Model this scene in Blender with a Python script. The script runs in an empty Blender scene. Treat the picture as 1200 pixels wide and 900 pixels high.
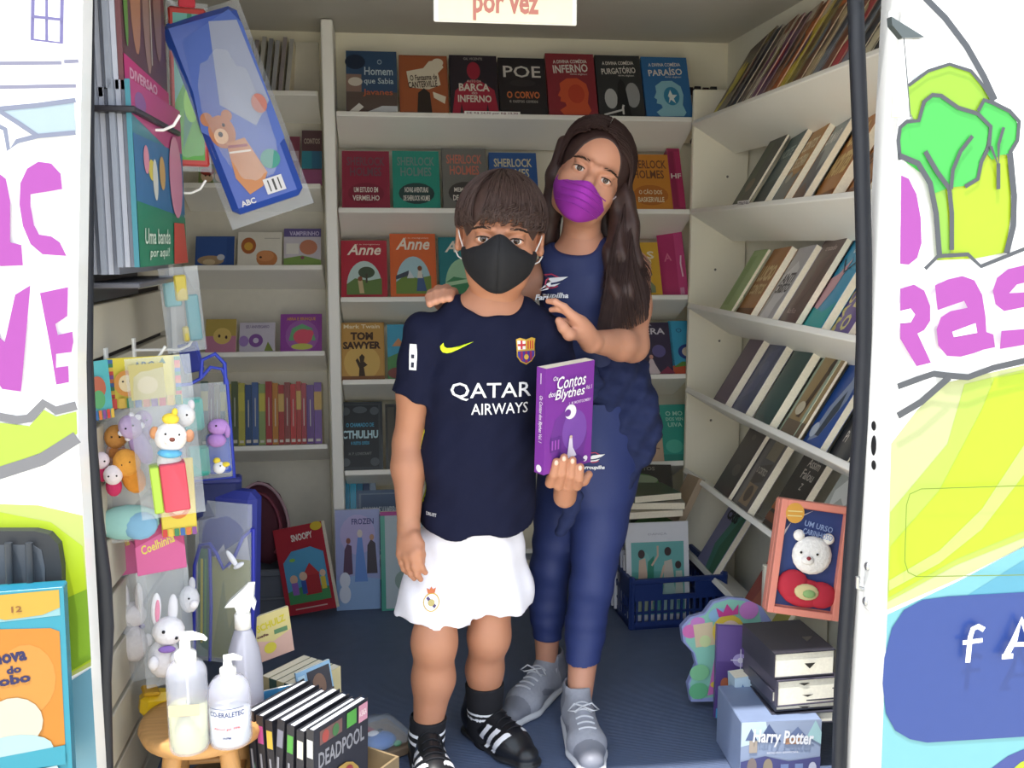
import bpy, bmesh, math, random
import numpy as np
from mathutils import Vector, Matrix
from mathutils.bvhtree import BVHTree

# ------------------------------------------------------------------ camera, sky, light, exposure
C = bpy.context.scene.collection
F, YAW, PIT, H = 1150.0, math.radians(7.6), math.radians(8.16), 1.1
cam_d = bpy.data.cameras.new('camera'); cam_d.sensor_width = 36; cam_d.lens = F/1200*36
cam_d.clip_start = 0.05
cam = bpy.data.objects.new('camera', cam_d); C.objects.link(cam)
cam.location = (0, 0, H); cam.rotation_euler = (math.pi/2-PIT, 0, -YAW)
bpy.context.scene.camera = cam
vs = bpy.context.scene.view_settings
vs.view_transform = 'Standard'; vs.look = 'None'; vs.gamma = 1; vs.use_curve_mapping = False
vs.exposure = 0.45
world = bpy.data.worlds.new('sky'); bpy.context.scene.world = world; world.use_nodes = True
wn = world.node_tree.nodes; wl = world.node_tree.links
bg = wn['Background']
tc = wn.new('ShaderNodeTexCoord'); sepw = wn.new('ShaderNodeSeparateXYZ'); rampw = wn.new('ShaderNodeValToRGB')
wl.new(tc.outputs['Generated'], sepw.inputs[0]); wl.new(sepw.outputs['Z'], rampw.inputs[0])
rampw.color_ramp.elements[0].position = 0.0; rampw.color_ramp.elements[0].color = (0.93, 0.95, 1.0, 1)
rampw.color_ramp.elements[1].position = 0.8; rampw.color_ramp.elements[1].color = (0.72, 0.85, 1.0, 1)
wl.new(rampw.outputs[0], bg.inputs[0]); bg.inputs[1].default_value = 1.75
sun_d = bpy.data.lights.new('sun', 'SUN'); sun_d.energy = 5.0; sun_d.angle = math.radians(1); sun_d.color = (1, 0.97, 0.92)
sun = bpy.data.objects.new('sun', sun_d); C.objects.link(sun)
sun.rotation_euler = (math.radians(14), 0, math.radians(-35))

bpy.context.scene.cycles.diffuse_bounces = 8
bpy.context.scene.cycles.max_bounces = 14
# ------------------------------------------------------------------ helpers
cy_, sy_, cp_, sp_ = math.cos(YAW), math.sin(YAW), math.cos(PIT), math.sin(PIT)
FW = Vector((sy_*cp_, cy_*cp_, -sp_)); RT = Vector((cy_, -sy_, 0)); UP = Vector((sy_*sp_, cy_*sp_, cp_))
def at(px, py, Y=None, X=None, Z=None):
    d = FW + RT*((px-600)/F) + UP*((450-py)/F)
    t = Y/d[1] if Y is not None else X/d[0] if X is not None else (Z-H)/d[2]
    return Vector((0, 0, H)) + d*t
PI = math.pi
T3 = Matrix.Translation
def R3(deg, ax): return Matrix.Rotation(math.radians(deg), 4, ax)

def lin(h):
    if isinstance(h, str):
        h = h.lstrip('#'); c = [int(h[i:i+2], 16)/255 for i in (0, 2, 4)]
    else: c = h
    return tuple(x/12.92 if x <= 0.04045 else ((x+0.055)/1.055)**2.4 for x in c)
_M = {}
def mat(col, rough=0.6, metal=0.0, noise=0.06, scale=40.0, bump=0.0, coat=0.0, trans=0.0, alpha=1.0, emit=0.0, ior=1.45, kind=None):
    key = (str(col), rough, metal, noise, scale, bump, coat, trans, alpha, emit, ior, kind)
    if key in _M: return _M[key]
    m = bpy.data.materials.new('mat_%03d' % len(_M)); m.use_nodes = True
    n = m.node_tree.nodes; l = m.node_tree.links; b = n['Principled BSDF']
    c = lin(col)
    b.inputs['Roughness'].default_value = rough; b.inputs['Metallic'].default_value = metal
    b.inputs['IOR'].default_value = ior
    if coat: b.inputs['Coat Weight'].default_value = coat; b.inputs['Coat Roughness'].default_value = 0.1
    if trans: b.inputs['Transmission Weight'].default_value = trans
    if alpha < 1: b.inputs['Alpha'].default_value = alpha
    t = n.new('ShaderNodeTexCoord'); no = n.new('ShaderNodeTexNoise'); no.inputs['Scale'].default_value = scale
    no.inputs['Detail'].default_value = 3
    l.new(t.outputs['Object'], no.inputs['Vector'])
    mx = n.new('ShaderNodeMix'); mx.data_type = 'RGBA'
    mx.inputs[6].default_value = tuple(max(0, x*(1-noise)) for x in c)+(1,)
    mx.inputs[7].default_value = tuple(min(1, x*(1+noise)+noise*0.01) for x in c)+(1,)
    l.new(no.outputs['Fac'], mx.inputs[0]); l.new(mx.outputs[2], b.inputs['Base Color'])
    if emit:
        l.new(mx.outputs[2], b.inputs['Emission Color']); b.inputs['Emission Strength'].default_value = emit
    if kind == 'ribs':      # fine ribbed rubber matting
        w = n.new('ShaderNodeTexWave'); w.bands_direction = 'Y'; w.inputs['Scale'].default_value = 60; w.inputs['Distortion'].default_value = 0
        l.new(t.outputs['Object'], w.inputs['Vector']); bp = n.new('ShaderNodeBump'); bp.inputs['Strength'].default_value = 0.6; bp.inputs['Distance'].default_value = 0.002
        l.new(w.outputs['Fac'], bp.inputs['Height']); l.new(bp.outputs[0], b.inputs['Normal'])
    elif kind == 'wood':
        mp = n.new('ShaderNodeMapping'); mp.inputs['Scale'].default_value = (3, 30, 3)
        l.new(t.outputs['Object'], mp.inputs[0]); l.new(mp.outputs[0], no.inputs['Vector']); no.inputs['Scale'].default_value = 4; no.inputs['Detail'].default_value = 8
        mx.inputs[6].default_value = tuple(x*0.6 for x in c)+(1,); mx.inputs[7].default_value = tuple(min(1, x*1.3) for x in c)+(1,)
    elif bump:
        bp = n.new('ShaderNodeBump'); bp.inputs['Strength'].default_value = bump; bp.inputs['Distance'].default_value = 0.002
        l.new(no.outputs['Fac'], bp.inputs['Height']); l.new(bp.outputs[0], b.inputs['Normal'])
    _M[key] = m; return m

class MB:
    def __init__(s): s.v = []; s.f = []; s.m = []; s.mats = []; s.sm = []
    def mi(s, m):
        if m not in s.mats: s.mats.append(m)
        return s.mats.index(m)
    def add(s, vs, fs, m, M=None, smooth=False):
        o = len(s.v); k = s.mi(m)
        if M is not None: vs = [M @ Vector(v) for v in vs]
        s.v += [tuple(v) for v in vs]
        for f in fs: s.f.append(tuple(i+o for i in f)); s.m.append(k); s.sm.append(smooth)
        return s
    def box(s, x0, x1, y0, y1, z0, z1, m, bev=0.0, M=None):
        if bev <= 0:
            vs = [(x, y, z) for x in (x0, x1) for y in (y0, y1) for z in (z0, z1)]
            fs = [(0, 1, 3, 2), (4, 6, 7, 5), (0, 4, 5, 1), (2, 3, 7, 6), (0, 2, 6, 4), (1, 5, 7, 3)]
            return s.add(vs, fs, m, M)
        b = min(bev, (x1-x0)*.45, (y1-y0)*.45, (z1-z0)*.45)
        bm = bmesh.new(); idx = {}
        vs = []; fs = []
        X = (x0, x1); Y = (y0, y1); Z = (z0, z1)
        for i in (0, 1):
            for j in (0, 1):
                for k in (0, 1):
                    sx, sy, sz = (1-2*i)*b, (1-2*j)*b, (1-2*k)*b
                    idx[i, j, k, 0] = len(vs); vs.append((X[i], Y[j]+sy, Z[k]+sz))
                    idx[i, j, k, 1] = len(vs); vs.append((X[i]+sx, Y[j], Z[k]+sz))
                    idx[i, j, k, 2] = len(vs); vs.append((X[i]+sx, Y[j]+sy, Z[k]))
        def q(a, flip): fs.append(tuple(a[::-1] if flip else a))
        for i in (0, 1):
            q([idx[i, 0, 0, 0], idx[i, 0, 1, 0], idx[i, 1, 1, 0], idx[i, 1, 0, 0]], i == 1)
            q([idx[0, i, 0, 1], idx[1, i, 0, 1], idx[1, i, 1, 1], idx[0, i, 1, 1]], i == 1)
            q([idx[0, 0, i, 2], idx[0, 1, i, 2], idx[1, 1, i, 2], idx[1, 0, i, 2]], i == 1)
        for i in (0, 1):
            for j in (0, 1):
                q([idx[i, j, 0, 0], idx[i, j, 0, 1], idx[i, j, 1, 1], idx[i, j, 1, 0]], (i+j) % 2 == 1)
                q([idx[i, 0, j, 0], idx[i, 1, j, 0], idx[i, 1, j, 2], idx[i, 0, j, 2]], (i+j) % 2 == 1)
                q([idx[0, i, j, 1], idx[1, i, j, 1], idx[1, i, j, 2], idx[0, i, j, 2]], (i+j) % 2 == 0)
                for k in (0, 1): q([idx[i, j, k, 0], idx[i, j, k, 1], idx[i, j, k, 2]], (i+j+k) % 2 == 0)
        bm.free()
        return s.add(vs, fs, m, M)
    def tube(s, pts, rad, m, n=8, M=None, cap=True, smooth=True):
        pts = [Vector(p) for p in pts]; k = len(pts)
        rs = rad if isinstance(rad, (list, tuple)) else [rad]*k
        vs = []; fs = []; up = None
        for i, p in enumerate(pts):
            t = (pts[min(i+1, k-1)]-pts[max(i-1, 0)]).normalized()
            if up is None: up = t.orthogonal().normalized()
            up = (up - t*up.dot(t)).normalized() if (up - t*up.dot(t)).length > 1e-6 else t.orthogonal().normalized()
            w = t.cross(up)
            for j in range(n):
                a = 2*PI*j/n; vs.append(p+(up*math.cos(a)+w*math.sin(a))*rs[i])
        for i in range(k-1):
            for j in range(n): fs.append((i*n+j, i*n+(j+1) % n, (i+1)*n+(j+1) % n, (i+1)*n+j))
        s.add(vs, fs, m, M, smooth)
        if cap: s.add(vs[:n], [tuple(range(n))[::-1]], m, M); s.add(vs[-n:], [tuple(range(n))], m, M)
        return s
    def lathe(s, prof, m, n=24, M=None, smooth=True):
        vs = []; fs = []
        for r, z in prof:
            for j in range(n): a = 2*PI*j/n; vs.append((r*math.cos(a), r*math.sin(a), z))
        for i in range(len(prof)-1):
            for j in range(n): fs.append((i*n+j, i*n+(j+1) % n, (i+1)*n+(j+1) % n, (i+1)*n+j))
        s.add(vs, fs, m, M, smooth)
        s.add(vs[:n], [tuple(range(n))[::-1]], m, M); s.add(vs[-n:], [tuple(range(n))], m, M)
        return s
    def ball(s, c, r, m, n=14, M=None):
        c = Vector(c); r = (r, r, r) if not isinstance(r, (tuple, list)) else r
        vs = []; fs = []; h = n//2
        for i in range(h+1):
            t = PI*i/h
            for j in range(n):
                a = 2*PI*j/n; vs.append((c.x+r[0]*math.sin(t)*math.cos(a), c.y+r[1]*math.sin(t)*math.sin(a), c.z+r[2]*math.cos(t)))
        for i in range(h):
            for j in range(n): fs.append((i*n+j, (i+1)*n+j, (i+1)*n+(j+1) % n, i*n+(j+1) % n))
        return s.add(vs, fs, m, M, True)
    def prism(s, pts, y0, y1, m, M=None, plane='xz'):       # outline in x,z extruded along y (front is y0)
        n = len(pts)
        area = sum(pts[i][0]*pts[(i+1) % n][1]-pts[(i+1) % n][0]*pts[i][1] for i in range(n))
        if area < 0: pts = pts[::-1]
        vs = [(x, y0, z) for x, z in pts]+[(x, y1, z) for x, z in pts]
        if plane == 'xy': vs = [(x, z, y) for x, y, z in vs]
        fl = plane == 'xy'
        fs = [tuple(range(n)), tuple(range(2*n-1, n-1, -1))]+[(i, i+n, (i+1) % n+n, (i+1) % n) for i in range(n)]
        if fl: fs = [f[::-1] for f in fs]
        return s.add(vs, fs, m, M)
    def build(s, name, parent=None, M=None):
        me = bpy.data.meshes.new(name); me.from_pydata(s.v, [], s.f)
        for m in s.mats: me.materials.append(m)
        me.polygons.foreach_set('material_index', s.m); me.polygons.foreach_set('use_smooth', s.sm)
        me.update()
        o = bpy.data.objects.new(name, me); C.objects.link(o)
        if parent is not None: o.parent = parent
        if M is not None: o.matrix_local = M
        return o
def tag(o, label=None, cat=None, group=None, kind=None):
    if label: o['label'] = label
    if cat: o['category'] = cat
    if group: o['group'] = group
    if kind: o['kind'] = kind
    return o
def thing(name, label, cat, M=None, group=None):
    o = bpy.data.objects.new(name, None); C.objects.link(o); o.empty_display_size = 0.02
    if M is not None: o.matrix_world = M
    return tag(o, label, cat, group)
def struct(mb, name): return tag(mb.build(name), kind='structure')

# ---- flat print: text and drawn shapes
_TX = {}
def text2d(txt, bold=0.0, shear=0.0, spacing=1.0):
    key = (txt, bold, shear, spacing)
    if key in _TX: return _TX[key]
    cu = bpy.data.curves.new('t', 'FONT'); cu.body = txt; cu.size = 1; cu.offset = bold; cu.shear = shear
    cu.space_character = spacing; cu.align_x = 'CENTER'; cu.resolution_u = 2; cu.space_line = 0.8
    ob = bpy.data.objects.new('t', cu); me = bpy.data.meshes.new_from_object(ob)
    vs = [(v.co.x, v.co.y) for v in me.vertices]; fs = [tuple(p.vertices) for p in me.polygons]
    bpy.data.objects.remove(ob); bpy.data.curves.remove(cu); bpy.data.meshes.remove(me)
    if vs:
        xs = [v[0] for v in vs]; ys = [v[1] for v in vs]; cx = (min(xs)+max(xs))/2; cyy = (min(ys)+max(ys))/2
        w = max(xs)-min(xs) or 1; h = max(ys)-min(ys) or 1
        vs = [((x-cx)/w, (y-cyy)/h) for x, y in vs]
    else: w = h = 1
    _TX[key] = (vs, fs, w/h); return _TX[key]
INK = {}
def dull(c, k=0.12):  # mixes grey into the colour to stand in for hazy, washed-out light
    h = c.lstrip('#'); c = [int(h[i:i+2], 16)/255 for i in (0, 2, 4)]; g = 0.42
    return tuple(round(x*(1-k)+g*k, 3) for x in c)
def ink(c): return mat(dull(c), 0.45, noise=0.03)
def draw(mb, art, w, h, y=0.0, M=None, step=0.0003, x0=None, z0=0.0, m=ink):
    """art in 0..1 of a w x h sheet standing in x,z and facing -y."""
    if x0 is None: x0 = -w/2
    k = 0
    for a in art:
        k += 1; yy = y-step*k; t = a[0]; col = m(a[-1]) if isinstance(a[-1], str) else a[-1]
        if t == 'r': pts = [(a[1], a[2]), (a[3], a[2]), (a[3], a[4]), (a[1], a[4])]
        elif t == 'e':
            n = a[6] if len(a) > 6 else 18
            pts = [(a[1]+a[3]*math.cos(2*PI*i/18), a[2]+a[4]*math.sin(2*PI*i/18)) for i in range(18)]
        elif t == 'p': pts = a[1]
        elif t == 'l':                       # polyline stroke: pts, width (in h units)
            P = [(x0+p[0]*w, z0+p[1]*h) for p in a[1]]; ww = a[2]*h/2; L = []; Rr = []
            for i, p in enumerate(P):
                q0 = P[max(i-1, 0)]; q1 = P[min(i+1, len(P)-1)]; dx, dz = q1[0]-q0[0], q1[1]-q0[1]; d = math.hypot(dx, dz) or 1
                L.append((p[0]-dz/d*ww, yy, p[1]+dx/d*ww)); Rr.append((p[0]+dz/d*ww, yy, p[1]-dx/d*ww))
            n = len(P); mb.add(L+Rr, [(n+i, n+i+1, i+1, i) for i in range(n-1)], col, M); continue
        elif t == 't':                       # text, cx, cz, width, height, colour  (optional bold, shear, rot before colour)
            ex = a[6:-1]; bold = ex[0] if ex else 0.0; sh = ex[1] if len(ex) > 1 else 0; rot = ex[2] if len(ex) > 2 else 0
            vs, fs, _ = text2d(a[1], bold, sh); c_, s_ = math.cos(math.radians(rot)), math.sin(math.radians(rot))
            V = []
            for u, v in vs:
                X, Z = u*a[4]*w, v*a[5]*h; V.append((x0+a[2]*w+X*c_-Z*s_, yy, z0+a[3]*h+X*s_+Z*c_))
            mb.add(V, fs, col, M); continue
        V = [(x0+p[0]*w, yy, z0+p[1]*h) for p in pts]; n = len(V)
        ar = sum(V[i][0]*V[(i+1) % n][2]-V[(i+1) % n][0]*V[i][2] for i in range(n))
        if ar < 0: V = V[::-1]
        mb.add(V, [tuple(range(n))], col, M)
    return mb
PAGE = '#efe6cf'
def pagemat(c=PAGE): return mat(c, 0.85, noise=0.12, scale=180)
def book(name, label, w, h, t, cover, art, M, group=None, cat='book', spine=None, pages=PAGE, hard=0.0, cm=None, edge=None):
    """book standing at local origin, front cover facing -y, spine on the left"""
    o = thing(name, label, cat, M, group); c = 0.0012 if not hard else 0.0025
    m = cm or mat(dull(cover), 0.42, noise=0.05, coat=0.15)
    x0, x1 = -w/2, w/2
    b = MB().box(x0+c, x1-hard, c, t-c, hard, h-hard, pagemat(pages)); b.build('pages', o)
    b = MB(); b.box(x0, x1, 0, c, 0, h, m); b.box(x0, x1, t-c, t, 0, h, m); b.box(x0, x0+c, c, t-c, 0, h, m); b.build('cover', o)
    if art: draw(MB(), art, w, h).build('cover_print', o)
    if spine:                                # art for the spine, drawn on a t x h sheet, facing -x
        S = T3((x0, 0, 0)) @ R3(-90, 'Z') @ T3((-t/2, 0, 0))
        draw(MB(), spine, t, h, M=S).build('spine_print', o)
    return o
def copy_tree(o, M, label, parent=None):
    c = o.copy(); C.objects.link(c)
    if parent is None: c.matrix_world = M; c['label'] = label
    else: c.parent = parent
    for ch in [x for x in o.children]: copy_tree(ch, None, None, c)
    return c
random.seed(4)
# ------------------------------------------------------------------ the van: floor, walls, ceiling, outer skin
M_MEL = mat('#f1efe8', 0.45, noise=0.03, scale=8); M_CREAM = mat('#ece6d2', 0.5, noise=0.03, scale=12)
M_PLANK = mat('#bdb7a6', 0.5, noise=0.03, scale=12); M_GROOVE = mat('#2c2722', 0.8); M_WHITE = mat('#f4f5f5', 0.25, noise=0.02, scale=5, coat=0.3); M_BLACK = mat('#17181a', 0.6, bump=0.2)
M_RUB = mat('#22252d', 0.55, bump=0.2); M_CHROME = mat('#b9bcc0', 0.3, metal=0.9); M_PLW = mat('#f3f3f0', 0.35)
struct(MB().box(-0.75, 1.3, 1.62, 3.2, -0.06, 0.0, mat('#56637f', 0.42, noise=0.15, scale=25, kind='ribs')), 'floor')
struct(MB().box(-8, 8, -8, 8, -0.62, -0.58, mat('#c9bfa8', 0.9, noise=0.15, scale=6, bump=0.4)), 'ground')
struct(MB().box(-0.75, 1.3, 1.66, 3.2, 1.735, 1.80, mat('#c9c6bf', 0.6, noise=0.03, scale=6)), 'ceiling')
struct(MB().box(-0.75, 1.3, 3.15, 3.2, 0.0, 1.735, mat('#f2ecd6', 0.5, noise=0.03, scale=6)), 'wall_back')
struct(MB().box(1.12, 1.3, 1.6, 3.15, 0.0, 1.735, mat('#e8e6d8', 0.5, noise=0.03)), 'wall_right')
wl_ = struct(MB().box(-0.75, -0.62, 1.66, 3.15, 0.0, 1.735, mat('#b9b7ae', 0.6)), 'wall_left')
struct(MB().box(-0.6, 0.95, 1.56, 1.66, 1.62, 1.86, M_WHITE), 'trim_1')
# slatted board lining the left side of the doorway: one plank per strip, dark grooves between
sl = struct(MB().box(-0.515, -0.500, 1.672, 2.32, 0.0, 1.72, M_GROOVE), 'wall_slatted')
zg = 0.277-0.1035*2
zs = [0.0]+[zg+0.1035*k for k in range(0, 16)]
for a, b in zip(zs[:-1], zs[1:]):
    if b > 1.72: break
    MB().box(-0.502, -0.484, 1.674, 2.32, a+0.006, b-0.006, M_PLANK, 0.002).build('plank', sl)
struct(MB().box(-0.62, -0.515, 1.66, 1.70, 0.0, 1.72, M_CREAM), 'trim_2')
# a painter for flat vinyl print on the van's outer skin: px outlines laid on the real panel plane
def vin(c):           # vinyl ink: the pigment is deeper than it looks under an open sky
    k = 0.95 if c in ('#ffffff', '#fdfdfd') else 0.46
    l_ = [x*k for x in lin(c)]
    return mat(tuple((12.92*x if x <= 0.0031308 else 1.055*x**(1/2.4)-0.055) for x in l_), 0.35, noise=0.03)
class Vinyl:
    def __init__(s, Y): s.Y = Y; s.k = 0
    def poly(s, mb, pts, col):
        s.k += 1; P = [at(x, y, Y=s.Y) for x, y in pts]; yy = s.Y-0.0004*s.k
        V = [(p.x, yy, p.z) for p in P]; n = len(V)
        ar = sum(V[i][0]*V[(i+1) % n][2]-V[(i+1) % n][0]*V[i][2] for i in range(n))
        if ar < 0: V = V[::-1]
        mb.add(V, [tuple(range(n))], vin(col))
    def line(s, mb, pts, wpx, col):
        s.k += 1; P = [at(x, y, Y=s.Y) for x, y in pts]; yy = s.Y-0.0004*s.k; ww = wpx/1150*s.Y/2; L = []; Q = []
        for i, p in enumerate(P):
            a = P[max(i-1, 0)]; b = P[min(i+1, len(P)-1)]; d = Vector((b.x-a.x, b.z-a.z)).normalized()
            L.append((p.x-d.y*ww, yy, p.z+d.x*ww)); Q.append((p.x+d.y*ww, yy, p.z-d.x*ww))
        n = len(P); mb.add(L+Q, [(n+i, n+i+1, i+1, i) for i in range(n-1)], vin(col))
GR = '#666a72'; PK = '#cc5ccc'; LM = '#dcfa34'; PU = '#3f5fb8'
# --- left front panel
YL = 1.56
edge = [(97, -120), (97, 0), (92, 300), (90, 430), (92, 520), (97, 600), (104, 720), (109, 820), (114, 900), (120, 1010)]
E3 = [at(x, y, Y=YL) for x, y in edge]
outl = [(p.x, p.z) for p in E3]+[(-2.6, E3[-1].z), (-2.6, E3[0].z)]
vl = struct(MB().prism(outl, YL, YL+0.05, M_WHITE), 'wall_front_left')
V = Vinyl(YL); mb = MB()
V.poly(mb, [(-300, 585), (-20, 590), (45, 592), (97, 604), (104, 720), (107, 780), (70, 800), (0, 830), (-300, 900)], '#e8f58a')
V.poly(mb, [(-300, 615), (0, 600), (60, 612), (97, 640), (104, 720), (107, 775), (80, 790), (-300, 850)], LM)
V.poly(mb, [(80, 700), (102, 690), (107, 772), (80, 788), (60, 790), (72, 740)], '#9fce3a')
V.poly(mb, [(-300, 900), (0, 835), (80, 800), (107, 782), (114, 900), (120, 1010), (-300, 1010)], '#8ccbe8')
V.poly(mb, [(0, 495), (35, 499), (52, 480), (66, 488), (90, 482), (91, 508), (60, 526), (0, 548), (-300, 600), (-300, 480)], '#d3f05a')
mb.build('paint', vl)
mb = MB()
V.line(mb, [(-300, 500), (0, 488), (20, 492), (35, 490), (52, 472), (66, 481), (90, 475)], 10, '#9a9aa0')
V.line(mb, [(-300, 620), (-100, 585), (0, 554), (50, 538), (91, 512)], 14, '#9a9aa0')
V.line(mb, [(-300, 78), (73, 74)], 4, '#a6a6c0'); V.line(mb, [(-300, 108), (90, 101)], 4, '#a6a6c0')
V.line(mb, [(76, 73), (93, 72)], 4, '#a6a6c0')
V.line(mb, [(40, -12), (39, 47), (73, 51), (74, -12)], 4, '#8f88c4'); V.line(mb, [(56, -12), (56, 50)], 3, '#8f88c4'); V.line(mb, [(38, 20), (74, 24)], 3, '#8f88c4')
V.poly(mb, [(5, 130), (88, 120), (90, 155), (45, 160)], '#cfe6f5')
V.line(mb, [(-200, 118), (-20, 130), (45, 124), (90, 118)], 5, '#9fa6c0'); V.line(mb, [(0, 130), (25, 146), (46, 160), (90, 156)], 5, '#9fa6c0')
V.line(mb, [(-10, 143), (8, 152), (12, 176), (22, 166), (46, 160)], 5, '#9fa6c0')
mb.build('line_drawing', vl)
def letter(pts, holes=(), col=PK, base='#fdfdfd', V=None, par=None):
    mb = MB(); V.poly(mb, pts, col)
    for h in holes: V.poly(mb, h, base)
    mb.build('letter', par)
letter([(-60, 210), (-30, 195), (0, 203), (9, 210), (14, 235), (14, 284), (27, 287), (29, 311), (-10, 312), (-60, 300), (-80, 260)], [[(-45, 235), (-10, 228), (-8, 262), (-45, 270)]], V=V, par=vl)
letter([(75, 222), (73, 204), (62, 192), (47, 190), (34, 198), (26, 215), (25, 240), (29, 265), (38, 286), (52, 298), (80, 300), (72, 284), (62, 277), (48, 275), (42, 264), (38, 242), (38, 228)], V=V, par=vl)
letter([(-30, 340), (-12, 336), (2, 395), (8, 400), (20, 345), (38, 334), (27, 458), (5, 455), (-12, 430)], V=V, par=vl)
letter([(49, 343), (82, 336), (81, 370), (67, 379), (70, 392), (87, 388), (88, 400), (86, 412), (68, 414), (68, 430), (82, 428), (83, 447), (68, 450), (60, 400)], V=V, par=vl)
# black recessed door handle
mb = MB(); P = [at(x, y, Y=YL) for x, y in [(-30, 618), (45, 618), (62, 622), (73, 634), (77, 660), (78, 720), (72, 752), (60, 762), (-30, 768)]]
mb.prism([(p.x, p.z) for p in P], YL-0.02, YL, mat('#2b2d31', 0.5, bump=0.2))
P = [at(x, y, Y=YL) for x, y in [(-30, 634), (44, 634), (54, 640), (58, 660), (58, 730), (50, 748), (-30, 750)]]
mb.prism([(p.x, p.z) for p in P], YL-0.0215, YL-0.018, mat('#4a4f57', 0.4))
for x in (10, 34): mb.tube([at(x, 636, Y=YL-0.03), at(x+2, 700, Y=YL-0.034), at(x, 748, Y=YL-0.03)], 0.006, mat('#33373d', 0.4))
mb.build('door_handle', vl)
mb = MB(); mb.tube([at(x, y, Y=YL+0.075) for x, y in [(100, -60), (100, 200), (99, 420), (104, 520), (112, 610), (121, 680), (124, 735), (121, 800), (124, 930)]], 0.013, M_RUB, 10); struct(mb, 'trim_3')
# --- right sliding door with its printed side
YD = 1.45
XD = at(1040, 450, Y=YD).x
dr = struct(MB().box(XD, 2.9, YD, YD+0.05, -0.45, 1.9, M_WHITE, 0.012), 'door_1')
V = Vinyl(YD); mb = MB()
L0 = 1045
V.poly(mb, [(1044, 520), (1075, 480), (1110, 448), (1200, 428), (1700, 330), (1700, 480), (1300, 580), (1200, 640), (1130, 675), (1039, 715)], '#eef7b4')
V.poly(mb, [(1043, 600), (1110, 520), (1130, 450), (1200, 433), (1700, 340), (1700, 470), (1300, 570), (1200, 630), (1120, 662), (1040, 705)], '#d9f56a')
V.poly(mb, [(1043, 640), (1100, 575), (1150, 480), (1165, 443), (1700, 345), (1700, 465), (1300, 560), (1200, 622), (1120, 655), (1041, 700)], LM)
V.poly(mb, [(1041, 680), (1100, 645), (1150, 596), (1200, 520), (1200, 555), (1150, 620), (1100, 660), (1041, 692)], '#e6f98c')
V.poly(mb, [(1039, 720), (1120, 682), (1200, 640), (1700, 500), (1700, 1300), (1025, 1300), (1032, 900)], '#93e2f0')
V.poly(mb, [(1120, 705), (1160, 680), (1200, 655), (1700, 530), (1700, 700), (1200, 700)], '#6cc4e6')
V.poly(mb, [(1160, 900), (1180, 885), (1215, 870), (1260, 900), (1260, 960), (1160, 960)], '#4c5fb8')
V.poly(mb, [(1180, 905), (1195, 892), (1215, 885), (1240, 910), (1240, 960), (1180, 960)], LM)
V.poly(mb, [(1350, 680), (1200, 693), (1110, 698), (1080, 702), (1058, 714), (1044, 735), (1035, 770), (1033, 800), (1037, 835), (1048, 855), (1065, 865), (1085, 869), (1200, 862), (1350, 855)], PU)
# cartoon tree
V.poly(mb, [(1063, 100), (1085, 84), (1110, 77), (1135, 85), (1152, 105), (1162, 122), (1150, 140), (1100, 128), (1070, 142), (1064, 130)], '#b9ee45')
V.poly(mb, [(1088, 225), (1110, 218), (1142, 210), (1152, 178), (1178, 182), (1182, 200), (1183, 250), (1176, 296), (1140, 303), (1096, 305), (1095, 260)], '#d4f531')
V.poly(mb, [(1088, 225), (1106, 222), (1112, 296), (1098, 305), (1095, 262)], '#b3ee5a')
V.poly(mb, [(1052, 152), (1060, 145), (1075, 143), (1085, 116), (1098, 112), (1120, 128), (1145, 135), (1157, 150), (1153, 172), (1145, 192), (1142, 212), (1130, 218), (1110, 220), (1090, 228), (1080, 205), (1055, 187), (1051, 170)], '#5cec6a')
V.poly(mb, [(1144, 133), (1152, 119), (1160, 122), (1172, 128), (1185, 134), (1190, 146), (1188, 165), (1180, 181), (1170, 182), (1160, 188), (1154, 180), (1158, 150)], '#5cec6a')
mb.build('paint', dr)
mb = MB()
for pts, w in (([(1060, -60), (1083, 0), (1105, 22), (1130, 55), (1150, 90), (1163, 118)], 8), ([(1062, 101), (1085, 84), (1110, 76), (1135, 84), (1150, 102), (1161, 120)], 4),
               ([(1052, 188), (1050, 165), (1052, 150), (1060, 143), (1074, 142), (1080, 120), (1090, 112), (1100, 113), (1120, 127), (1143, 134), (1158, 149), (1156, 172), (1147, 190), (1143, 210), (1128, 219)], 5),
               ([(1143, 131), (1150, 118), (1160, 121), (1180, 131), (1191, 143), (1189, 165), (1180, 180)], 5), ([(1180, 180), (1185, 230), (1184, 265), (1176, 297)], 8),
               ([(1081, 178), (1095, 202), (1109, 221), (1112, 250), (1112, 293)], 6), ([(1136, 160), (1122, 178), (1113, 200), (1111, 222)], 5), ([(1166, 192), (1166, 222)], 5), ([(1172, 150), (1166, 170), (1166, 195), (1157, 172)], 4),
               ([(1050, 183), (1072, 192), (1086, 215), (1093, 250), (1097, 300)], 7), ([(1080, 315), (1095, 300), (1130, 298), (1145, 312), (1200, 290)], 5),
               ([(1048, 452), (1075, 442), (1090, 437), (1105, 439), (1130, 441), (1160, 430), (1200, 421), (1400, 380)], 8), ([(1048, 486), (1075, 470), (1108, 441)], 9)):
    V.line(mb, pts, w, GR)
for pts in ([(1200, 567), (1075, 571), (1062, 577), (1058, 590), (1056, 655), (1060, 668), (1070, 673)], [(1400, 665), (1200, 671), (1070, 673)]): V.line(mb, pts, 1.2, '#8fae2a')
for pts in ([(1054, 42), (1058, 90), (1062, 138)],): V.line(mb, pts, 1.5, '#777b80')
mb.build('line_drawing', dr)
letter([(1051, 206), (1060, 210), (1069, 228), (1074, 255), (1075, 285), (1070, 302), (1060, 310), (1050, 309)], V=V, par=dr)
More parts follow.
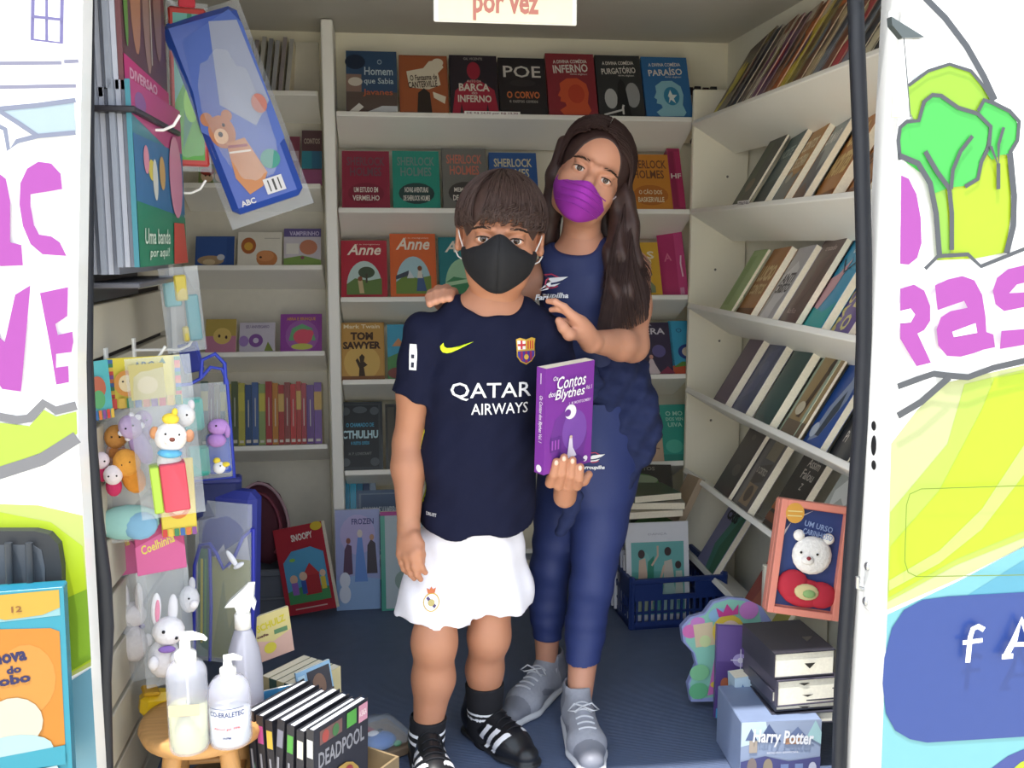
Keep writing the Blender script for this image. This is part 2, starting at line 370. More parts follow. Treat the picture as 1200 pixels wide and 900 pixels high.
letter([(1050, 338), (1066, 333), (1078, 340), (1085, 358), (1085, 375), (1078, 386), (1070, 390), (1086, 424), (1069, 428), (1050, 396)], [[(1049, 364), (1062, 361), (1067, 368), (1062, 377), (1050, 378)]], V=V, par=dr)
letter([(1090, 334), (1105, 327), (1122, 323), (1136, 328), (1145, 345), (1149, 370), (1150, 388), (1158, 391), (1160, 406), (1146, 409), (1135, 413), (1120, 417), (1104, 416), (1094, 404), (1092, 385), (1097, 371), (1108, 364), (1128, 360), (1124, 352), (1093, 363)], [[(1110, 388), (1137, 378), (1139, 389), (1112, 394)]], V=V, par=dr)
letter([(1230, 302), (1200, 309), (1175, 315), (1162, 325), (1157, 340), (1160, 356), (1170, 364), (1200, 358), (1230, 352), (1240, 370), (1230, 385), (1200, 384), (1167, 387), (1165, 408), (1200, 402), (1245, 396), (1262, 370), (1250, 340), (1230, 330), (1195, 342), (1176, 343), (1185, 333), (1232, 322)], V=V, par=dr)
mb = MB(); V.line(mb, [(1147, 734), (1140, 730), (1134, 733), (1131, 742), (1128, 772)], 7, '#ffffff'); V.line(mb, [(1122, 749), (1145, 746)], 6, '#ffffff'); mb.build('letter', dr)
mb = MB(); V.line(mb, [(1172, 764), (1182, 745), (1190, 722), (1200, 745), (1210, 764)], 9, '#ffffff'); V.line(mb, [(1180, 751), (1204, 750)], 6, '#ffffff'); V.line(mb, [(1167, 765), (1180, 764)], 7, '#ffffff'); mb.build('letter', dr)
# door edge fittings (on the face X = XD)
def on_edge(px, py, x=XD): return at(px, py, X=x)
mb = MB()
for py, r in ((499, 0.008), (545, 0.008)): p = on_edge(1024, py); mb.ball((XD, p.y, p.z), (0.0015, r, r), M_BLACK)
p = on_edge(1024, 522); mb.ball((XD, p.y, p.z), (0.0015, 0.009, 0.017), M_BLACK); mb.build('bolt_hole', dr)
p = on_edge(1021, 684); mb = MB().box(XD-0.008, XD, p.y-0.018, p.y+0.014, p.z-0.045, p.z+0.045, mat('#dfe0e0', 0.3), 0.006)
for dz in (-0.03, 0.03): mb.ball((XD-0.009, p.y, p.z+dz), (0.004, 0.007, 0.007), M_CHROME)
mb.tube([(XD-0.01, p.y+0.008, p.z-0.012), (XD-0.02, p.y+0.008, p.z-0.008), (XD-0.02, p.y+0.008, p.z+0.01)], 0.004, M_CHROME); mb.build('latch', dr)
p = on_edge(1038, 28); mb = MB().tube([(XD-0.002, YD+0.02, p.z+0.012), (XD-0.016, YD+0.02, p.z+0.006), (XD-0.016, YD+0.02, p.z-0.012), (XD-0.002, YD+0.02, p.z-0.016)], 0.004, M_WHITE)
p = at(1043, 20, Y=YD-0.01); mb.prism([(p.x, p.z), (p.x+0.055, p.z-0.028), (p.x+0.02, p.z-0.03), (p.x+0.002, p.z-0.012)], YD-0.014, YD, mat('#4d5557', 0.3)); mb.build('hinge_cover', dr)
p = at(1049, 110, Y=YD-0.01); MB().box(p.x, p.x+0.016, YD-0.004, YD, p.z-0.034, p.z, mat('#c4cdbb', 0.3), 0.001).build('inspection_window', dr)
# black rubber seal round the right of the opening, and the white sill behind it
mb = MB(); pts = [at(x, y, Y=1.60) for x, y in [(1001, -80), (1005, 60), (1010, 180), (1013, 300), (1013, 400), (1009, 500), (1001, 610), (993, 720), (986, 820), (982, 960)]]
mb.tube(pts, 0.0125, M_RUB, 10); mb.tube([p+Vector((0.012, 0.03, 0)) for p in pts], 0.012, M_RUB, 8); struct(mb, 'trim_4')
struct(MB().box(XD+0.045, 1.25, 1.555, 1.63, -0.45, 1.8, M_WHITE, 0.01), 'trim_5')
struct(MB().box(-1.2, 1.3, 1.585, 1.625, -0.45, -0.005, M_WHITE, 0.01), 'trim_6')
# sign hanging from the roof above the door
p0 = at(508, 0, Y=1.72); p1 = at(676, 30, Y=1.72)
sg = thing('hanging_sign', 'cream notice in a clear frame with red words at the top of the doorway', 'sign', T3(((p0.x+p1.x)/2, 1.72, p1.z)))
w, h = p1.x-p0.x, 0.30
MB().box(-w/2, w/2, 0, 0.004, 0, h, mat('#d8d6d2', 0.2), 0.012).build('frame', sg)
MB().box(-w/2+0.008, w/2-0.008, -0.0015, 0, 0.002, h-0.01, mat('#d9d4b4', 0.3)).build('notice_sheet', sg)
draw(MB(), [('t', 'por vez', 0.5, 0.079, 0.46, 0.135, 0.03, '#b0685c')], w, h, y=-0.0018).build('lettering', sg)
for x in (-w/2+0.02, w/2-0.02): MB().tube([(x, 0.002, h-0.01), (x, 0.002, 1.735-p1.z)], 0.0015, M_PLW, 5).build('cord', sg)

# ------------------------------------------------------------------ shelf units
def tray_mb(w, depth, th=0.016, holes=False):          # local: front edge at y=0,z=0 top, slopes handled by the matrix
    return MB().box(-w/2, w/2, 0, depth, -th, 0, M_MEL, 0.002)
ZB = [1.478, 1.204, 0.943, 0.696, 0.418, 0.15]; TB = 25
XB0, XB1 = -0.120, 0.955; YB = 2.95
ub = thing('bookcase', 'white bookcase across the back of the van with tilted shelves of face-out books', 'bookcase', T3((0.4, 3.05, 0)))
wv = T3((-0.4, -3.05, 0))
def W(mb, name, par, off): return mb.build(name, par, off)
W(MB().box(XB0-0.035, XB0-0.001, YB-0.005, 3.148, 0, 1.73, M_MEL, 0.003), 'side_panel', ub, wv)
for z in ZB: tray_mb(XB1-XB0-0.004, 0.18).build('shelf', ub, wv @ T3(((XB0+XB1)/2, YB, z)) @ R3(-TB, 'X'))
for x, z in ((0.0, 1.66), (0.36, 1.64), (0.75, 1.645), (0.92, 1.63)): MB().ball((x, 3.149, z), 0.005, mat('#5a574c', 0.5), 8).build('screw', ub, wv)
q = at(577, 133, Y=YB-0.001)
draw(MB(), [('r', 0, 0, 1, 1, '#f2f0ea'), ('t', 'DE R$ 24,90 por R$ 19,90', 0.5, 0.5, 0.92, 0.62, 0.02, '#7b4a52')], 0.165, 0.012, M=T3((q.x, YB-0.0015, q.z-0.006))).build('price_label', ub, wv)
ZL = [1.54, 1.275, 1.037, 0.779, 0.492]; XL0, XL1 = -0.615, -0.17; YLF = 3.0
ul = thing('bookcase', 'narrow shadowy white bookcase in the back left corner behind the hanging toys', 'bookcase', T3((-0.39, 3.08, 0)))
wv2 = T3((0.39, -3.08, 0))
W(MB().box(XL0, XL0+0.015, YLF, 3.148, 0, 1.70, M_MEL, 0.002), 'side_panel', ul, wv2)
for z in ZL: MB().box(-0.2, 0.2, 0, 0.155, -0.016, 0, M_MEL, 0.002).build('shelf', ul, wv2 @ T3((-0.37, YLF, z)) @ R3(-TB, 'X'))
MB().box(XL0+0.016, XL1-0.002, 3.13, 3.148, 0.0, 1.7, mat('#cfcabb', 0.5)).build('back_panel', ul, wv2)
ZR = [1.466, 1.204, 0.919, 0.658, 0.401, 0.145]; TR = 31; XR = 0.94; YR0, YR1 = 1.66, 2.925
ur = thing('bookcase', 'white bookcase along the right side of the van with leaning books', 'bookcase', T3((1.02, 2.3, 0)))
wv3 = T3((-1.02, -2.3, 0))
W(MB().box(XR, 1.115, YR1, YR1+0.018, 0, 1.555, M_CREAM, 0.002), 'side_panel', ur, wv3)
W(MB().box(XR, 1.115, YR0-0.018, YR0, 0, 1.6, M_CREAM, 0.002), 'side_panel', ur, wv3)
for z in ZR:
    ya = YR0 if z > .2 else 2.28
    tray_mb(YR1-ya-0.004, 0.165).build('shelf', ur, wv3 @ T3((XR, (ya+YR1)/2, z)) @ R3(-90, 'Z') @ R3(-TR, 'X'))
W(MB().box(XR, 1.115, 2.262, 2.278, 0, .3, M_CREAM, .002), 'foot_panel', ur, wv3)
for x, z in ((1.02, 1.02), (1.04, 0.8), (1.02, 0.55), (1.05, 1.3)): MB().ball((x, YR1-0.001, z), (0.004, 0.001, 0.004), mat('#7a776c', 0.5), 8).build('peg_hole', ur, wv3)
q = at(872, 240, X=XR)
draw(MB(), [('r', 0, 0, 1, 1, '#f4f2ec'), ('t', 'LITERATURA', 0.5, 0.5, 0.9, 0.6, 0.02, '#57485c')], 0.085, 0.017, M=T3((XR-0.002, q.y, q.z-0.006)) @ R3(-90, 'Z')).build('price_label', ur, wv3)
# ------------------------------------------------------------------ books on the back bookcase (each stands on its tilted shelf)
WH = '#e9e4da'
def solve_h(M, ytop):
    lo, hi = 0.05, 0.45
    for _ in range(30):
        h = (lo+hi)/2; p = M @ Vector((0, 0, h)); v = p-Vector((0, 0, H)); py = 450-F*v.dot(UP)/v.dot(FW)
        if py > ytop: lo = h
        else: hi = h
    return h
def bk(row, xl, xr, yt, cover, art, label, t=0.028, group='face-out books on the back bookcase', yaw=0, gap=0.004, **k):
    a = at(xl, 130+105*row, Y=YB+0.02).x; b = at(xr, 130+105*row, Y=YB+0.02).x
    M = T3(((a+b)/2, YB, ZB[row])) @ R3(-TB, 'X') @ T3((0, 0.014, 0.001)) @ R3(yaw, 'Z')
    return book('book', label, b-a-gap, solve_h(M, yt), t, cover, art, M, group, **k)
bk(0, 405, 467, 60, '#2c4a6e', [('r', 0, 0, 1, .34, '#5a4a44'), ('e', .18, .82, .2, .12, '#16243c'), ('r', 0, .34, .3, .62, '#8b6f62'), ('e', .18, .5, .14, .07, '#d8cfc0'), ('p', [(.02, 0), (.25, .16), (.34, .1), (.2, 0)], '#e6e2da'), ('p', [(.4, .02), (.7, .12), (1, .12), (1, .03)], '#cfd3d8'),
  ('t', 'O', .66, .82, .09, .08, '#b9cfdd'), ('t', 'Homem', .64, .67, .56, .13, .01, '#c9dde6'), ('t', 'que Sabia', .64, .5, .58, .12, .01, '#c9dde6'), ('t', 'Javanes', .62, .32, .58, .12, .01, '#c7643e')], 'navy paperback with pale hand lettering and a desk scene, leftmost on the top back shelf')
bk(0, 468, 527, 65, '#9c4f2c', [('r', .03, .02, .97, .97, '#a8572f'), ('p', [(.2, .45), (.15, .72), (.5, .78), (.62, .9), (.85, .93), (.92, .8), (.8, .7), (.85, .5), (.6, .42)], '#e8ddc4'), ('e', .8, .88, .12, .07, '#e8ddc4'), ('p', [(.35, 0), (.38, .36), (.5, .44), (.62, .36), (.66, 0)], '#2a211c'), ('p', [(.68, .38), (.95, .3), (.92, .18), (.7, .28)], '#e8ddc4'),
  ('t', 'O Fantasma de', .5, .62, .56, .1, .02, 0, 5, '#3a241a'), ('t', 'CANTERVILLE', .48, .5, .6, .11, .02, 0, 5, '#3a241a')], 'rust-brown paperback with a white ghostly figure on its cover, top back shelf')
bk(0, 528, 586, 65, '#241d26', [('e', .5, .74, .14, .15, '#9e2034'), ('p', [(.02, 0), (.1, .4), (.38, .58), (.62, .58), (.92, .42), (1, 0), (.8, 0), (.76, .2), (.72, 0), (.26, 0), (.22, .2), (.18, 0)], '#a82238'), ('t', 'GIL VICENTE', .5, .94, .4, .04, '#b9b2aa'),
  ('t', 'BARCA', .5, .46, .64, .13, .03, '#eadfd0'), ('t', 'do', .5, .37, .12, .05, '#eadfd0'), ('t', 'INFERNO', .5, .27, .7, .12, .03, '#eadfd0'), ('t', 'AUTO DA', .5, .56, .3, .04, '#eadfd0')], 'black paperback with a crimson silhouette of a man behind white lettering, top back shelf')
bk(0, 586, 643, 68, '#1f1a1d', [('t', 'POE', .5, .76, .8, .2, .01, '#d9d5cc'), ('t', 'O CORVO', .5, .36, .7, .12, .03, '#d4703c'), ('t', 'e outros contos', .5, .25, .6, .05, '#b9b5ac'), ('e', .5, .56, .28, .06, '#2c2628')], 'near-black paperback with large white author lettering and an orange title, top back shelf')
def head(c1, c2): return [('p', [(.22, .1), (.36, .17), (.34, .22), (.24, .24), (.26, .3), (.2, .33), (.26, .42), (.25, .52), (.4, .6), (.62, .61), (.8, .52), (.84, .38), (.8, .22), (.86, .1), (.8, .04), (.3, .03)], c1), ('e', .58, .36, .17, .15, c2)]
dct = [('t', 'A DIVINA COMÉDIA', .5, .88, .7, .07, .02, 0, 2, WH)]
bk(0, 643, 702, 63, '#8e2630', dct+[('t', 'INFERNO', .5, .76, .72, .13, .02, 0, 4, WH), ('t', 'dante alighieri', .66, .67, .35, .035, WH)]+head('#d4532e', '#c43f26'), 'red paperback with an orange profile head, first of three matching volumes on top shelf')
bk(0, 702, 757, 65, '#2a2b2c', dct+[('t', 'PURGATÓRIO', .5, .76, .76, .12, .02, 0, 4, WH), ('t', 'dante alighieri', .66, .67, .35, .035, WH), ('e', .28, .3, .14, .16, '#b8bab8'), ('e', .76, .36, .16, .2, '#9a9c9c'), ('p', [(.36, 0), (.46, .55), (.52, .62), (.6, .55), (.7, 0)], '#141516'), ('l', [(.1, .04), (.5, .12), (.54, .2)], .03, '#d8d8d4'), ('r', .5, .05, .54, .18, '#d8d8d4')], 'charcoal paperback with two grey profile heads facing apart, second of three matching volumes')
bk(0, 757, 813, 67, '#2a6aa8', dct+[('t', 'PARAÍSO', .5, .76, .74, .13, .02, 0, 4, WH), ('t', 'dante alighieri', .66, .67, .35, .035, WH)]+head('#8fc9da', '#2f86b0')+[('p', [(.5, .36), (.56, .46), (.6, .38), (.7, .38), (.62, .32), (.66, .24), (.56, .3), (.5, .24), (.53, .33)], '#e6f1ee')], 'blue paperback with a pale profile head and white dove, third of three matching volumes')
# dark thin books filed behind at the right end
for i in range(5):
    M = T3((0.945+0.026*i, YB+0.06, 1.455)) @ R3(-TB, 'X') @ T3((0, 0.0, 0.001))
    book('book', ['thin black book behind the end panel beside the top shelf, first from the left', 'thin dark brown book second from the left behind the end panel', 'thin black book third from the left behind the end panel', 'dark red-brown book fourth behind the end panel', 'black book touching the leaning comics behind the end panel'][i], 0.02, 0.145-0.004*(i % 2), 0.1, ['#1d1718', '#3a2320', '#201a22', '#2c1614', '#191a1e'][i], [('l', [(.3, .2), (.6, .8)], .03, '#9a8a80')], M, 'dark books behind the end panel')
shl = lambda c, b, t1, t2, ct: [('t', 'SHERLOCK', .5, .82, .8, .15, .02, 0, 0, c), ('t', 'HOLMES', .5, .64, .66, .15, .02, 0, 0, c), ('e', .5, .27, .38, .18, b), ('t', t1, .5, .33, .5, .09, .02, ct), ('t', t2, .5, .19, .56, .09, .02, ct)]
G2 = 'detective-story paperbacks of one series'
bk(1, 400, 458, 177, '#8e1f3a', shl('#6a4350', '#7c1a32', 'UM ESTUDO EM', 'VERMELHO', WH), 'crimson detective-story paperback, leftmost on the second back shelf', group=G2)
bk(1, 460, 517, 177, '#1d8f7c', shl('#6f8a86', '#1f3b3a', 'NOVAS AVENTURAS', 'DE SHERLOCK HOLMES', WH), 'sea-green detective-story paperback beside the crimson one on the second back shelf', group=G2)
bk(1, 519, 573, 174, '#6b6b66', shl('#c96f5a', '#3a3634', 'MEMÓRIAS', 'DE HOLMES', WH), 'grey paperback with salmon lettering above the boy\'s hair, second back shelf', group=G2)
bk(1, 575, 633, 179, '#1f4f94', shl('#d2c9a2', '#173a6e', 'A VOLTA DE', 'HOLMES', '#d9b24e'), 'blue detective-story paperback with cream lettering behind the heads, second back shelf', group=G2)
bk(1, 736, 792, 181, '#cf8326', shl('#6a3b23', '#b5651d', 'O CÃO DOS', 'BASKERVILLE', '#efe0b8'), 'orange detective-story paperback right of the girl\'s head, second back shelf', group=G2)
def angled(row, px, yt, cover, label, art, w=0.15, spine=None, t=0.03, ang=55, dy=0.02):
    a = at(px, 130+105*row, Y=YB+0.03)
    M = T3((a.x, YB, ZB[row])) @ R3(-TB, 'X') @ T3((0, dy, 0.001)) @ R3(ang, 'Z') @ T3((w/2, 0, 0))
    return book('book', label, w, solve_h(M, yt), t, cover, art, M, 'books turned edgewise at the right end', spine=spine)
for r, (yt, c, lab) in {1: (174, '#a02050', 'magenta-red book turned spine out at the right end of the second back shelf'), 2: (272, '#b51f63', 'hot pink book turned half edgewise at the right end of the third back shelf')}.items():
    a = at(803, 240+105*(r-1), Y=YB+0.03)
    M = T3((a.x-0.045, YB, ZB[r])) @ R3(-TB, 'X') @ T3((0, 0.03, 0.001)) @ R3(-62 if r == 2 else -75, 'Z')
    if r == 1:
        M = T3((a.x-0.022, YB, ZB[r])) @ R3(-TB, 'X') @ T3((0, 0.012, 0.001)); book('book', lab, 0.04, solve_h(M, yt), 0.13, c, [('r', .08, .05, .45, .95, '#8c1a45'), ('r', .55, .05, .95, .95, '#b32a5c'), ('t', 'HF', .5, .55, .8, .08, .02, WH)], M, 'books turned edgewise at the right end')
    else:
        M = T3((a.x-0.03, YB, ZB[r])) @ R3(-TB, 'X') @ T3((0, 0.03, 0.001)) @ R3(-20, 'Z'); book('book', lab, 0.08, solve_h(M, yt), 0.10, c, [('r', .66, 0, 1, 1, '#c93a7c'), ('t', 'A', .35, .62, .3, .12, .02, '#d9658f'), ('l', [(.86, .3), (.82, .5), (.86, .62)], .02, '#f0c8d8'), ('r', .7, .04, .86, .14, '#d68ab0')], M, 'books turned edgewise at the right end')
def anne(bg, sky, gr, extra): return [('t', 'Anne', .5, .84, .74, .19, .02, .3, 0, '#f4ead8'), ('t', 'l. m. montgomery', .6, .93, .5, .03, '#f4ead8')]+[('p', [(.12+.38*(1-math.cos(PI*i/14)), .2+.44*math.sin(PI*i/14)) for i in range(15)], sky), ('p', [(.12, .06), (.12, .24), (.3, .34), (.6, .3), (.88, .34), (.88, .06)], gr)]+extra
G3 = 'girl-and-meadow paperbacks of one series'
bk(2, 399, 455, 282, '#b01c33', anne('', '#bcd6d2', '#5c7a3c', [('e', .55, .44, .18, .1, '#3f4f3a'), ('r', .53, .26, .57, .42, '#3f3a30'), ('p', [(.4, .08), (.36, .3), (.46, .3), (.5, .08)], '#c9b184'), ('e', .41, .33, .05, .04, '#8a4a30')]), 'crimson paperback with a small girl under a tree in an arched picture, third back shelf', group=G3)
bk(2, 457, 513, 274, '#e0632a', anne('', '#a9cfd8', '#6c8a3a', [('p', [(.12, .34), (.4, .42), (.4, .34), (.12, .28)], '#3c4454'), ('p', [(.36, .3), (.42, .42), (.52, .3)], '#d6dde0'), ('p', [(.56, .1), (.6, .36), (.7, .36), (.78, .1)], '#3f5c8c'), ('p', [(.58, .3), (.6, .42), (.68, .42), (.7, .3)], '#e6ded0'), ('e', .64, .45, .05, .04, '#7a4428')]), 'orange paperback with a blue-skirted girl in an arched picture, third back shelf', group=G3)
bk(2, 515, 572, 278, '#15777f', anne('', '#9ed0a8', '#3c8a5a', [('p', [(.12, .24), (.9, .34), (.9, .28), (.12, .18)], '#b8e0b4'), ('e', .75, .42, .12, .08, '#b0525a')]), 'teal paperback half hidden behind the boy\'s ear, third back shelf', group=G3)
bk(2, 738, 777, 284, '#dba928', [('t', 'AS', .55, .76, .6, .14, .02, '#f4ead0'), ('t', 'nne', .5, .64, .5, .08, .01, '#f4ead0'), ('p', [(.1, .06), (.1, .5), (.55, .54), (.75, .4), (.62, .3), (.8, .18), (.8, .06)], '#6d7a58'), ('e', .4, .36, .2, .13, '#d9d4bc'), ('e', .5, .2, .14, .06, '#f0ead8')], 'mustard yellow paperback beside the girl\'s hair, third back shelf')
bk(3, 397, 452, 378, '#b98a3c', [('r', .03, .02, .97, .98, '#c49446'), ('e', .5, .3, .4, .3, '#d8b05c'), ('t', 'Mark Twain', .5, .93, .8, .07, .02, '#efe2c0'), ('t', 'TOM', .5, .76, .5, .14, .05, '#3a2113'), ('t', 'SAWYER', .5, .6, .84, .13, .05, '#3a2113'), ('p', [(.42, 0), (.44, .2), (.36, .34), (.4, .38), (.46, .3), (.44, .4), (.5, .45), (.56, .4), (.54, .32), (.62, .26), (.54, .22), (.58, 0)], '#33200f'), ('r', 0, 0, 1, .07, '#7c4a22')], 'ochre paperback with a dark dancing boy silhouette, leftmost on the fourth back shelf')
bk(3, 454, 508, 380, '#3a9fc4', [('p', [(0, 0), (0, .4), (.3, .5), (.6, .3), (1, .4), (1, 0)], '#4c8a4e'), ('p', [(.1, .6), (.25, .75), (.4, .6)], '#c98a5c'), ('e', .2, .12, .2, .1, '#7c3c38')], 'sky-blue and green paperback behind the boy\'s sleeve, fourth back shelf')
bk(3, 733, 792, 378, '#2f2442', [('t', 'A BELA E A', .4, .95, .4, .04, '#cfc6d8'), ('t', 'FERA', .6, .83, .52, .12, .02, '#e6e0ea'), ('e', .7, .45, .14, .12, '#5c5490'), ('p', [(.4, .02), (.46, .2), (.5, .3), (.56, .3), (.6, .2), (.7, .02)], '#dccbd2'), ('e', .53, .34, .04, .04, '#d89a8a'), ('p', [(0, .02), (.3, .2), (.42, .02)], '#8a2f4c'), ('p', [(.66, .02), (.85, .16), (1, .02)], '#8a2f4c')], 'dark violet fairy-tale paperback with a tiny lady in a pale gown by the girl\'s elbow')
bk(3, 788, 812, 376, '#3aa6cf', [('t', 'O', .5, .82, .3, .08, '#1c4c78'), ('e', .8, .42, .45, .14, '#2a3f86'), ('e', .85, .42, .3, .09, '#e8d8c0'), ('p', [(0, 0), (0, .16), (1, .2), (1, 0)], '#c9502f'), ('p', [(0, .13), (.5, .24), (1, .22), (1, .17)], '#5b8f3a')], 'light blue book cut off by the end panel on the fourth back shelf', t=0.02)
bk(4, 395, 450, 471, '#1d2126', [('r', .05, .03, .95, .97, '#30363a'), ('r', .09, .05, .91, .95, '#1a1e22'), ('t', 'O CHAMADO DE', .5, .66, .62, .06, .03, '#3d9bc0'), ('t', 'CTHULHU', .5, .52, .8, .12, .04, '#b9dbe4'), ('t', 'e outros contos', .5, .4, .4, .06, .02, '#3d9bc0'), ('e', .5, .88, .16, .05, '#4a5256'), ('e', .18, .12, .1, .06, '#4a5256'), ('e', .82, .12, .1, .06, '#4a5256'), ('e', .18, .86, .1, .06, '#4a5256'), ('e', .82, .86, .1, .06, '#4a5256'), ('t', 'H. P. LOVECRAFT', .5, .24, .5, .04, '#8a8f8c')], 'black ornamental paperback with pale blue lettering, leftmost on the fifth back shelf')
bk(4, 452, 505, 473, '#24231f', [('r', .05, .05, .2, .95, '#4a463a')], 'dark paperback behind the boy\'s arm on the fifth back shelf')
bk(4, 730, 779, 474, '#c9a98e', [('t', 'on', .72, .68, .3, .08, .02, '#3c3230'), ('e', .6, .46, .42, .14, '#4a3c3a'), ('t', '40', .72, .46, .44, .13, .03, '#d8bfa4'), ('e', .4, .84, .2, .06, '#b8947c'), ('l', [(.2, .2), (.5, .28), (.9, .22)], .02, '#8a6c58')], 'beige paperback with a round dark numeral badge beside the tied jacket, fifth back shelf')
bk(4, 777, 812, 474, '#2b9c8a', [('t', 'O MO', .5, .84, .6, .08, .02, '#a8dccb'), ('t', 'DOS VEN', .5, .74, .6, .06, .02, '#a8dccb'), ('t', 'UIVA', .5, .64, .5, .08, .02, '#a8dccb'), ('e', .4, .26, .3, .12, '#4cb8a0'), ('r', 0, 0, 1, .12, '#228274')], 'sea-green paperback cut off by the end panel on the fifth back shelf', t=0.02)
# lowest back shelf: thin upright books and two lying against them
for i, (c, dx) in enumerate((('#1f8fb4', 0), ('#2aa6c8', 1), ('#166f92', 2), ('#2c3e66', 3), ('#8fa0b4', 4))):
    M = T3((-0.118+0.0205*dx, YB, ZB[5])) @ R3(-TB, 'X') @ T3((0, 0.015, 0.001)); book('book', ['cyan', 'bright turquoise', 'deep teal', 'navy', 'pale blue-grey'][i]+' spine-out book on the lowest back shelf above the leaning picture books', 0.019, 0.243-0.003*i, 0.13, c, [('r', .2, .1, .8, .14, '#e0e6e8')], M, 'spine-out books on the lowest back shelf')
bk(5, 418, 478, 574, '#3a5578', [('r', .05, .05, .95, .95, '#7d8c9e'), ('r', .09, .08, .91, .93, '#42587a'), ('t', 'BRUXOS E VAMPIROS', .5, .68, .76, .12, .03, '#c8d2dc')], 'grey-blue framed book behind the boy\'s forearm on the lowest back shelf', t=0.04)
bk(5, 740, 803, 578, '#3a4438', [('t', 'O SILENCIO', .5, .72, .7, .08, .02, '#c9c4b0'), ('e', .5, .4, .44, .14, '#5b8a4e'), ('r', 0, 0, 1, .2, '#2c342c')], 'dark green landscape book above the crate on the lowest back shelf', t=0.04)

# ------------------------------------------------------------------ books in the shadowy left bookcase
def lb(row, xl, xr, yt, cover, art, label, t=0.02, group='picture books in the left bookcase', **k):
    yy = [105, 215, 310, 412, 522][row]
    a = at(xl, yy, Y=YLF+0.02).x; b = at(xr, yy, Y=YLF+0.02).x
    M = T3(((a+b)/2, YLF, ZL[row])) @ R3(-TB, 'X') @ T3((0, 0.014, 0.001))
    return book('book', label, b-a-0.003, solve_h(M, yt), t, cover, art, M, group, **k)
lb(2, 228, 275, 277, '#22468c', [('r', .04, .04, .8, .96, '#2a4f98'), ('e', .4, .2, .34, .16, '#a98c6a'), ('e', .36, .14, .16, .1, '#d0b890'), ('e', .66, .3, .1, .1, '#c2c8d4')], 'dark blue picture book with a brown huddle of animals in the left bookcase')
lb(2, 278, 331, 272, '#e4dfd2', [('e', .24, .6, .17, .24, '#a85a2c'), ('e', .24, .58, .1, .12, '#d8a53a'), ('e', .66, .22, .24, .24, '#c47a44'), ('e', .62, .3, .2, .16, '#d48a54'), ('e', .52, .26, .03, .03, '#1d1a18'), ('r', .6, .8, .95, .82, '#b0aaa0')], 'white board book with an orange hedgehog and a brown sun in the left bookcase')
lb(2, 332, 377, 268, '#cfc8d2', [('r', 0, .78, 1, 1, '#5c4f8a'), ('t', 'VAMPIRINHO', .55, .87, .8, .12, .02, '#cfc6ea'), ('r', .06, .32, .4, .6, '#e6e2da'), ('e', .66, .5, .24, .2, '#c47a5c'), ('p', [(0, 0), (0, .2), (.5, .28), (1, .16), (1, 0)], '#7a9a4a'), ('e', .5, .22, .05, .04, '#8a3c5c')], 'lilac picture book with a small orange creature beside the tall shelf panel')
lb(3, 240, 277, 374, '#b9a04c', [('r', 0, 0, 1, .5, '#c07a9a'), ('e', .55, .5, .3, .24, '#e0c06a'), ('e', .45, .5, .04, .05, '#3a1c20'), ('e', .68, .46, .04, .05, '#3a1c20')], 'yellow and pink board book with a round face in the left bookcase')
lb(3, 280, 323, 378, '#c9c3d2', [('t', 'SEU ANIVERSARIO', .5, .86, .66, .1, .02, '#6c5c8a'), ('e', .46, .4, .2, .22, '#7d4c9a'), ('e', .46, .4, .08, .09, '#cfc3dc'), ('e', .12, .38, .14, .18, '#9a7ac0'), ('p', [(.7, .05), (.8, .36), (.95, .05)], '#7a8a3a')], 'white and lilac card-sized book with a purple ring on its cover, left bookcase')
lb(3, 328, 378, 368, '#8f3a9e', [('e', .52, .42, .4, .42, '#a05cae'), ('p', [(.2, .3), (.28, .62), (.52, .74), (.76, .62), (.85, .3), (.7, .3), (.52, .58), (.36, .3)], '#6ab07a'), ('e', .54, .4, .23, .2, '#e0506a'), ('e', .7, .48, .1, .1, '#e0506a'), ('e', .52, .14, .26, .08, '#c4c85a'), ('t', 'ABRA E BRINQUE', .5, .86, .7, .1, .02, 0, 0, '#e0a04a')], 'purple board book with a pink elephant under a rainbow, left bookcase')
lb(1, 232, 268, 192, '#7a8a4c', [('e', .3, .4, .22, .3, '#e2c3a0'), ('e', .3, .62, .24, .2, '#a03028'), ('e', .76, .4, .2, .3, '#e2c3a0'), ('e', .76, .64, .22, .18, '#c9a040'), ('e', .24, .42, .03, .05, '#201810'), ('e', .38, .42, .03, .05, '#201810')], 'small picture book with two little faces, left bookcase second shelf')
lb(1, 338, 352, 160, '#7b3148', [('r', .1, .5, .9, .7, '#a98c9a')], 'maroon narrow book beside the dangling bear package, left bookcase second shelf')
lb(1, 353, 378, 153, '#55353c', [('r', 0, .3, .5, .62, '#2f8aa0'), ('r', .5, .3, 1, .62, '#2f6a90'), ('r', 0, 0, 1, .28, '#9a4f7c'), ('t', 'CONTOS', .5, .8, .8, .1, .02, '#c8b8a8')], 'patterned brown, teal and magenta book at the panel end, left bookcase second shelf')
for i in range(8):      # pale magazines on the uppermost left shelf
    M = T3((-0.40+0.02*i, YLF, ZL[0])) @ R3(-TB, 'X') @ T3((0, 0.015, 0.001)) @ R3(4, 'Y')
    book('magazine', ['thin pale magazine filed upright, %s in the file behind the package' % w_ for w_ in ('first', 'second', 'third', 'fourth', 'fifth', 'sixth', 'seventh', 'eighth')][i], 0.012, 0.19-0.006*(i % 3), 0.13, ['#8f9097', '#a9a9ae', '#9a8f92', '#b7b4b0'][i % 4], None, M, 'magazines filed on the uppermost left shelf', 'magazine')
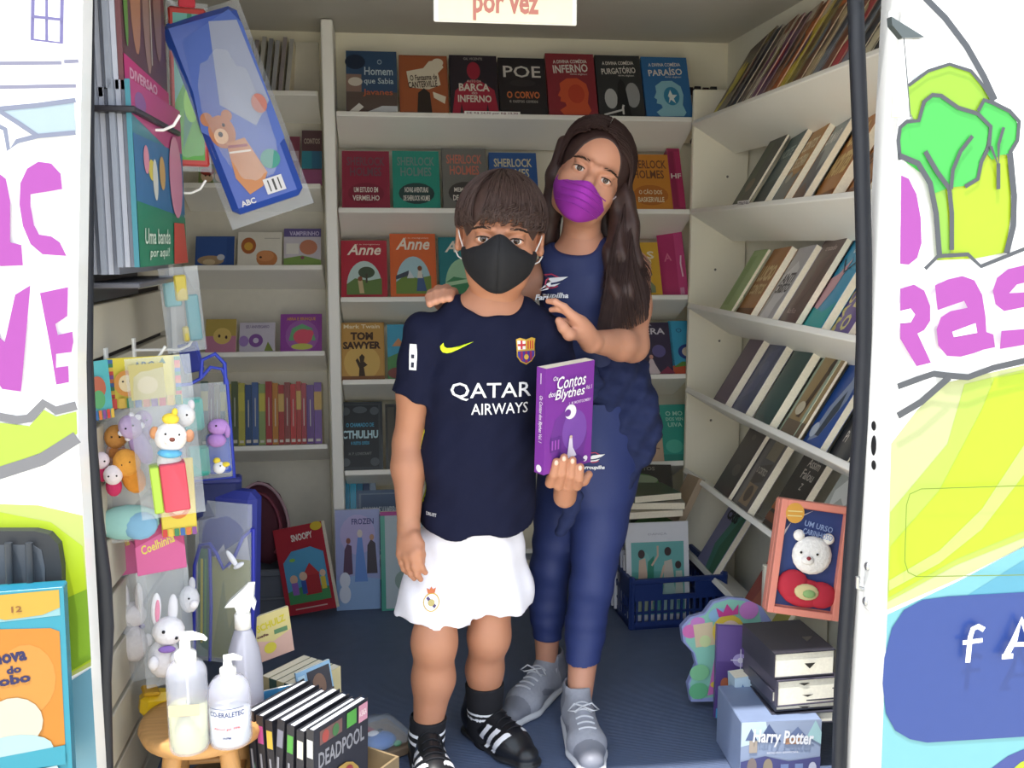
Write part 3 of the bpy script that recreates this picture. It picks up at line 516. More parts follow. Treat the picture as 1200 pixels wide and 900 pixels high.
lbc = ['#3c5a4a', '#6e2a30', '#8f7a2c', '#2f5c52', '#b7a838', '#54603c', '#b7b048', '#2c4c7c', '#40609a', '#8aa05c', '#a8282a', '#c07a22', '#a82a26', '#8f3a34', '#c4302c', '#b53228', '#a92a34', '#5c2c80', '#6a3a96']
xx = [236, 245, 252, 259, 265, 272, 280, 288, 296, 304, 312, 320, 327, 334, 341, 348, 354, 360, 369, 378]
names = ['dull green', 'brownish red', 'olive and gold', 'bottle green', 'mustard', 'mossy', 'lemon-banded', 'dark blue', 'mid blue', 'pale green', 'scarlet', 'orange', 'bright red', 'russet', 'tomato red', 'vermilion', 'cherry red', 'dark purple', 'violet']
for i, c in enumerate(lbc):
    a = at(xx[i], 522, Y=YLF+0.02).x; b = at(xx[i+1], 522, Y=YLF+0.02).x
    M = T3(((a+b)/2, YLF, ZL[4])) @ R3(-12, 'X') @ T3((0, 0.012, 0.001))
    ar = [('r', .15, .04, .85, .09, '#d8d2c4'), ('l', [(.5, .3), (.5, .75)], .012, '#e0dccc')] if i % 3 else [('r', .0, .55, 1, .85, '#c9bf4a' if i < 10 else '#d8b060'), ('r', .2, .04, .8, .08, '#d8d2c4')]
    book('book', names[i]+' spine-out storybook in the row on the fifth shelf of the left bookcase', b-a-0.001, solve_h(M, 447+(i*7 % 5)), 0.12, c, ar, M, 'storybooks standing in a row, spines out')

# ------------------------------------------------------------------ books on the right bookcase (covers face the aisle, leaning on the wall)
RG = ['comics leaning on the top right shelf', 'books leaning on the second right shelf', 'books leaning on the third right shelf', 'books leaning on the fourth right shelf', 'books leaning on the fifth right shelf', 'books leaning on the lowest right shelf']
def ysolve(px, z):
    lo, hi = 1.2, 3.2
    for _ in range(40):
        y = (lo+hi)/2; v = Vector((XR, y, z-H)); q = 600+F*v.dot(RT)/v.dot(FW)
        if q < px: hi = y
        else: lo = y
    return y
def rb(row, px0, px1, hh, cover, art, label, t=0.025, w=None, spine=None, cat='book', nm='book'):
    t *= 0.66; hh *= (1, 1.06, 0.98, 1.0, 0.98, 0.98)[row]; z = ZR[row]; y1, y0 = ysolve(px0, z), ysolve(px1, z); sp = y1-y0
    w = w or min(sp+0.012, 0.155); a = math.degrees(math.asin(min(0.5, (t+0.001)/sp)))
    M = T3((XR, y1, z)) @ R3(-90, 'Z') @ R3(-TR, 'X') @ T3((0.002, 0.006+w*math.sin(math.radians(a)), 0.001)) @ R3(-a, 'Z') @ T3((w/2, 0, 0))
    return book(nm, label, w, hh, t, cover, art, M, RG[row], cat, spine=spine)
CL = ['#6b5f4a', '#4c4a52', '#3c3d52', '#5c4c44', '#d8cdb8', '#7a3a6a', '#5b2c5c', '#96603c', '#d06a2c', '#d8c62c', '#8a7a3c', '#7a4a34', '#c9b48a', '#7c8796', '#8a4c34', '#c02a3c', '#7d8c9e', '#2c3442', '#d9cfae', '#22252e', '#3a3434', '#5c4438', '#4a3c30', '#4c7a4c']
CN = ['khaki', 'slate', 'indigo-grey', 'dull brown', 'cream', 'plum', 'deep purple', 'copper', 'orange', 'acid yellow', 'olive', 'rust', 'sand', 'steel grey', 'brick', 'scarlet', 'blue-grey', 'dark slate', 'ivory', 'black', 'charcoal', 'umber', 'dark olive-brown', 'leafy green']
y_ = 2.90
for i in range(24):
    w = 0.17; sp = 0.0465; t = 0.0045; a = 6.5; c = CL[i]
    M = T3((XR, y_-sp*i+0.0, ZR[0])) @ R3(-90, 'Z') @ R3(-TR, 'X') @ T3((0.002, 0.034, 0.001)) @ R3(-a, 'Z') @ T3((w/2, 0, 0))
    if i > 21: w = 0.12; M = T3((XR, y_-sp*i+0.0, ZR[0])) @ R3(-90, 'Z') @ R3(-TR, 'X') @ T3((0.002, 0.034, 0.001)) @ R3(-a, 'Z') @ T3((w/2, 0, 0))
    d = CL[(i*7+3) % 24]; e = CL[(i*5+9) % 24]
    book('comic_book', CN[i]+' comic book leaning in the fanned row on the top right shelf', w, 0.255+0.008*((i*5) % 3), t, c,
         [('r', 0, .82, 1, 1, d), ('p', [(0, .1), (.3, .5), (.1, .7), (.4, .78), (.6, .5), (.5, .2), (.3, .05)], e), ('e', .2, .35, .12, .1, d), ('r', .02, .02, .3, .12, '#c9c4b8'), ('e', .7, .5, .2, .2, e)], M, RG[0], 'comic', pages=['#8c8270', '#6c6458', '#c9c0a8'][i % 3])
tv = lambda s, c, v=.5, w=.3, x=.35: ('t', s, x, v, w*2.2, w*.42, .02, 0, 82, c)     # lettering running up the cover
def tl(s1, s2, c): return [('t', s1, .5, .68, .78, .14, .03, c)]+([('t', s2, .5, .48, .8, .16, .03, c)] if s2 else [])
# second shelf
rb(1, 850, 869, .20, '#33382f', [('r', .05, .05, .5, .95, '#44503c'), ('e', .5, .3, .2, .1, '#6b5f4a')], 'thin black-green book farthest in on the second right shelf', .012)
rb(1, 869, 890, .21, '#3d5658', tl('NOITE', None, '#a9b8b0')+[('r', 0, 0, 1, .3, '#2f3c40')], 'dark teal book with faded lettering, second right shelf')
rb(1, 890, 913, .225, '#b57a2e', tl('CONTOS', 'DE GUERRA', '#ecdcb4')+[('p', [(0, 0), (0, .3), (.3, .4), (.6, .28), (1, .36), (1, 0)], '#7a7a76'), ('e', .4, .3, .16, .06, '#a8a49a')], 'amber book with a grey misty base, second right shelf')
rb(1, 913, 935, .235, '#8e9898', tl('O MAR', None, '#dcdcd4')+[('p', [(0, 0), (0, .5), (.4, .56), (.7, .3), (1, .4), (1, 0)], '#5c5c64'), ('p', [(0, .1), (.5, .2), (1, .05), (1, 0), (0, 0)], '#6b4c40')], 'misty grey book with a dark rocky picture, second right shelf')
rb(1, 935, 970, .25, '#b5702a', [('t', 'AS MIL E', .5, .84, .7, .12, .04, '#e6c27a'), ('t', 'UMA', .5, .62, .7, .2, .06, '#e6c27a'), ('t', 'NOITES', .5, .34, .84, .24, .06, '#e6c27a'), ('r', 0, 0, 1, .06, '#7c4418')], 'large orange-brown book with big gold ornamental lettering, second right shelf', .036)
rb(1, 970, 1008, .22, '#a9682e', [('t', 'LENDAS', .5, .66, .8, .2, .06, '#4c2c1c'), ('t', 'DO SUL', .5, .4, .8, .18, .06, '#4c2c1c'), ('r', 0, 0, 1, .12, '#6c3c1c')], 'brown book with dark ornamental lettering cut off by the door seal, second right shelf', .036)
# third shelf
rb(2, 836, 852, .20, '#a3c27c', [('r', .1, .1, .5, .9, '#8fb06a')], 'thin pale green book farthest in on the third right shelf', .014)
rb(2, 852, 877, .21, '#b5763a', [('t', 'LUCIO', .5, .62, .84, .24, .05, '#e8c890'), ('t', 'CONTOS', .5, .38, .8, .16, .05, '#e8c890'), ('r', 0, 0, 1, .1, '#6c4020')], 'copper-brown book with pale block lettering, third right shelf', .028)
rb(2, 877, 899, .215, '#b9b6ba', [('p', [(.1, 0), (.2, .3), (.1, .6), (.5, .8), (.8, .7), (.9, .4), (.7, .2), (.7, 0)], '#e2dfe0'), ('t', 'ANTI', .5, .56, .7, .14, .04, '#3c3640'), ('t', 'CRISTO', .5, .42, .8, .13, .04, '#3c3640')], 'pale grey book with a white smoke figure, third right shelf')
rb(2, 899, 926, .245, '#5b4440', [('t', 'tratado', .55, .86, .5, .06, .02, '#b9a49a'), ('p', [(.2, .2), (.5, .5), (.4, .7), (.8, .8), (.7, .4), (.4, .1)], '#6c544e'), ('t', 'kafka', .5, .14, .4, .06, '#b9a49a')], 'tall chocolate brown book, third right shelf', .024)
rb(2, 926, 956, .265, '#2a97c2', [('t', 'alem', .6, .88, .4, .07, .03, '#dcecf0'), ('t', 'do bem', .6, .79, .5, .07, .03, '#dcecf0'), ('p', [(0, .1), (0, .5), (.3, .55), (.55, .7), (.5, .4), (.3, .2)], '#d4a0a8'), ('p', [(0, 0), (0, .22), (.6, .16), (1, .26), (1, 0)], '#2aa4a4'), ('l', [(.2, .7), (.5, .56), (.85, .66)], .02, '#223044')], 'bright blue book with a pink bird-like figure, third right shelf', .03)
rb(2, 956, 987, .28, '#5c4690', [('t', 'MAQUIAVEL', .26, .5, 1.9, .14, .03, 0, 84, '#d8c87a'), ('t', 'O PRINCIPE', .68, .5, 1.9, .17, .03, 0, 84, '#e2d68a')], 'violet book with gold capitals running up its cover, third right shelf', .032)
rb(2, 987, 1010, .23, '#7c2a34', [('t', 'ARTE', .5, .4, .8, .14, .04, '#e8dcd4')], 'wine red book cut off by the door seal, third right shelf', .02)
# fourth shelf
rb(3, 826, 847, .225, '#6a5468', [('r', .05, .05, .95, .95, '#745e72')], 'dusty mauve book farthest in on the fourth right shelf', .032)
rb(3, 847, 872, .225, '#3f4a74', [('p', [(0, .1), (.4, .5), (.3, .8), (.8, .9), (.7, .3)], '#58608a'), ('e', .5, .6, .2, .1, '#6c7498')], 'navy-violet mottled book, fourth right shelf', .034)
rb(3, 872, 900, .225, '#1f4442', [('r', .1, .08, .9, .92, '#264e4c')], 'bottle green book, fourth right shelf', .034)
rb(3, 900, 908, .22, '#a6b8a2', None, 'thin pale sage book tucked between thicker ones, fourth right shelf', .01, .14)
rb(3, 908, 929, .23, '#a3895a', [('e', .62, .8, .14, .1, '#3c2c1e'), ('p', [(.5, .76), (.42, .5), (.3, .2), (.5, .2), (.6, .5), (.66, .74)], '#4c3826'), ('e', .3, .3, .2, .08, '#d8cdb0'), ('r', 0, 0, 1, .16, '#6c5c48')], 'ochre book with a dark slender figure, fourth right shelf', .012)
rb(3, 929, 955, .24, '#1f4c9e', [('p', [(.2, .02), (.3, .4), (.6, .7), (.5, .9), (.8, .9), (.9, .5), (.6, .1)], '#8a9ab8'), ('p', [(.4, .1), (.5, .4), (.7, .6), (.8, .4), (.6, .1)], '#2c3c4c'), ('e', .25, .15, .16, .08, '#c4d0e0')], 'royal blue book with a grey swirling figure, fourth right shelf', .026)
rb(3, 955, 962, .24, '#23262c', None, 'thin black book wedged beside the royal blue one, fourth right shelf', .008, .14)
rb(3, 962, 998, .25, '#1f1a1e', [('e', .85, .68, .3, .24, '#c8343c'), ('p', [(.3, .4), (.5, .86), (.8, .9), (.95, .4)], '#18151a'), ('t', 'ORGULHO', .5, .38, .76, .11, .03, '#dad4cc'), ('t', 'e', .5, .29, .08, .05, '#dad4cc'), ('t', 'Preconceito', .5, .2, .82, .11, .01, '#dad4cc')], 'black book with a red disc and white lettering, fourth right shelf by the door seal', .03)
# fifth shelf
rb(4, 829, 849, .235, '#3c3336', [('e', .6, .34, .2, .08, '#5c5250'), ('e', .5, .8, .1, .04, '#5c5250')], 'dark brown-black book with faint emblem, farthest in on the fifth right shelf', .02)
rb(4, 849, 885, .245, '#5e5a5c', [('r', .4, .62, .9, .96, '#8a806a'), ('p', [(.3, .5), (.9, .6), (.85, .36), (.35, .28)], '#4a423e'), ('r', .35, .04, .85, .3, '#9c8468'), ('t', 'O CORTIÇO', .6, .46, .5, .1, .03, '#c4bcae'), ('e', .6, .18, .16, .1, '#5c4c42')], 'grey book with a tan stamp-like picture, fifth right shelf', .034)
rb(4, 885, 925, .235, '#211c1b', [('t', 'Assim', .6, .84, .5, .11, .01, '#c9c0b4'), ('t', 'Falou', .6, .7, .5, .11, .01, '#c9c0b4'), ('t', 'Z', .6, .56, .1, .08, .02, '#c9c0b4'), ('r', 0, .2, 1, .3, '#a45a30'), ('r', 0, .06, 1, .16, '#6c3a24')], 'black book with white script and orange bands, fifth right shelf', .03)
rb(4, 925, 990, .235, '#b9beb6', [('p', [(.2, .5), (.1, .7), (.3, .86), (.5, .8), (.7, .92), (.8, .7), (.6, .6), (.4, .66)], '#e8ebe4'), ('e', .25, .3, .1, .06, '#5c7a54'), ('e', .6, .84, .1, .06, '#5c7a54'), ('e', .85, .62, .08, .05, '#5c7a54'), ('t', 'A BELA', .72, .44, .4, .1, .02, '#3a3c3a'), ('t', 'Nunca', .72, .3, .36, .09, .01, '#3a3c3a')], 'pale book with white blossoms and green leaves, fifth right shelf above the peach box', .034)
# lowest shelf
rb(5, 812, 862, .25, '#8a8ab8', [('p', [(.55, 0), (.35, .3), (.5, .6), (.45, 1), (1, 1), (1, 0)], '#4c8a78'), ('p', [(.75, 0), (.6, .3), (.8, .7), (1, .9), (1, 0)], '#3c7058'), ('t', 'INVASÃO', .48, .84, .6, .08, .02, '#1d2026'), ('t', 'CRIS', .44, .7, .56, .13, .05, '#1d2026')], 'lilac and green book with black lettering behind the blue crate, lowest right shelf', .03, .165)
rb(5, 862, 885, .24, '#a04438', [('p', [(.3, 0), (.5, .5), (.3, .8), (.9, .9), (1, 0)], '#b86048')], 'brick red book next to the lilac one on the lowest right shelf', .02)
rb(5, 885, 905, .22, '#a8a03c', None, 'olive yellow book behind the princess book on the lowest right shelf', .02)
# ------------------------------------------------------------------ hanging goods on the slatted board
def film(a=0.12): return mat('#dfe6ee', 0.12, noise=0.02, alpha=a, coat=0.5)
XS = -0.484
def mags(n, px0, px1, ybot, h, ylen, cover, art, group, lab, far=1.69, last=None):
    x0 = XS+0.004; x1 = at(px1, 300, Y=far).x; st = (x1-x0)/n
    zb = at((px0+px1)/2, ybot, Y=far).z
    ords = ['first', 'second', 'third', 'fourth', 'fifth', 'sixth', 'seventh', 'eighth', 'ninth', 'tenth']
    for i in range(n):
        z = zb+(0.012 if i >= n*0.55 else 0)+0.004*((i*3) % 3)
        M = T3((x0+st*(i+1), far+0.004*((i*5) % 3)+ylen/2, z)) @ R3(90, 'Z')
        # front cover faces +x: local -y -> +x
        b = book('magazine', (lab % ords[i]) if i < n-1 else last, ylen-0.01*((i*7) % 3), h, st*0.93, cover if i == n-1 else ['#8f95a4', '#b9bcc9', '#7d8292'][i % 3], art if i == n-1 else None, M, group, 'magazine', pages='#c9cbd6')
    return zb
mags(9, 108, 154, 112, 0.36, 0.36, '#6a3c40', [('r', .02, .02, .98, .98, '#5c3a3e'), ('e', .3, .6, .12, .4, '#b07a5c'), ('e', .55, .5, .1, .35, '#9c7c70'), ('e', .8, .55, .1, .3, '#8c6c64'), ('p', [(0, .0), (0, .16), (1, .12), (1, 0)], '#c02a70'), ('t', 'DIVERSAO', .4, .09, .6, .05, .03, '#e0b0c4'), ('e', .08, .4, .04, .2, '#5c8a3c'), ('l', [(.6, .2), (.62, .6), (.5, .9)], .02, '#c9c2b4')],
     'magazines in the upper hanging stack', '%s magazine from the board in the upper hanging stack, page edges outward', last='glossy maroon magazine with a magenta banner closing the upper hanging stack')
mags(10, 108, 163, 322, 0.30, 0.40, '#2c7c8c', [('p', [(0, .82), (0, 1), (1, 1), (1, .66)], '#b8407c'), ('e', .16, .9, .1, .06, '#8a5a9a'), ('r', 0, .32, 1, .72, '#2f6a9c'), ('p', [(0, 0), (0, .36), (1, .30), (1, 0)], '#1f7c5c'), ('e', .3, .55, .06, .06, '#d8c84c'), ('e', .36, .5, .05, .12, '#d5d8d0'), ('e', .2, .6, .05, .08, '#d88aa0'), ('e', .5, .55, .06, .1, '#c9a05c'), ('e', .8, .55, .15, .26, '#d58aa8'), ('p', [(.66, .0), (.7, .26), (.94, .26), (1, 0)], '#c9483c'), ('t', 'Uma banda', .34, .17, .5, .09, .01, .2, 0, '#dff0e0'), ('t', 'por aqui!', .36, .07, .4, .07, .01, .2, 0, '#dff0e0')],
     'magazines in the lower hanging stack', '%s magazine from the board in the lower hanging stack, page edges outward', last='teal and pink children\'s magazine facing the aisle on the lower hanging stack')
p = at(130, 118, Y=1.69)
rk = thing('display_ledge', 'black plastic ledge under the upper hanging magazine stack', 'ledge', T3((XS, 1.68, p.z-0.012)))
MB().box(0, 0.10, 0.0, 0.37, -0.006, 0.004, mat('#25232a', 0.4), 0.002).build('tray', rk); MB().box(0.0, 0.004, 0.0, 0.37, -0.03, 0.02, mat('#25232a', 0.4)).build('back_plate', rk)
p2_ = at(130, 326, Y=1.69)
rk = thing('display_ledge', 'black plastic ledge under the lower hanging magazine stack', 'ledge', T3((XS, 1.68, p2_.z-0.012)))
MB().box(0, 0.09, 0.01, 0.39, -0.005, 0.004, mat('#55555c', 0.4), 0.002).build('tray', rk); MB().box(0.0, 0.004, 0.0, 0.37, -0.03, 0.02, mat('#25232a', 0.4)).build('back_plate', rk)
def hook(px, py, Y, ln, lab):
    p = at(px, py, Y=Y); o = thing('display_hook', lab, 'hook', T3((XS, Y, p.z)), 'white wire hooks on the slatted board'); L = p.x-XS
    MB().tube([(0.0, 0, -0.004), (L-0.03, 0, -0.004), (L-0.012, -0.002, 0.004), (L, -0.004, 0.022)], 0.0028, M_PLW, 8).build('arm', o)
    MB().box(-0.001, 0.004, -0.008, 0.008, -0.02, 0.02, M_PLW, 0.001).build('clip', o)
hook(212, 150, 1.86, .1, 'white wire hook poking out under the upper magazine stack')
hook(242, 224, 2.12, .1, 'small white wire hook beside the dangling bear package')
hook(195, 420, 1.80, .1, 'white wire hook carrying the yellow animal card pack')
hook(229, 407, 2.00, .1, 'white wire hook right above the blue-rimmed toy pouch')
hook(212, 610, 1.84, .1, 'white wire hook carrying the rabbit packs')
# ---- generic pouch: film sheet front and back with puffed middle
def pouch(mb, w, h, t, m, M=None, n=9, top=1.0):
    vs = []; fs = []
    for s in (-1, 1):
        o = len(vs)
        for j in range(n+1):
            for i in range(n+1):
                u, v = i/n, j/n; puff = (math.sin(PI*u)*math.sin(PI*min(v*1.05, 1)))**0.5 if 0 < u < 1 and 0 < v < .95 else 0
                wr = 0.1*math.sin(u*17+v*9)*math.sin(v*13)
                vs.append(((u-.5)*w, s*(t/2*puff*(1+wr)), v*h))
        for j in range(n):
            for i in range(n):
                a = o+j*(n+1)+i; f = (a, a+1, a+n+2, a+n+1); fs.append(f if s < 0 else f[::-1])
    return mb.add(vs, fs, m, M, True)
def plush(label, M, parts, eyes=(), group=None, cat='toy', name='plush_toy', fuzz=0.35):
    o = thing(name, label, cat, M, group)
    for nm, c, r, col in parts:
        MB().ball(c, r, mat(dull(col, .05), 0.95, noise=0.12, scale=120, bump=0.8)).build(nm, o)
    for e in eyes: MB().ball(e[:3], e[3], mat('#141418', 0.15), 8).build('eye', o)
    return o
def PM(px, py, Y, yaw=0, roll=0):
    return T3(at(px, py, Y=Y)) @ R3(yaw, 'Z') @ R3(roll, 'Y')
# red-framed activity pack
o = thing('activity_pack', 'red-framed green landscape pack in clear film beside the upper magazines', 'package', PM(224, 195, 2.10, 12, 1))
MB().box(-.036, .036, 0, .012, 0, .31, mat('#a8322c', 0.4), .004).build('card', o)
draw(MB(), [('r', .12, .04, .88, .96, '#5ca09a'), ('p', [(.12, .04), (.12, .4), (.5, .6), (.88, .3), (.88, .04)], '#4a9a34'), ('p', [(.3, .1), (.5, .96), (.62, .96), (.6, .3)], '#2c7a5c'), ('e', .55, .4, .2, .12, '#7cc040'), ('e', .7, .84, .14, .1, '#b9d4dc')], .072, .31).build('picture', o)
pouch(MB(), .08, .33, .02, film(.15), T3((0, .004, -.01))).build('film', o)
MB().box(-.016, .016, 0, .006, .31, .42, mat('#b8283a', 0.4), .002).build('hang_tab', o)
# bear package: a long blue boxy pack wrapped in film
o = thing('wrapped_package', 'long blue package with a printed brown bear, wrapped in shiny film and hanging askew', 'package', PM(357, 226, 2.12, 8, -19) @ T3((-.075, 0, 0)) @ Matrix.Diagonal((1.12, 1, .98, 1)))
MB().box(-.068, .068, 0, .085, 0, .40, mat('#2c4ca4', 0.35, coat=.4), .012).build('pack', o)
draw(MB(), [('p', [(.0, .45), (.2, .9), (.9, .98), (1, .9), (1, .3), (.6, .2)], '#3a5ab4'), ('p', [(.35, .55), (.6, .95), (.95, .92), (.98, .5), (.7, .4)], '#8d97b4'), ('e', .25, .42, .17, .085, '#b06a3c'), ('e', .12, .5, .08, .035, '#b06a3c'), ('e', .38, .49, .07, .03, '#b06a3c'), ('e', .22, .40, .09, .04, '#e0b488'), ('e', .22, .41, .03, .014, '#241a18'), ('e', .3, .45, .02, .01, '#241a18'),
  ('p', [(.2, .18), (.25, .36), (.5, .36), (.62, .16), (.5, .1), (.3, .08)], '#c07c48'), ('l', [(.25, .34), (.5, .32)], .014, '#8c2c3c'), ('l', [(.24, .31), (.52, .29)], .01, '#e8e0d4'), ('e', .72, .22, .13, .05, '#2c8a7c'), ('e', .84, .5, .1, .05, '#b86a5c'),
  ('r', .52, .05, .78, .13, '#d8d8dc'), ('l', [(.58, .06), (.58, .12)], .006, '#333333'), ('l', [(.65, .06), (.65, .12)], .01, '#333333'), ('l', [(.72, .06), (.72, .12)], .006, '#333333'), ('t', 'ABC', .24, .045, .2, .03, .03, '#d8d8dc')], .136, .40).build('printed_face', o)
pouch(MB(), .16, .44, .12, film(.2), T3((0, .042, -.025))).build('film', o)
MB().tube([(-0.02, .04, .41), (-0.05, .0, .47), (-0.06, -.02, .54)], .004, film(.4), 6).build('film_twist', o)
# small bag with yellow and teal goods
o = thing('toy_pouch', 'clear pouch with yellow and teal pieces hanging below the teal magazine', 'package', PM(220, 412, 1.98, 25, -4))
pouch(MB(), .075, .165, .02, film(.2)).build('film', o); MB().box(-.032, .0, -.004, .006, .09, .14, mat(dull('#4c9aa0'), .4), .003).build('teal_piece', o)
MB().box(-.012, .012, -.008, .002, .10, .15, mat(dull('#c9b43c'), .4), .003).build('yellow_piece', o); MB().box(.006, .032, -.004, .006, .02, .11, mat(dull('#2c8a94'), .4), .003).build('teal_piece', o); MB().box(-.006, .006, -.008, .002, .02, .05, mat(dull('#c9b43c'), .4), .003).build('yellow_piece', o)
# card packs
def stripes(y0, y1, n=8, vert=False):
    cs = ['#c9342c', '#e0b43c', '#2c7a4c', '#2c5ca4', '#d06a2c', '#7a3c8a']; L = []
    for i in range(n):
        a, b = i/n, (i+1)/n
        if vert: L += [('r', y0, .2+.78*a, y1, .2+.78*b, cs[i % 6])]
        else: L += [('r', a+.1/n, y0, b-.1/n, y1, cs[i % 6])]
    return L
o = thing('toy_card_pack', 'blue-green card with a rainbow striped edge, farthest left of the hanging packs', 'package', PM(115, 492, 1.72, 42, -3))
MB().box(-.028, .028, 0, .002, 0, .10, mat(dull('#4cb0b8'), .4)).build('card', o)
draw(MB(), stripes(0, .18, 8, True)+stripes(0, .16)+[('e', .55, .55, .26, .2, '#b0563c'), ('e', .55, .35, .2, .16, '#4c9a5c')], .056, .10).build('picture', o)
o = thing('toy_card_pack', 'yellow animal card with a lion face heading a clear bag of finger puppets', 'package', PM(172, 476, 1.78, 14, -1))
MB().box(-.060, .060, 0, .002, 0, .088, mat(dull('#e8d42c'), .4)).build('card', o)
draw(MB(), stripes(0, .08, 10, True)+[('r', .92, .2+.078*i, 1, .278+.078*i, ['#c9342c', '#2c7a4c', '#2c5ca4', '#d06a2c'][i % 4]) for i in range(10)]+stripes(.0, .2, 9)+[('e', .25, .5, .17, .26, '#d88a2c'), ('e', .25, .5, .11, .17, '#f0d8a8'), ('e', .2, .54, .015, .02, '#241a18'), ('e', .3, .54, .015, .02, '#241a18'), ('e', .55, .4, .15, .17, '#c9b0b8'), ('e', .5, .44, .015, .02, '#241a18'), ('e', .6, .44, .015, .02, '#241a18'), ('t', 'ABC', .5, .82, .28, .2, .02, '#2a4a3c'), ('p', [(.7, .86), (.76, .98), (.8, .86)], '#2c6a3c')], .12, .088).build('picture', o)
pouch(MB(), .155, .27, .05, film(.22), T3((-.018, .012, -.245))).build('film', o)
MB().box(-.03, .03, -.004, .0, -.20, -.06, mat(dull('#e0c83c'), .4), .002, T3((.04, -.018, -.035))).build('inner_card', o)
draw(MB(), [('e', .5, .74, .28, .12, '#6c4028'), ('e', .5, .72, .18, .08, '#d8a878'), ('e', .5, .38, .34, .16, '#d8742c'), ('e', .5, .38, .22, .1, '#f0c898')]+stripes(0, .1, 6), .06, .14, M=T3((.04, -.0225, -.235))).build('inner_picture', o)
G5 = 'little felt finger puppets in the clear bag'
def puppet(lab, px, py, Y, col, face, h=.055, w=.02, roll=0, curls=None):
    o = plush(lab, PM(px, py, Y, 10, roll), [('body', (0, 0, -.3*h), (w*.85, w*.6, h*.45), col), ('head', (0, -.004, h*.22), (w, w*.8, w*1.1), face)], [(-.006, -.02, h*.26, .0018), (.007, -.02, h*.26, .0018)], G5)
    if curls:
        for k in range(7): MB().ball((w*.9*math.cos(k), -.004, h*.22+w*.9*math.sin(k*.9+.6)), .006, mat(curls, .9, bump=.8), 8).build('curl', o)
    return o
puppet('lilac felt lamb puppet with a fluffy white wool cap', 158, 510, 1.75, '#a890c0', '#c0a8d0', .075, .02, -22, '#e8e4ee')
puppet('bright orange felt lion puppet below the lamb', 152, 550, 1.745, '#d88a2c', '#e09a3c', .06, .023, -18)
puppet('brownish-orange puppet behind the lion at the bag\'s left edge', 136, 520, 1.77, '#c07a3c', '#c88a44', .06, .02, 4)
puppet('small deep purple felt puppet at the top of the bag', 168, 498, 1.79, '#8a3c9a', '#9a4caa', .045, .016, 0)
puppet('white puppet with pink rim, lower of the two at the left edge', 133, 562, 1.73, '#c02c5c', '#e8dce0', .04, .016, 0)
puppet('white puppet with pink rim, upper and half hidden at the left edge', 119, 545, 1.735, '#c02c5c', '#e0d0d8', .04, .014, 0)
o = thing('cloth_bundle', 'pale turquoise cloth folded in the bottom of the puppet bag', 'cloth', PM(150, 612, 1.76, 12, 0))
MB().ball((0, 0, 0), (.055, .015, .032), mat('#8fbcb8', .8, bump=.5)).build('fold', o); MB().ball((.02, -.008, -.006), (.03, .01, .026), mat('#7aa8c8', .8, bump=.5)).build('fold', o)
# clear bag with a dog-like plush on a red and lime box
o = thing('clear_bag', 'big clear bag hanging in front, holding a white-faced plush and a red box', 'package', PM(205, 608, 1.70, 14, -3))
pouch(MB(), .105, .28, .06, film(.2), T3((0, .02, 0))).build('film', o)
draw(MB(), [('r', 0, 0, 1, 1, '#a89c5c'), ('e', .5, .4, .3, .25, '#b8a87c')], .055, .06, M=T3((-.02, .012, .21))).build('header_card', o)
o = plush('white-faced plush with a yellow crown and blue scarf in the clear bag', PM(200, 512, 1.69, 12, 6), [('head', (0, 0, 0), (.027, .022, .026), '#e6dfdc'), ('snout', (.002, -.02, -.004), (.012, .008, .009), '#f0e8e4'), ('nose', (.002, -.028, .001), (.005, .004, .004), '#6c3c34'), ('ear', (-.026, 0, .006), (.008, .006, .011), '#c88a5c'), ('ear', (.03, 0, .003), (.008, .006, .011), '#b07a5c'), ('crown', (-.002, -.002, .031), (.014, .01, .01), '#e8c83c'), ('crown_tip', (.004, -.002, .043), (.005, .005, .007), '#e8c83c'), ('scarf', (.0, -.006, -.027), (.02, .016, .008), '#5ca8d0'), ('body', (0, .006, -.045), (.02, .014, .024), '#e0dcd8')], [(-.009, -.02, .008, .002), (.013, -.02, .008, .002)])
plush('smaller pale grey plush head behind the crowned one', PM(216, 487, 1.72, 12, 0), [('head', (0, 0, 0), (.018, .014, .02), '#d8d4d4'), ('ear', (.012, 0, .018), (.006, .004, .009), '#c8c0c4')], [(.004, -.013, .003, .002)])
o = thing('gift_box', 'red and lime green cardboard box under the crowned plush', 'box', PM(203, 597, 1.69, 14, -4))
MB().box(-.014, .028, -.018, .02, 0, .082, mat(dull('#c8384c'), .5), .002).build('red_side', o); MB().box(-.03, -.0145, -.016, .02, 0, .08, mat(dull('#a8c83c'), .5), .002).build('lime_side', o)
# blue-rimmed pouch with a lilac elephant
o = thing('zip_pouch', 'clear pouch with a royal blue rim and a rounded carry handle', 'bag', PM(245, 562, 1.93, 10, -2))
pouch(MB(), .095, .19, .04, film(.18)).build('film', o)
mb = MB(); mb.tube([(-.048, 0, .19), (-.048, 0, 0), (.048, 0, 0), (.048, 0, .19), (.04, 0, .215), (.02, 0, .22), (.0, 0, .20), (-.02, 0, .19), (-.048, 0, .19)], .0035, mat('#2c3ca8', .4), 8); mb.build('rim', o)
mb = MB(); mb.tube([(.0, .0, .20), (.005, 0, .235), (.03, 0, .245), (.046, 0, .225), (.045, 0, .185)], .004, mat('#2c3ca8', .4), 8); mb.build('handle', o)
MB().box(-.04, .0, -.012, .0, .10, .165, mat(dull('#4cb0a4'), .7), .006).build('teal_cloth', o); MB().box(-.036, .004, -.012, .0, .01, .07, mat(dull('#3ca89c'), .7), .006).build('teal_cloth', o); MB().box(.0, .044, -.006, .006, .01, .09, mat(dull('#2c4cb4'), .7), .005).build('blue_cloth', o)
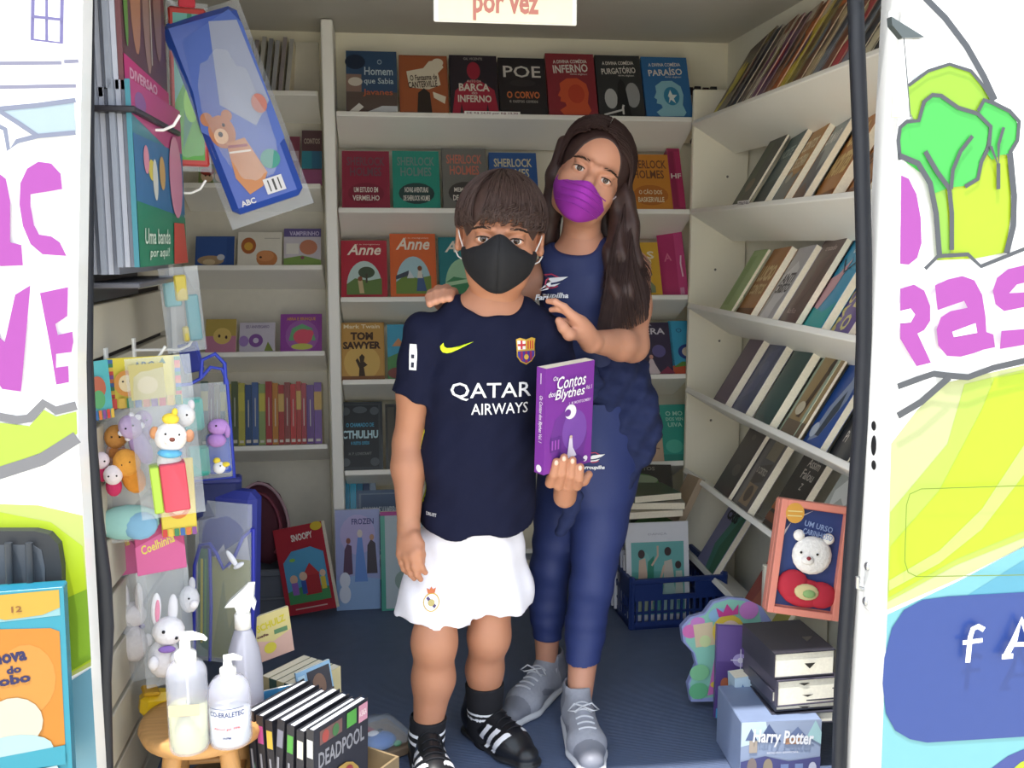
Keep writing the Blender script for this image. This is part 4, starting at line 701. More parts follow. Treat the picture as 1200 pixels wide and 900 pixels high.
plush('lilac elephant plush inside the blue-rimmed pouch', PM(256, 505, 1.905, 10, 0), [('head', (0, 0, .008), (.02, .012, .016), '#b084c8'), ('trunk', (.016, -.004, .0), (.006, .006, .014), '#a87cc0'), ('body', (-.004, 0, -.018), (.018, .012, .014), '#a87cc0')], [(-.004, -.011, .012, .002)])
plush('tiny white and yellow duck plush at the bottom of the pouch', PM(257, 548, 1.90, 10, 0), [('body', (0, 0, 0), (.012, .008, .012), '#e4e4ea'), ('beak', (.012, -.002, .006), (.008, .005, .005), '#e0c83c'), ('crest', (-.004, 0, .014), (.007, .005, .006), '#e0c83c')], [(.002, -.008, .005, .0016)])
# rabbit packs
for k, (px, py, Y, lab, hd) in enumerate(((153, 800, 1.86, 'clear bag under a magenta card at the back, holding a white fluffy rabbit', (.07, .12)), (202, 800, 1.78, 'clear bag under a pink card in front, holding the rabbit with a pink ear', (.085, .105)))):
    o = thing('clear_bag', lab, 'package', PM(px, py, Y, 22, -2)); 
    pouch(MB(), .09, .22, .05, film(.2), T3((0, .0, 0))).build('film', o)
    w, h = hd
    MB().box(-w/2, w/2, -.003, 0, .215, .215+h, mat(dull('#b0306c' if k else '#8c2c5c'), .4), .004).build('header_card', o)
    draw(MB(), [('p', [(0, 0), (0, .5), (.6, .7), (1, .4), (1, 0)], '#c8508c'), ('t', 'Coelhinha', .45, .5, .7, .16, .02, .2, 15, '#d8c84c'), ('e', .75, .7, .1, .08, '#5c9a4c')], w, h, y=-.0035, M=T3((0, 0, .215))).build('picture', o)
def rabbit(lab, M, s=1):
    o = plush(lab, M @ Matrix.Diagonal((s, s, s, 1)), [('body', (0, .004, -.05), (.026, .02, .034), '#e0dce0'), ('head', (.006, -.006, 0), (.026, .022, .024), '#ece8ec'), ('ear', (-.014, 0, .036), (.008, .005, .028), '#ece8ec'), ('inner_ear', (-.012, -.005, .034), (.004, .002, .02), '#e05c8c'), ('ear', (.012, .002, .034), (.008, .005, .026), '#e0dce0'), ('paw', (.018, -.016, -.044), (.009, .008, .012), '#ece8ec'), ('paw', (-.016, -.016, -.05), (.009, .008, .012), '#ece8ec'), ('bow', (.004, -.02, -.026), (.014, .005, .006), '#8c6cb8')], [(-.002, -.026, .006, .003), (.018, -.024, -.006, .003)], 'white plush rabbits')
rabbit('white plush rabbit showing a bright pink inner ear, in the front bag', PM(193, 738, 1.765, 12, 4), 1.1)
rabbit('fluffy white plush rabbit with its back to us in the rear bag', PM(156, 722, 1.85, 160, 0), 1.05)
plush('small grey and white plush in the front rabbit bag by the spray bottle', PM(222, 702, 1.79, 8, 0), [('head', (0, 0, 0), (.018, .015, .026), '#c4c4ca'), ('snout', (.008, -.014, -.006), (.008, .006, .008), '#e0dce0'), ('ear', (.006, 0, .028), (.006, .004, .014), '#b0b0b8')], [(0, -.015, .006, .002)])
# blue net bag
o = thing('mesh_bag', 'royal blue rimmed mesh bag stuffed with toys behind the rabbits', 'bag', PM(262, 775, 1.98, -16, 3))
MB().box(-.062, .062, .0, .05, 0, .36, mat('#232c7c', .7), .014).build('bag_body', o)
mb = MB(); mb.tube([(-.062, -.004, .0), (-.062, -.004, .20), (-.05, -.004, .245), (-.03, -.004, .25), (-.015, -.004, .23), (.0, -.004, .2), (.02, -.004, .22), (.04, -.004, .27), (.062, -.004, .29)], .004, mat('#2c34a8', .4), 8); mb.build('rim', o)
mb = MB(); mb.tube([(.062, -.004, .29), (.064, -.004, .15), (.06, -.004, 0)], .004, mat('#2c34a8', .4), 8); mb.build('rim', o)
mb = MB(); mb.tube([(-.03, -.004, .24), (-.026, -.004, .12), (-.028, -.004, 0)], .0035, mat('#2c34a8', .4), 8); mb.build('rim', o)
draw(MB(), [('r', .05, .02, .26, .66, '#3c6a54'), ('r', .1, .1, .14, .6, '#c8b83c'), ('r', .17, .1, .2, .6, '#5c9a4c'), ('r', .3, .02, .96, .62, '#8c8c4c'), ('p', [(.3, .02), (.5, .5), (.6, .2), (.9, .5), (.96, .02)], '#70743c'), ('p', [(.34, .62), (.5, .7), (.6, .56), (.9, .76), (.95, .62)], '#a8a8b8')], .124, .36, y=-.002).build('contents', o)
pouch(MB(), .12, .34, .03, film(.2), T3((0, -.006, .0))).build('film', o)
plush('small white plush arm and paw sticking out over the mesh bag', PM(272, 655, 1.93, 0, -30), [('arm', (0, 0, 0), (.006, .005, .02), '#e8e8f0'), ('paw', (.004, -.002, -.018), (.012, .005, .005), '#e8e8f0')])
o = thing('fabric_pouch', 'dark navy fabric pouch hanging above the mesh bag', 'bag', PM(250, 612, 1.98, 6, 2))
MB().box(-.055, .055, 0, .03, 0, .09, mat('#1c2454', .8, bump=.4), .012).build('body', o); MB().box(-.055, .055, -.002, .032, .078, .092, mat('#242c6c', .6), .004).build('hem', o)
o = thing('fabric_strap', 'dark blue folded strap dangling from the hook above the pouch', 'strap', PM(228, 436, 2.02, 0, -12))
MB().box(-.02, .02, 0, .004, 0, .06, mat('#2a3896', .6), .002).build('band', o); MB().box(-.012, .016, -.004, .0, .0, .05, mat('#243086', .6), .002).build('band_end', o)
# crumpled clear bag over the yellow toy
o = thing('toy_tape_dispenser', 'yellow boxy plastic toy on the back of the stool', 'toy', PM(183, 838, 1.84, 20, 8))
MB().box(-.032, .026, -.02, .025, 0, .048, mat('#e0b81c', .35, coat=.4), .012).build('body', o); MB().ball((.018, -.021, .018), (.006, .003, .006), mat('#3c2c18', .4), 10).build('wheel', o); MB().box(-.03, .0, -.022, .02, .046, .054, mat('#c8981c', .35), .003).build('lid', o)
# ---- stool and the three bottles
ST = at(235, 850, Y=1.72); zs_ = ST.z
o = thing('wooden_stool', 'round pale wooden stool at the lower left carrying the bottles', 'stool', T3((ST.x, 1.76, 0)))
MW = mat('#c2925a', .5, kind='wood', coat=.15)
seat = MB().lathe([(.0, zs_-.034), (.098, zs_-.034), (.11, zs_-.028), (.116, zs_-.012), (.112, zs_-.002), (.10, zs_), (0, zs_)], MW, 40).build('seat', o)
for a in (45, 135, 225, 315):
    c, s_ = math.cos(math.radians(a)), math.sin(math.radians(a))
    MB().tube([(.065*c, .065*s_, zs_-.03), (.105*c, .105*s_, .002)], [.018, .014], MW, 12).build('leg', o)
for a in (0, 90, 180, 270):
    c, s_ = math.cos(math.radians(a)), math.sin(math.radians(a)); r = .06
    MB().tube([(r*c-r*s_, r*s_+r*c, zs_*.5), (r*c+r*s_, r*s_-r*c, zs_*.5)], .007, MW, 8).build('rung', o)
clear = mat('#e6e8f4', .06, noise=.01, trans=1.0, ior=1.3)
frost = mat('#cfd0de', .4, noise=.02, trans=.55, ior=1.2)
def pump_bottle(lab, px, py, Y, r, hb, prof, liquid, lq, name='pump_bottle', sc=1.0):
    b = at(px, py, Y=Y); o = thing(name, lab, 'bottle', T3((b.x, Y, zs_)))
    MB().lathe([(r*.3, .001), (r*.94, .001), (r, .008)]+[(r*a, hb*c) for a, c in prof], mat('#d4d6e6', .2, noise=.02, alpha=.38, coat=.5), 28).build('body', o)
    MB().lathe([(r*.2, .004), (r*.86, .004), (r*.93, .012), (r*.93, hb*lq), (r*.2, hb*lq)], mat(liquid, .3, noise=.02, alpha=.85), 28).build('liquid', o)
    return o, hb
o, hb = pump_bottle('tall cylindrical pump bottle half full of pale yellow liquid', 222, 862, 1.64, .034, .158, [(1, .84), (.97, .9), (.8, .97), (.5, 1.0)], '#d3d49a', .50)
MB().lathe([(.0, hb-.002), (.018, hb-.002), (.018, hb+.014), (.014, hb+.018), (.009, hb+.02), (.009, hb+.034), (.006, hb+.036), (0, hb+.036)], M_PLW, 20).build('collar', o)
MB().tube([(-.006, 0, hb+.042), (.012, 0, hb+.044), (.03, -.002, hb+.041), (.036, -.002, hb+.036)], [.009, .008, .005, .003], M_PLW, 10).build('pump_head', o)
MB().tube([(0, 0, hb), (.002, 0, .02)], .0022, mat('#e4e4ea', .4), 6).build('dip_tube', o)
draw(MB(), [('r', 0, 0, 1, 1, '#c9b89a')], .05, .02, M=T3((0, -.0345, .075))).build('label_band', o)
o, hb = pump_bottle('shorter clear pump bottle with dark blue and red print, on the right of the stool', 270, 853, 1.655, .037, .122, [(1, .74), (.93, .85), (.7, .95), (.4, 1.0)], '#d8dce4', .5)
MB().lathe([(.0, hb-.002), (.014, hb-.002), (.014, hb+.012), (.008, hb+.016), (.007, hb+.026), (0, hb+.026)], M_PLW, 20).build('collar', o)
MB().tube([(-.006, 0, hb+.03), (.01, 0, hb+.032), (.024, 0, hb+.028)], [.006, .006, .003], M_PLW, 10).build('pump_head', o)
def wrap(mb, txt, r, zc, wdeg, hgt, col, bold=.02):
    vs, fs, _ = text2d(txt, bold); V = []
    for u, v in vs: a = math.radians(-90+u*wdeg); V.append((r*math.cos(a), r*math.sin(a), zc+v*hgt))
    mb.add(V, fs, mat(col, .5))
mb = MB(); wrap(mb, 'CO-ERALETEC', .0378, .066, 95, .009, '#1c2c5c'); wrap(mb, '_____________', .0378, .076, 95, .001, '#1c2c5c'); mb.build('lettering', o)
mb = MB(); wrap(mb, 'Alcool gel 70%', .0378, .040, 70, .005, '#c03c3c'); mb.build('red_lettering', o)
mb = MB(); wrap(mb, 'INPM', .0378, .024, 20, .004, '#1c2c5c'); mb.build('lettering', o)
b = at(287, 815, Y=1.78); o = thing('spray_bottle', 'tall translucent spray bottle with a white trigger head at the back of the stool', 'bottle', T3((b.x, 1.79, zs_)))
MB().lathe([(.01, .001), (.031, .001), (.033, .01), (.033, .07), (.028, .11), (.017, .145), (.012, .155), (0, .155)], frost, 28).build('body', o)
MB().lathe([(.0, .152), (.015, .152), (.015, .178), (.011, .184), (0, .184)], M_PLW, 18).build('collar', o)
mb = MB().prism([(-.03, .196), (-.022, .206), (.012, .236), (.024, .236), (.022, .212), (.014, .186), (-.008, .184), (-.012, .196)], -.011, .011, M_PLW); mb.build('spray_head', o)
MB().prism([(.018, .222), (.026, .2), (.022, .186), (.016, .196)], -.005, .005, M_PLW).build('trigger', o)
MB().tube([(0, 0, .15), (.002, 0, .01)], .002, mat('#e4e4ea', .4), 6).build('dip_tube', o)
# ---- box of comics on the floor
def bx_book(name, lab, px, py, Y, w, h, t, yaw, tilt, cover, art, group, cat='book', spine=None, roll=0, pages=PAGE, hard=0.0, z=None):
    p = at(px, py, Y=Y)
    if z is not None: p.z = z
    return book(name, lab, w, h, t, cover, art, T3(p) @ R3(yaw, 'Z') @ R3(roll, 'Y') @ R3(-tilt, 'X'), group, cat, spine=spine, pages=pages, hard=hard)
bin_z = 0.0
o = thing('cardboard_box', 'brown cardboard box under the comics at the lower left', 'box', T3((-0.14, 1.80, 0)) @ R3(52, 'Z'))
MK = mat('#8a7658', .85, bump=.3)
MB().box(-.13, .13, -.10, .22, 0.001, .006, MK).build('base', o)
for a in ((-.13, -.125, -.10, .22), (.125, .13, -.10, .22), (-.125, .125, -.10, -.095), (-.125, .125, .215, .22)): MB().box(a[0], a[1], a[2], a[3], .006, .09, MK).build('side', o)
GC = 'hardback comics leaning in the box at the lower left'
for i in range(7):
    last = i == 6
    pt = at(297, 834, Y=1.72); nx, ny = math.sin(math.radians(52)), -math.cos(math.radians(52)); st = .0225*i+(.008 if i > 2 else 0)
    Mx = T3((pt.x+nx*st, pt.y+ny*st, pt.z-.004*(i % 3))) @ R3(52, 'Z') @ R3([-2, -2, -2, 6, 4, 3, 2][i], 'X')
    w, h, t = (.15, pt.z-.02, .017)
    cv = '#1c1c24'; art = [('r', .03, .03, .97, .97, '#262630')]
    if last: art = [('r', .02, .02, .98, .98, '#1f1e26'), ('t', 'DEADPOOL', .5, .74, .84, .13, .02, '#8a8a92'), ('r', .1, .86, .5, .97, '#6c4c48'), ('e', .2, .91, .06, .05, '#a04038'), ('e', .38, .91, .06, .05, '#3c6a3c'), ('r', .58, .86, .76, .98, '#4c9a3c'), ('r', .8, .84, .97, .98, '#c88aa0'), ('t', 'A SAGA', .88, .91, .14, .05, .02, '#f0e0e0'), ('e', .5, .3, .38, .3, '#a8863c'), ('p', [(.2, 0), (.35, .4), (.5, .2), (.6, .45), (.8, 0)], '#4c3428'), ('e', .6, .48, .1, .08, '#8c2c2c')]
    sp = [('r', .1, .78, .9, .92, ['#b03048', '#a83c7c', '#c8a83c', '#7a7a8a', '#4c9a3c', '#d8d0c0', '#c8c8c8'][i]), ('p', [(.1, .1), (.3, .5), (.8, .6), (.9, .2)], '#4c6a5c'), ('l', [(.3, .1), (.6, .4), (.4, .7)], .02, '#8a8a94'), ('e', .5, .3, .3, .08, '#5c5c70')]
    book('comic_book', ['black hardback comic with a red spine badge, leftmost in the box', 'black hardback comic with a magenta spine badge', 'black hardback comic with a yellow spine badge', 'black hardback comic with a grey spine badge, middle of the box', 'black hardback comic with a green spine badge', 'black hardback comic with a cream spine badge', 'black hardback comic facing us with grey capitals on its cover'][i], w, h, t, cv, art, Mx @ T3((w/2, 0, -h)), GC, 'comic', spine=sp, pages='#d9dbe2', hard=.003)
GP = 'paperbacks packed upright in the box, top edges showing'
for i in range(5):
    pt = at(340, 782, Y=1.97); q_ = .021*i; pt = pt+Vector((.77*q_, -.64*q_, 0))
    book('book', ['cream-edged paperback at the back of the floor box', 'cream-edged paperback second from the back of the floor box', 'cream-edged paperback in the middle of the floor box', 'dark green edged paperback of the floor box', 'cream-edged paperback nearest the black comics'][i], .12, .17, .02, ['#c8b88c', '#3c5c54', '#d0c090', '#2c4c44', '#d8cc9c'][i], None, T3((pt.x, pt.y, pt.z)) @ R3(50, 'Z') @ T3((0, 0, -.17)), GP)
pt = at(323, 770, Y=2.0); book('comic_book', 'yellow and pink comic standing up behind the paperbacks in the floor box', .085, .10, .006, '#e0cf86', [('p', [(0, 0), (0, .5), (.5, .36), (1, .5), (1, 0)], '#dcb0a0'), ('t', 'SCHULZ', .5, .76, .76, .16, .03, 0, 6, '#d8c81c'), ('r', .55, .5, .9, .6, '#5c8a5c'), ('e', .4, .25, .16, .12, '#d8c83c'), ('t', 'cafe', .25, .56, .3, .06, .03, '#5c2c2c')], T3((pt.x, pt.y, pt.z-.0)) @ R3(30, 'Z') @ R3(-6, 'Y'), 'comics standing at the back of the floor box', 'comic')
pt = at(374, 812, Y=1.90); book('comic_book', 'pale blue comic with a dark action panel at the right of the floor box', .075, .09, .006, '#8ab8dc', [('r', .3, .1, .96, .92, '#2c2c38'), ('e', .6, .5, .2, .3, '#7c5c4c'), ('r', .04, .5, .24, .9, '#b8d8ec')], T3((pt.x, pt.y, pt.z-.03)) @ R3(30, 'Z') @ R3(-8, 'Y'), 'comics standing at the back of the floor box', 'comic')
pt = at(330, 826, Y=1.83); book('comic_book', 'blue comic with yellow capitals above the black hardbacks', .09, .09, .006, '#3c8ac0', [('t', 'ATLAS', .4, .6, .7, .24, .04, '#e0b82c'), ('r', 0, 0, 1, .3, '#2c4c6c')], T3((pt.x, pt.y, pt.z-.055)) @ R3(22, 'Z'), 'comics standing at the back of the floor box', 'comic')
# ---- toy pack on brown paper on the floor
p = at(440, 880, Z=0.0)
o = thing('toy_blister_pack', 'plastic wrapped red and blue toy on brown card by the boy\'s foot', 'package', T3((p.x, p.y, 0.002)) @ R3(28, 'Z'))
MB().box(-.075, .075, -.06, .085, 0, .02, mat('#8a735c', .8), .003).build('card', o)
MB().ball((-.02, .03, .028), (.035, .03, .014), mat('#b82838', .5)).build('red_piece', o); MB().ball((.0, -.02, .03), (.038, .032, .016), mat('#2f74c8', .4)).build('blue_piece', o)
MB().ball((-.01, -.01, .046), (.014, .01, .004), mat('#e8e8ec', .4)).build('white_spot', o); MB().ball((.006, -.012, .05), (.006, .005, .003), mat('#1c1c24', .4)).build('black_spot', o)
MB().ball((.03, -.045, .026), (.01, .008, .006), mat('#4cb06c', .5)).build('green_piece', o)
pouch(MB(), .15, .14, .07, film(.25), T3((0, -.06, .032)) @ R3(-90, 'X')).build('film', o)
# ---- bottom left front: boxed puzzle leaning on the van side
p = at(40, 900, Y=1.44)
o = thing('boxed_puzzle', 'orange and turquoise children\'s box leaning outside against the left panel', 'box', T3((at(-4, 880, Y=1.44).x, 1.44, at(30, 925, Y=1.44).z)) @ R3(-3, 'X') @ R3(8, 'Z'))
W_, H_ = .20, .30
MB().box(-W_/2, W_/2, 0, .035, 0, H_, vin('#2f9cc0'), .002).build('box', o)
draw(MB(), [('r', 0, 0, 1, 1, '#3fb4cf'), ('p', [(.0, .97), (.97, .99), (.97, .86), (.0, .84)], '#a8dce4'), ('p', [(.4, .985), (.42, .9), (.6, .86), (.85, .87), (.97, .9), (.97, .99)], '#ecc04c'), ('p', [(0, .22), (0, .78), (.5, .82), (.9, .80), (.96, .78), (.96, .2), (.7, .16), (.3, .16)], '#ee9a36'), ('e', .72, .55, .2, .18, '#f2a84c'), ('t', '12', .68, .91, .07, .03, .02, '#a86c3c'),
  ('t', 'nova', .62, .67, .22, .05, .04, 0, 5, '#2c2c6c'), ('t', 'do', .64, .61, .1, .04, .04, 0, 5, '#2c2c6c'), ('t', 'lobo', .63, .56, .24, .05, .04, 0, 5, '#2c2c6c'), ('e', .62, .34, .2, .13, '#f0ead8'), ('e', .62, .2, .26, .08, '#c8ecf0'), ('p', [(0, .1), (0, .2), (.4, .17), (.96, .2), (.96, .1)], '#3fb4cf'), ('p', [(0, 0), (0, .1), (.4, .07), (.9, .1), (.96, 0)], '#d4ecf0')], W_, H_, m=vin).build('front_print', o)
o = thing('activity_book', 'turquoise patterned book standing just behind the orange box outside', 'book', T3((at(72, 880, Y=1.485).x-.09, 1.487, at(30, 920, Y=1.487).z)) @ R3(-3, 'X') @ R3(5, 'Z'))
MB().box(-.1, .102, 0, .02, 0, .31, vin('#2f9cb0'), .002).build('cover', o)
draw(MB(), [('l', [(.92, .1), (.95, .4), (.91, .7), (.95, .95)], .012, '#4c8a5c'), ('e', .94, .3, .02, .02, '#c0543c'), ('e', .92, .5, .02, .02, '#c8b83c'), ('e', .95, .62, .02, .03, '#2c5c3c'), ('e', .93, .8, .02, .02, '#8a4c6c'), ('r', .88, .02, .98, .07, '#e8ecee')], .202, .31, m=vin).build('front_print', o)
# ---- back left floor: grey tub, maroon bag, leaning picture books
p = at(316, 720, Z=0); o = thing('plastic_tub', 'dark grey plastic tub on the floor of the left corner', 'tub', T3((p.x-.02, 2.92, 0)))
mt = mat('#5c6068', .5); mb = MB()
for (a, b_, z0, z1) in ((.09, .055, 0, .14),): 
    vs = [(-a*.85, -b_*.85, 0), (a*.85, -b_*.85, 0), (a*.85, b_*.85, 0), (-a*.85, b_*.85, 0), (-a, -b_, z1), (a, -b_, z1), (a, b_, z1), (-a, b_, z1)]
    mb.add(vs, [(0, 3, 2, 1), (0, 1, 5, 4), (1, 2, 6, 5), (2, 3, 7, 6), (3, 0, 4, 7)], mt)
mb.build('tub_wall', o); MB().box(-.096, .096, -.062, -.052, .125, .145, mt, .003).build('rim', o); MB().box(-.096, .096, .052, .062, .125, .145, mt, .003).build('rim', o); MB().box(-.08, .08, -.0565, -.05, .05, .058, mt, .002).build('rib', o)
o = thing('school_bag', 'maroon padded bag with a pale seam slumped on the grey tub', 'bag', T3((p.x-.0, 2.93, .15)) @ R3(-6, 'Y'))
mb = MB(); mb.ball((0, 0, .12), (.075, .045, .13), mat('#4c1f2c', .8, bump=.5)); mb.build('body', o)
MB().tube([(.075*math.sin(a), -.03, .12+.13*math.cos(a)) for a in [x*.2 for x in range(-3, 14)]], .005, mat('#a88a94', .6), 6).build('piping', o)
MB().tube([(.052*math.sin(a), -.04, .12+.1*math.cos(a)) for a in [x*.2 for x in range(-6, 14)]], .006, mat('#6c2c3c', .6), 6).build('zip', o)
def lean(px0, px1, yb, yt, Y, tilt, name, lab, cover, art, t=.02, yaw=0, spine=None, roll=0, cat='book', group=None):
    a = at(px0, yb, Y=Y); b = at(px1, yb, Y=Y); w = b.x-a.x
    M = T3(((a.x+b.x)/2, Y, .002)) @ R3(yaw, 'Z') @ R3(roll, 'Y') @ R3(-tilt, 'X')
    return book(name, lab, w, solve_h(M, yt), t, cover, art, M, group, cat, spine=spine)
GL = 'picture books leaning on the floor at the back'
pS = at(348, 706, Z=0)
book('picture_book', 'red storybook with a light blue cartoon scene, tilted in the left corner', .152, .255, .028, '#a81c2c', [('t', 'SNOOPY', .56, .87, .44, .08, .03, 0, 2, WH), ('e', .88, .96, .12, .05, '#d8b82c'), ('p', [(.1, .12), (.1, .6), (.3, .72), (.7, .74), (.94, .66), (.94, .12)], '#4f9cc8'), ('p', [(.1, .12), (.1, .26), (.5, .32), (.94, .26), (.94, .12)], '#3c8a50'),
  ('r', .46, .2, .78, .44, '#a8242c'), ('p', [(.44, .42), (.62, .56), (.8, .42)], '#b82c30'), ('e', .26, .4, .08, .05, '#dcb498'), ('r', .2, .22, .33, .36, '#8c5cb4'), ('e', .46, .42, .08, .05, '#e0bca0'), ('r', .4, .22, .5, .37, '#2c4c9c'), ('e', .86, .42, .06, .04, '#e0bca0'), ('r', .8, .24, .9, .38, '#d8c03c'), ('e', .3, .62, .06, .02, '#8cc84c'), ('l', [(.2, .06), (.85, .06)], .014, '#d8b0a8')], T3((at(365, 700, Y=2.80).x, 2.80, .002+.03)) @ R3(-14, 'Z') @ R3(-13, 'Y') @ R3(-12, 'X'), GL, spine=[('t', 'SNOOPY', .5, .7, .24*4, .05, .02, 0, 90, WH), ('l', [(.5, .1), (.5, .5)], .01, '#c8787c')])
lean(394, 446, 690, 597, 2.88, 8, 'picture_book', 'lilac picture book with three winter figures, standing on the floor left of the boy', '#9aa4d8', [('p', [(0, .0), (0, .3), (.4, .34), (1, .3), (1, 0)], '#8cb0e0'), ('e', .5, .75, .4, .2, '#b4aadc'), ('t', 'FROZEN', .62, .88, .5, .06, .02, '#3c3c7c'), ('p', [(.42, .28), (.46, .55), (.5, .72), (.6, .72), (.64, .55), (.72, .28)], '#5c8ad8'), ('e', .55, .76, .06, .04, '#dcd0c8'), ('p', [(.16, .34), (.2, .6), (.26, .66), (.36, .64), (.38, .36)], '#4c2c4c'), ('e', .29, .69, .05, .03, '#8a4c3c'), ('p', [(.7, .36), (.72, .64), (.8, .7), (.9, .66), (.94, .36)], '#3c3440'), ('e', .82, .72, .05, .03, '#b88a6c'), ('e', .2, .3, .12, .08, '#dce4f4'), ('e', .2, .16, .13, .09, '#dce4f4')], .014, group=GL)
lean(447, 500, 692, 599, 2.86, 8, 'picture_book', 'pale picture book with a green and pink edge half hidden by the boy\'s hand', '#3ca08c', [('r', .1, .02, 1, .98, '#b8c8d0'), ('r', .0, .96, 1, 1, '#b03c8c'), ('e', .7, .5, .3, .3, '#a8b8b4'), ('e', .5, .3, .2, .1, '#8aa49c')], .014, group=GL)
# ------------------------------------------------------------------ right rear: blue crate with books
CB = mat('#1f3570', .45, noise=.06); 
a = at(738, 738, Z=0); b = at(856, 738, Z=0)
cw = b.x-a.x+.0; cd = .335; hc = .15
o = thing('plastic_crate', 'dark blue plastic crate on the floor behind the girl', 'crate', T3(((a.x+b.x)/2, a.y, 0)) @ R3(2, 'Z'))
MB().box(-cw/2, cw/2, 0, cd, 0.001, .008, CB).build('base', o)
def slotted(mb, L, M):         # a crate wall with real slots and a handle hole, facing -y
    t = .007
    mb.box(-L/2, L/2, 0, t, 0, .022, CB, 0, M); mb.box(-L/2, L/2, -.004, t+.002, hc-.014, hc, CB, .002, M); mb.box(-L/2, L/2, 0, t, .085, .100, CB, 0, M)
    mb.box(-L/2, L/2, 0, t, .046, .052, CB, 0, M)
    n = 15
    for i in range(n+1): x = -L/2+L*i/n; mb.box(x-.0035 if i else x, x+.0035 if i < n else x, 0, t, .022, .085, CB, 0, M)
    mb.box(-L/2, -L*.17, 0, t, .1, hc-.014, CB, 0, M); mb.box(L*.17, L/2, 0, t, .1, hc-.014, CB, 0, M)
    for s in (-1, 1): mb.box(s*L/2-.012 if s > 0 else -L/2, L/2 if s > 0 else -L/2+.012, -.004, t+.002, 0, hc+.008, CB, .003, M)
mb = MB(); slotted(mb, cw, T3((0, 0, 0))); mb.build('end_wall', o)
mb = MB(); slotted(mb, cw, T3((0, cd, 0)) @ R3(180, 'Z')); mb.build('end_wall', o)
mb = MB(); slotted(mb, cd, T3((-cw/2, cd/2, 0)) @ R3(-90, 'Z')); mb.build('side_wall', o)
mb = MB(); slotted(mb, cd, T3((cw/2, cd/2, 0)) @ R3(90, 'Z')); mb.build('side_wall', o)
cx = (a.x+b.x)/2; cyc = a.y
GK = 'white magazines standing in the blue crate'
x0 = at(752, 690, Y=cyc+.05).x
w_b = at(809, 690, Y=cyc+.05).x-at(736, 690, Y=cyc+.05).x
Mb = T3((at(772, 690, Y=cyc+.04).x, cyc+.03, .012)) @ R3(-9, 'X')
book('picture_book', 'white-bordered book with three green-dressed dancers at the front of the crate', w_b, solve_h(Mb, 612), .01, '#eceef4', [('r', .08, .06, .92, .80, '#5cb0a8'), ('r', .08, .5, .92, .80, '#6cb8b4'), ('e', .3, .6, .07, .1, '#7cc4bc'),
  ('e', .24, .68, .055, .045, '#3c2c2c'), ('p', [(.18, .36), (.2, .62), (.3, .64), (.34, .4)], '#d8bca4'), ('p', [(.3, .2), (.34, .6), (.44, .66), (.42, .24)], '#2c8a70'), ('p', [(.1, .08), (.18, .38), (.34, .38), (.42, .12)], '#b8c8a8'), ('l', [(.4, .56), (.5, .66), (.5, .76)], .02, '#d8bca4'),
  ('e', .66, .7, .055, .045, '#3c2c2c'), ('p', [(.58, .36), (.6, .6), (.72, .62), (.76, .38)], '#d0c8b8'), ('l', [(.6, .56), (.48, .3), (.34, .14)], .024, '#d8bca4'), ('p', [(.5, .08), (.6, .4), (.74, .4), (.82, .1)], '#a8ccc4'), ('e', .82, .56, .05, .04, '#3c2c2c'), ('p', [(.76, .2), (.78, .5), (.88, .5), (.9, .2)], '#c4cec0'), ('t', 'DANÇA', .5, .88, .3, .025, .01, '#b8b8c4')], Mb, 'books standing in the blue crate', pages='#f0f0f0')
xw = Mb.translation.x
for i in range(7):
    M = T3((xw-.004*i-.002, cyc+.05+.027*i, .012)) @ R3(-9, 'X') @ R3(-4, 'Z')
    book('magazine', ['second', 'third', 'fourth', 'fifth', 'sixth', 'seventh', 'last'][i]+' white-edged magazine from the front in the blue crate', w_b-.004*(i % 3), .185+.006*(i % 2), .011, ['#e6e8f0', '#cfd4e4', '#5c5c70', '#e0e2ea'][i % 4], None, M, GK, 'magazine', pages='#eef0f6')
GS = 'cream-edged books piled flat on the crate'
zt = .012+.185
for i, (yw, wd) in enumerate(((4, .17), (-6, .165), (10, .15))):
    z = at(765, 606, Y=cyc+.09).z+.0225*(i+1)
    M = T3((xw-.005+.006*i, cyc+.10, z)) @ R3(yw, 'Z') @ R3(-90, 'X') @ T3((0, 0, -.06))
    M = T3((xw-.005+.006*i, cyc+.075+.008*i, z)) @ R3(yw, 'Z') @ R3(-90, 'X')
    book('book', ['thick cream-edged book lying lowest on the crate magazines', 'cream-edged book lying in the middle of the flat pile on the crate', 'small cream-edged book lying topmost on the crate pile'][i], wd, .16, .021, ['#b8ac90', '#8a8474', '#4c5a44'][i], None, M, GS)
M = T3((xw+.085, cyc+.12, .27)) @ R3(28, 'Y') @ R3(-6, 'X')
book('book', 'thin tan book poking up askew from the crate pile', .02, .15, .1, '#b09a80', None, M, GS)
M = T3((xw+.0, cyc+.20, .34)) @ R3(-10, 'Z') @ R3(-50, 'X')
book('book', 'dark book with a green landscape lying tilted behind the crate pile', .17, .12, .02, '#33302c', [('e', .4, .4, .36, .3, '#4c7a3c'), ('e', .4, .5, .34, .16, '#8a9a7c'), ('t', 'CONTOS', .45, .86, .5, .12, .02, '#8a8478')], M, GS)
# ------------------------------------------------------------------ right front pile
G6 = 'books heaped inside the right door post'
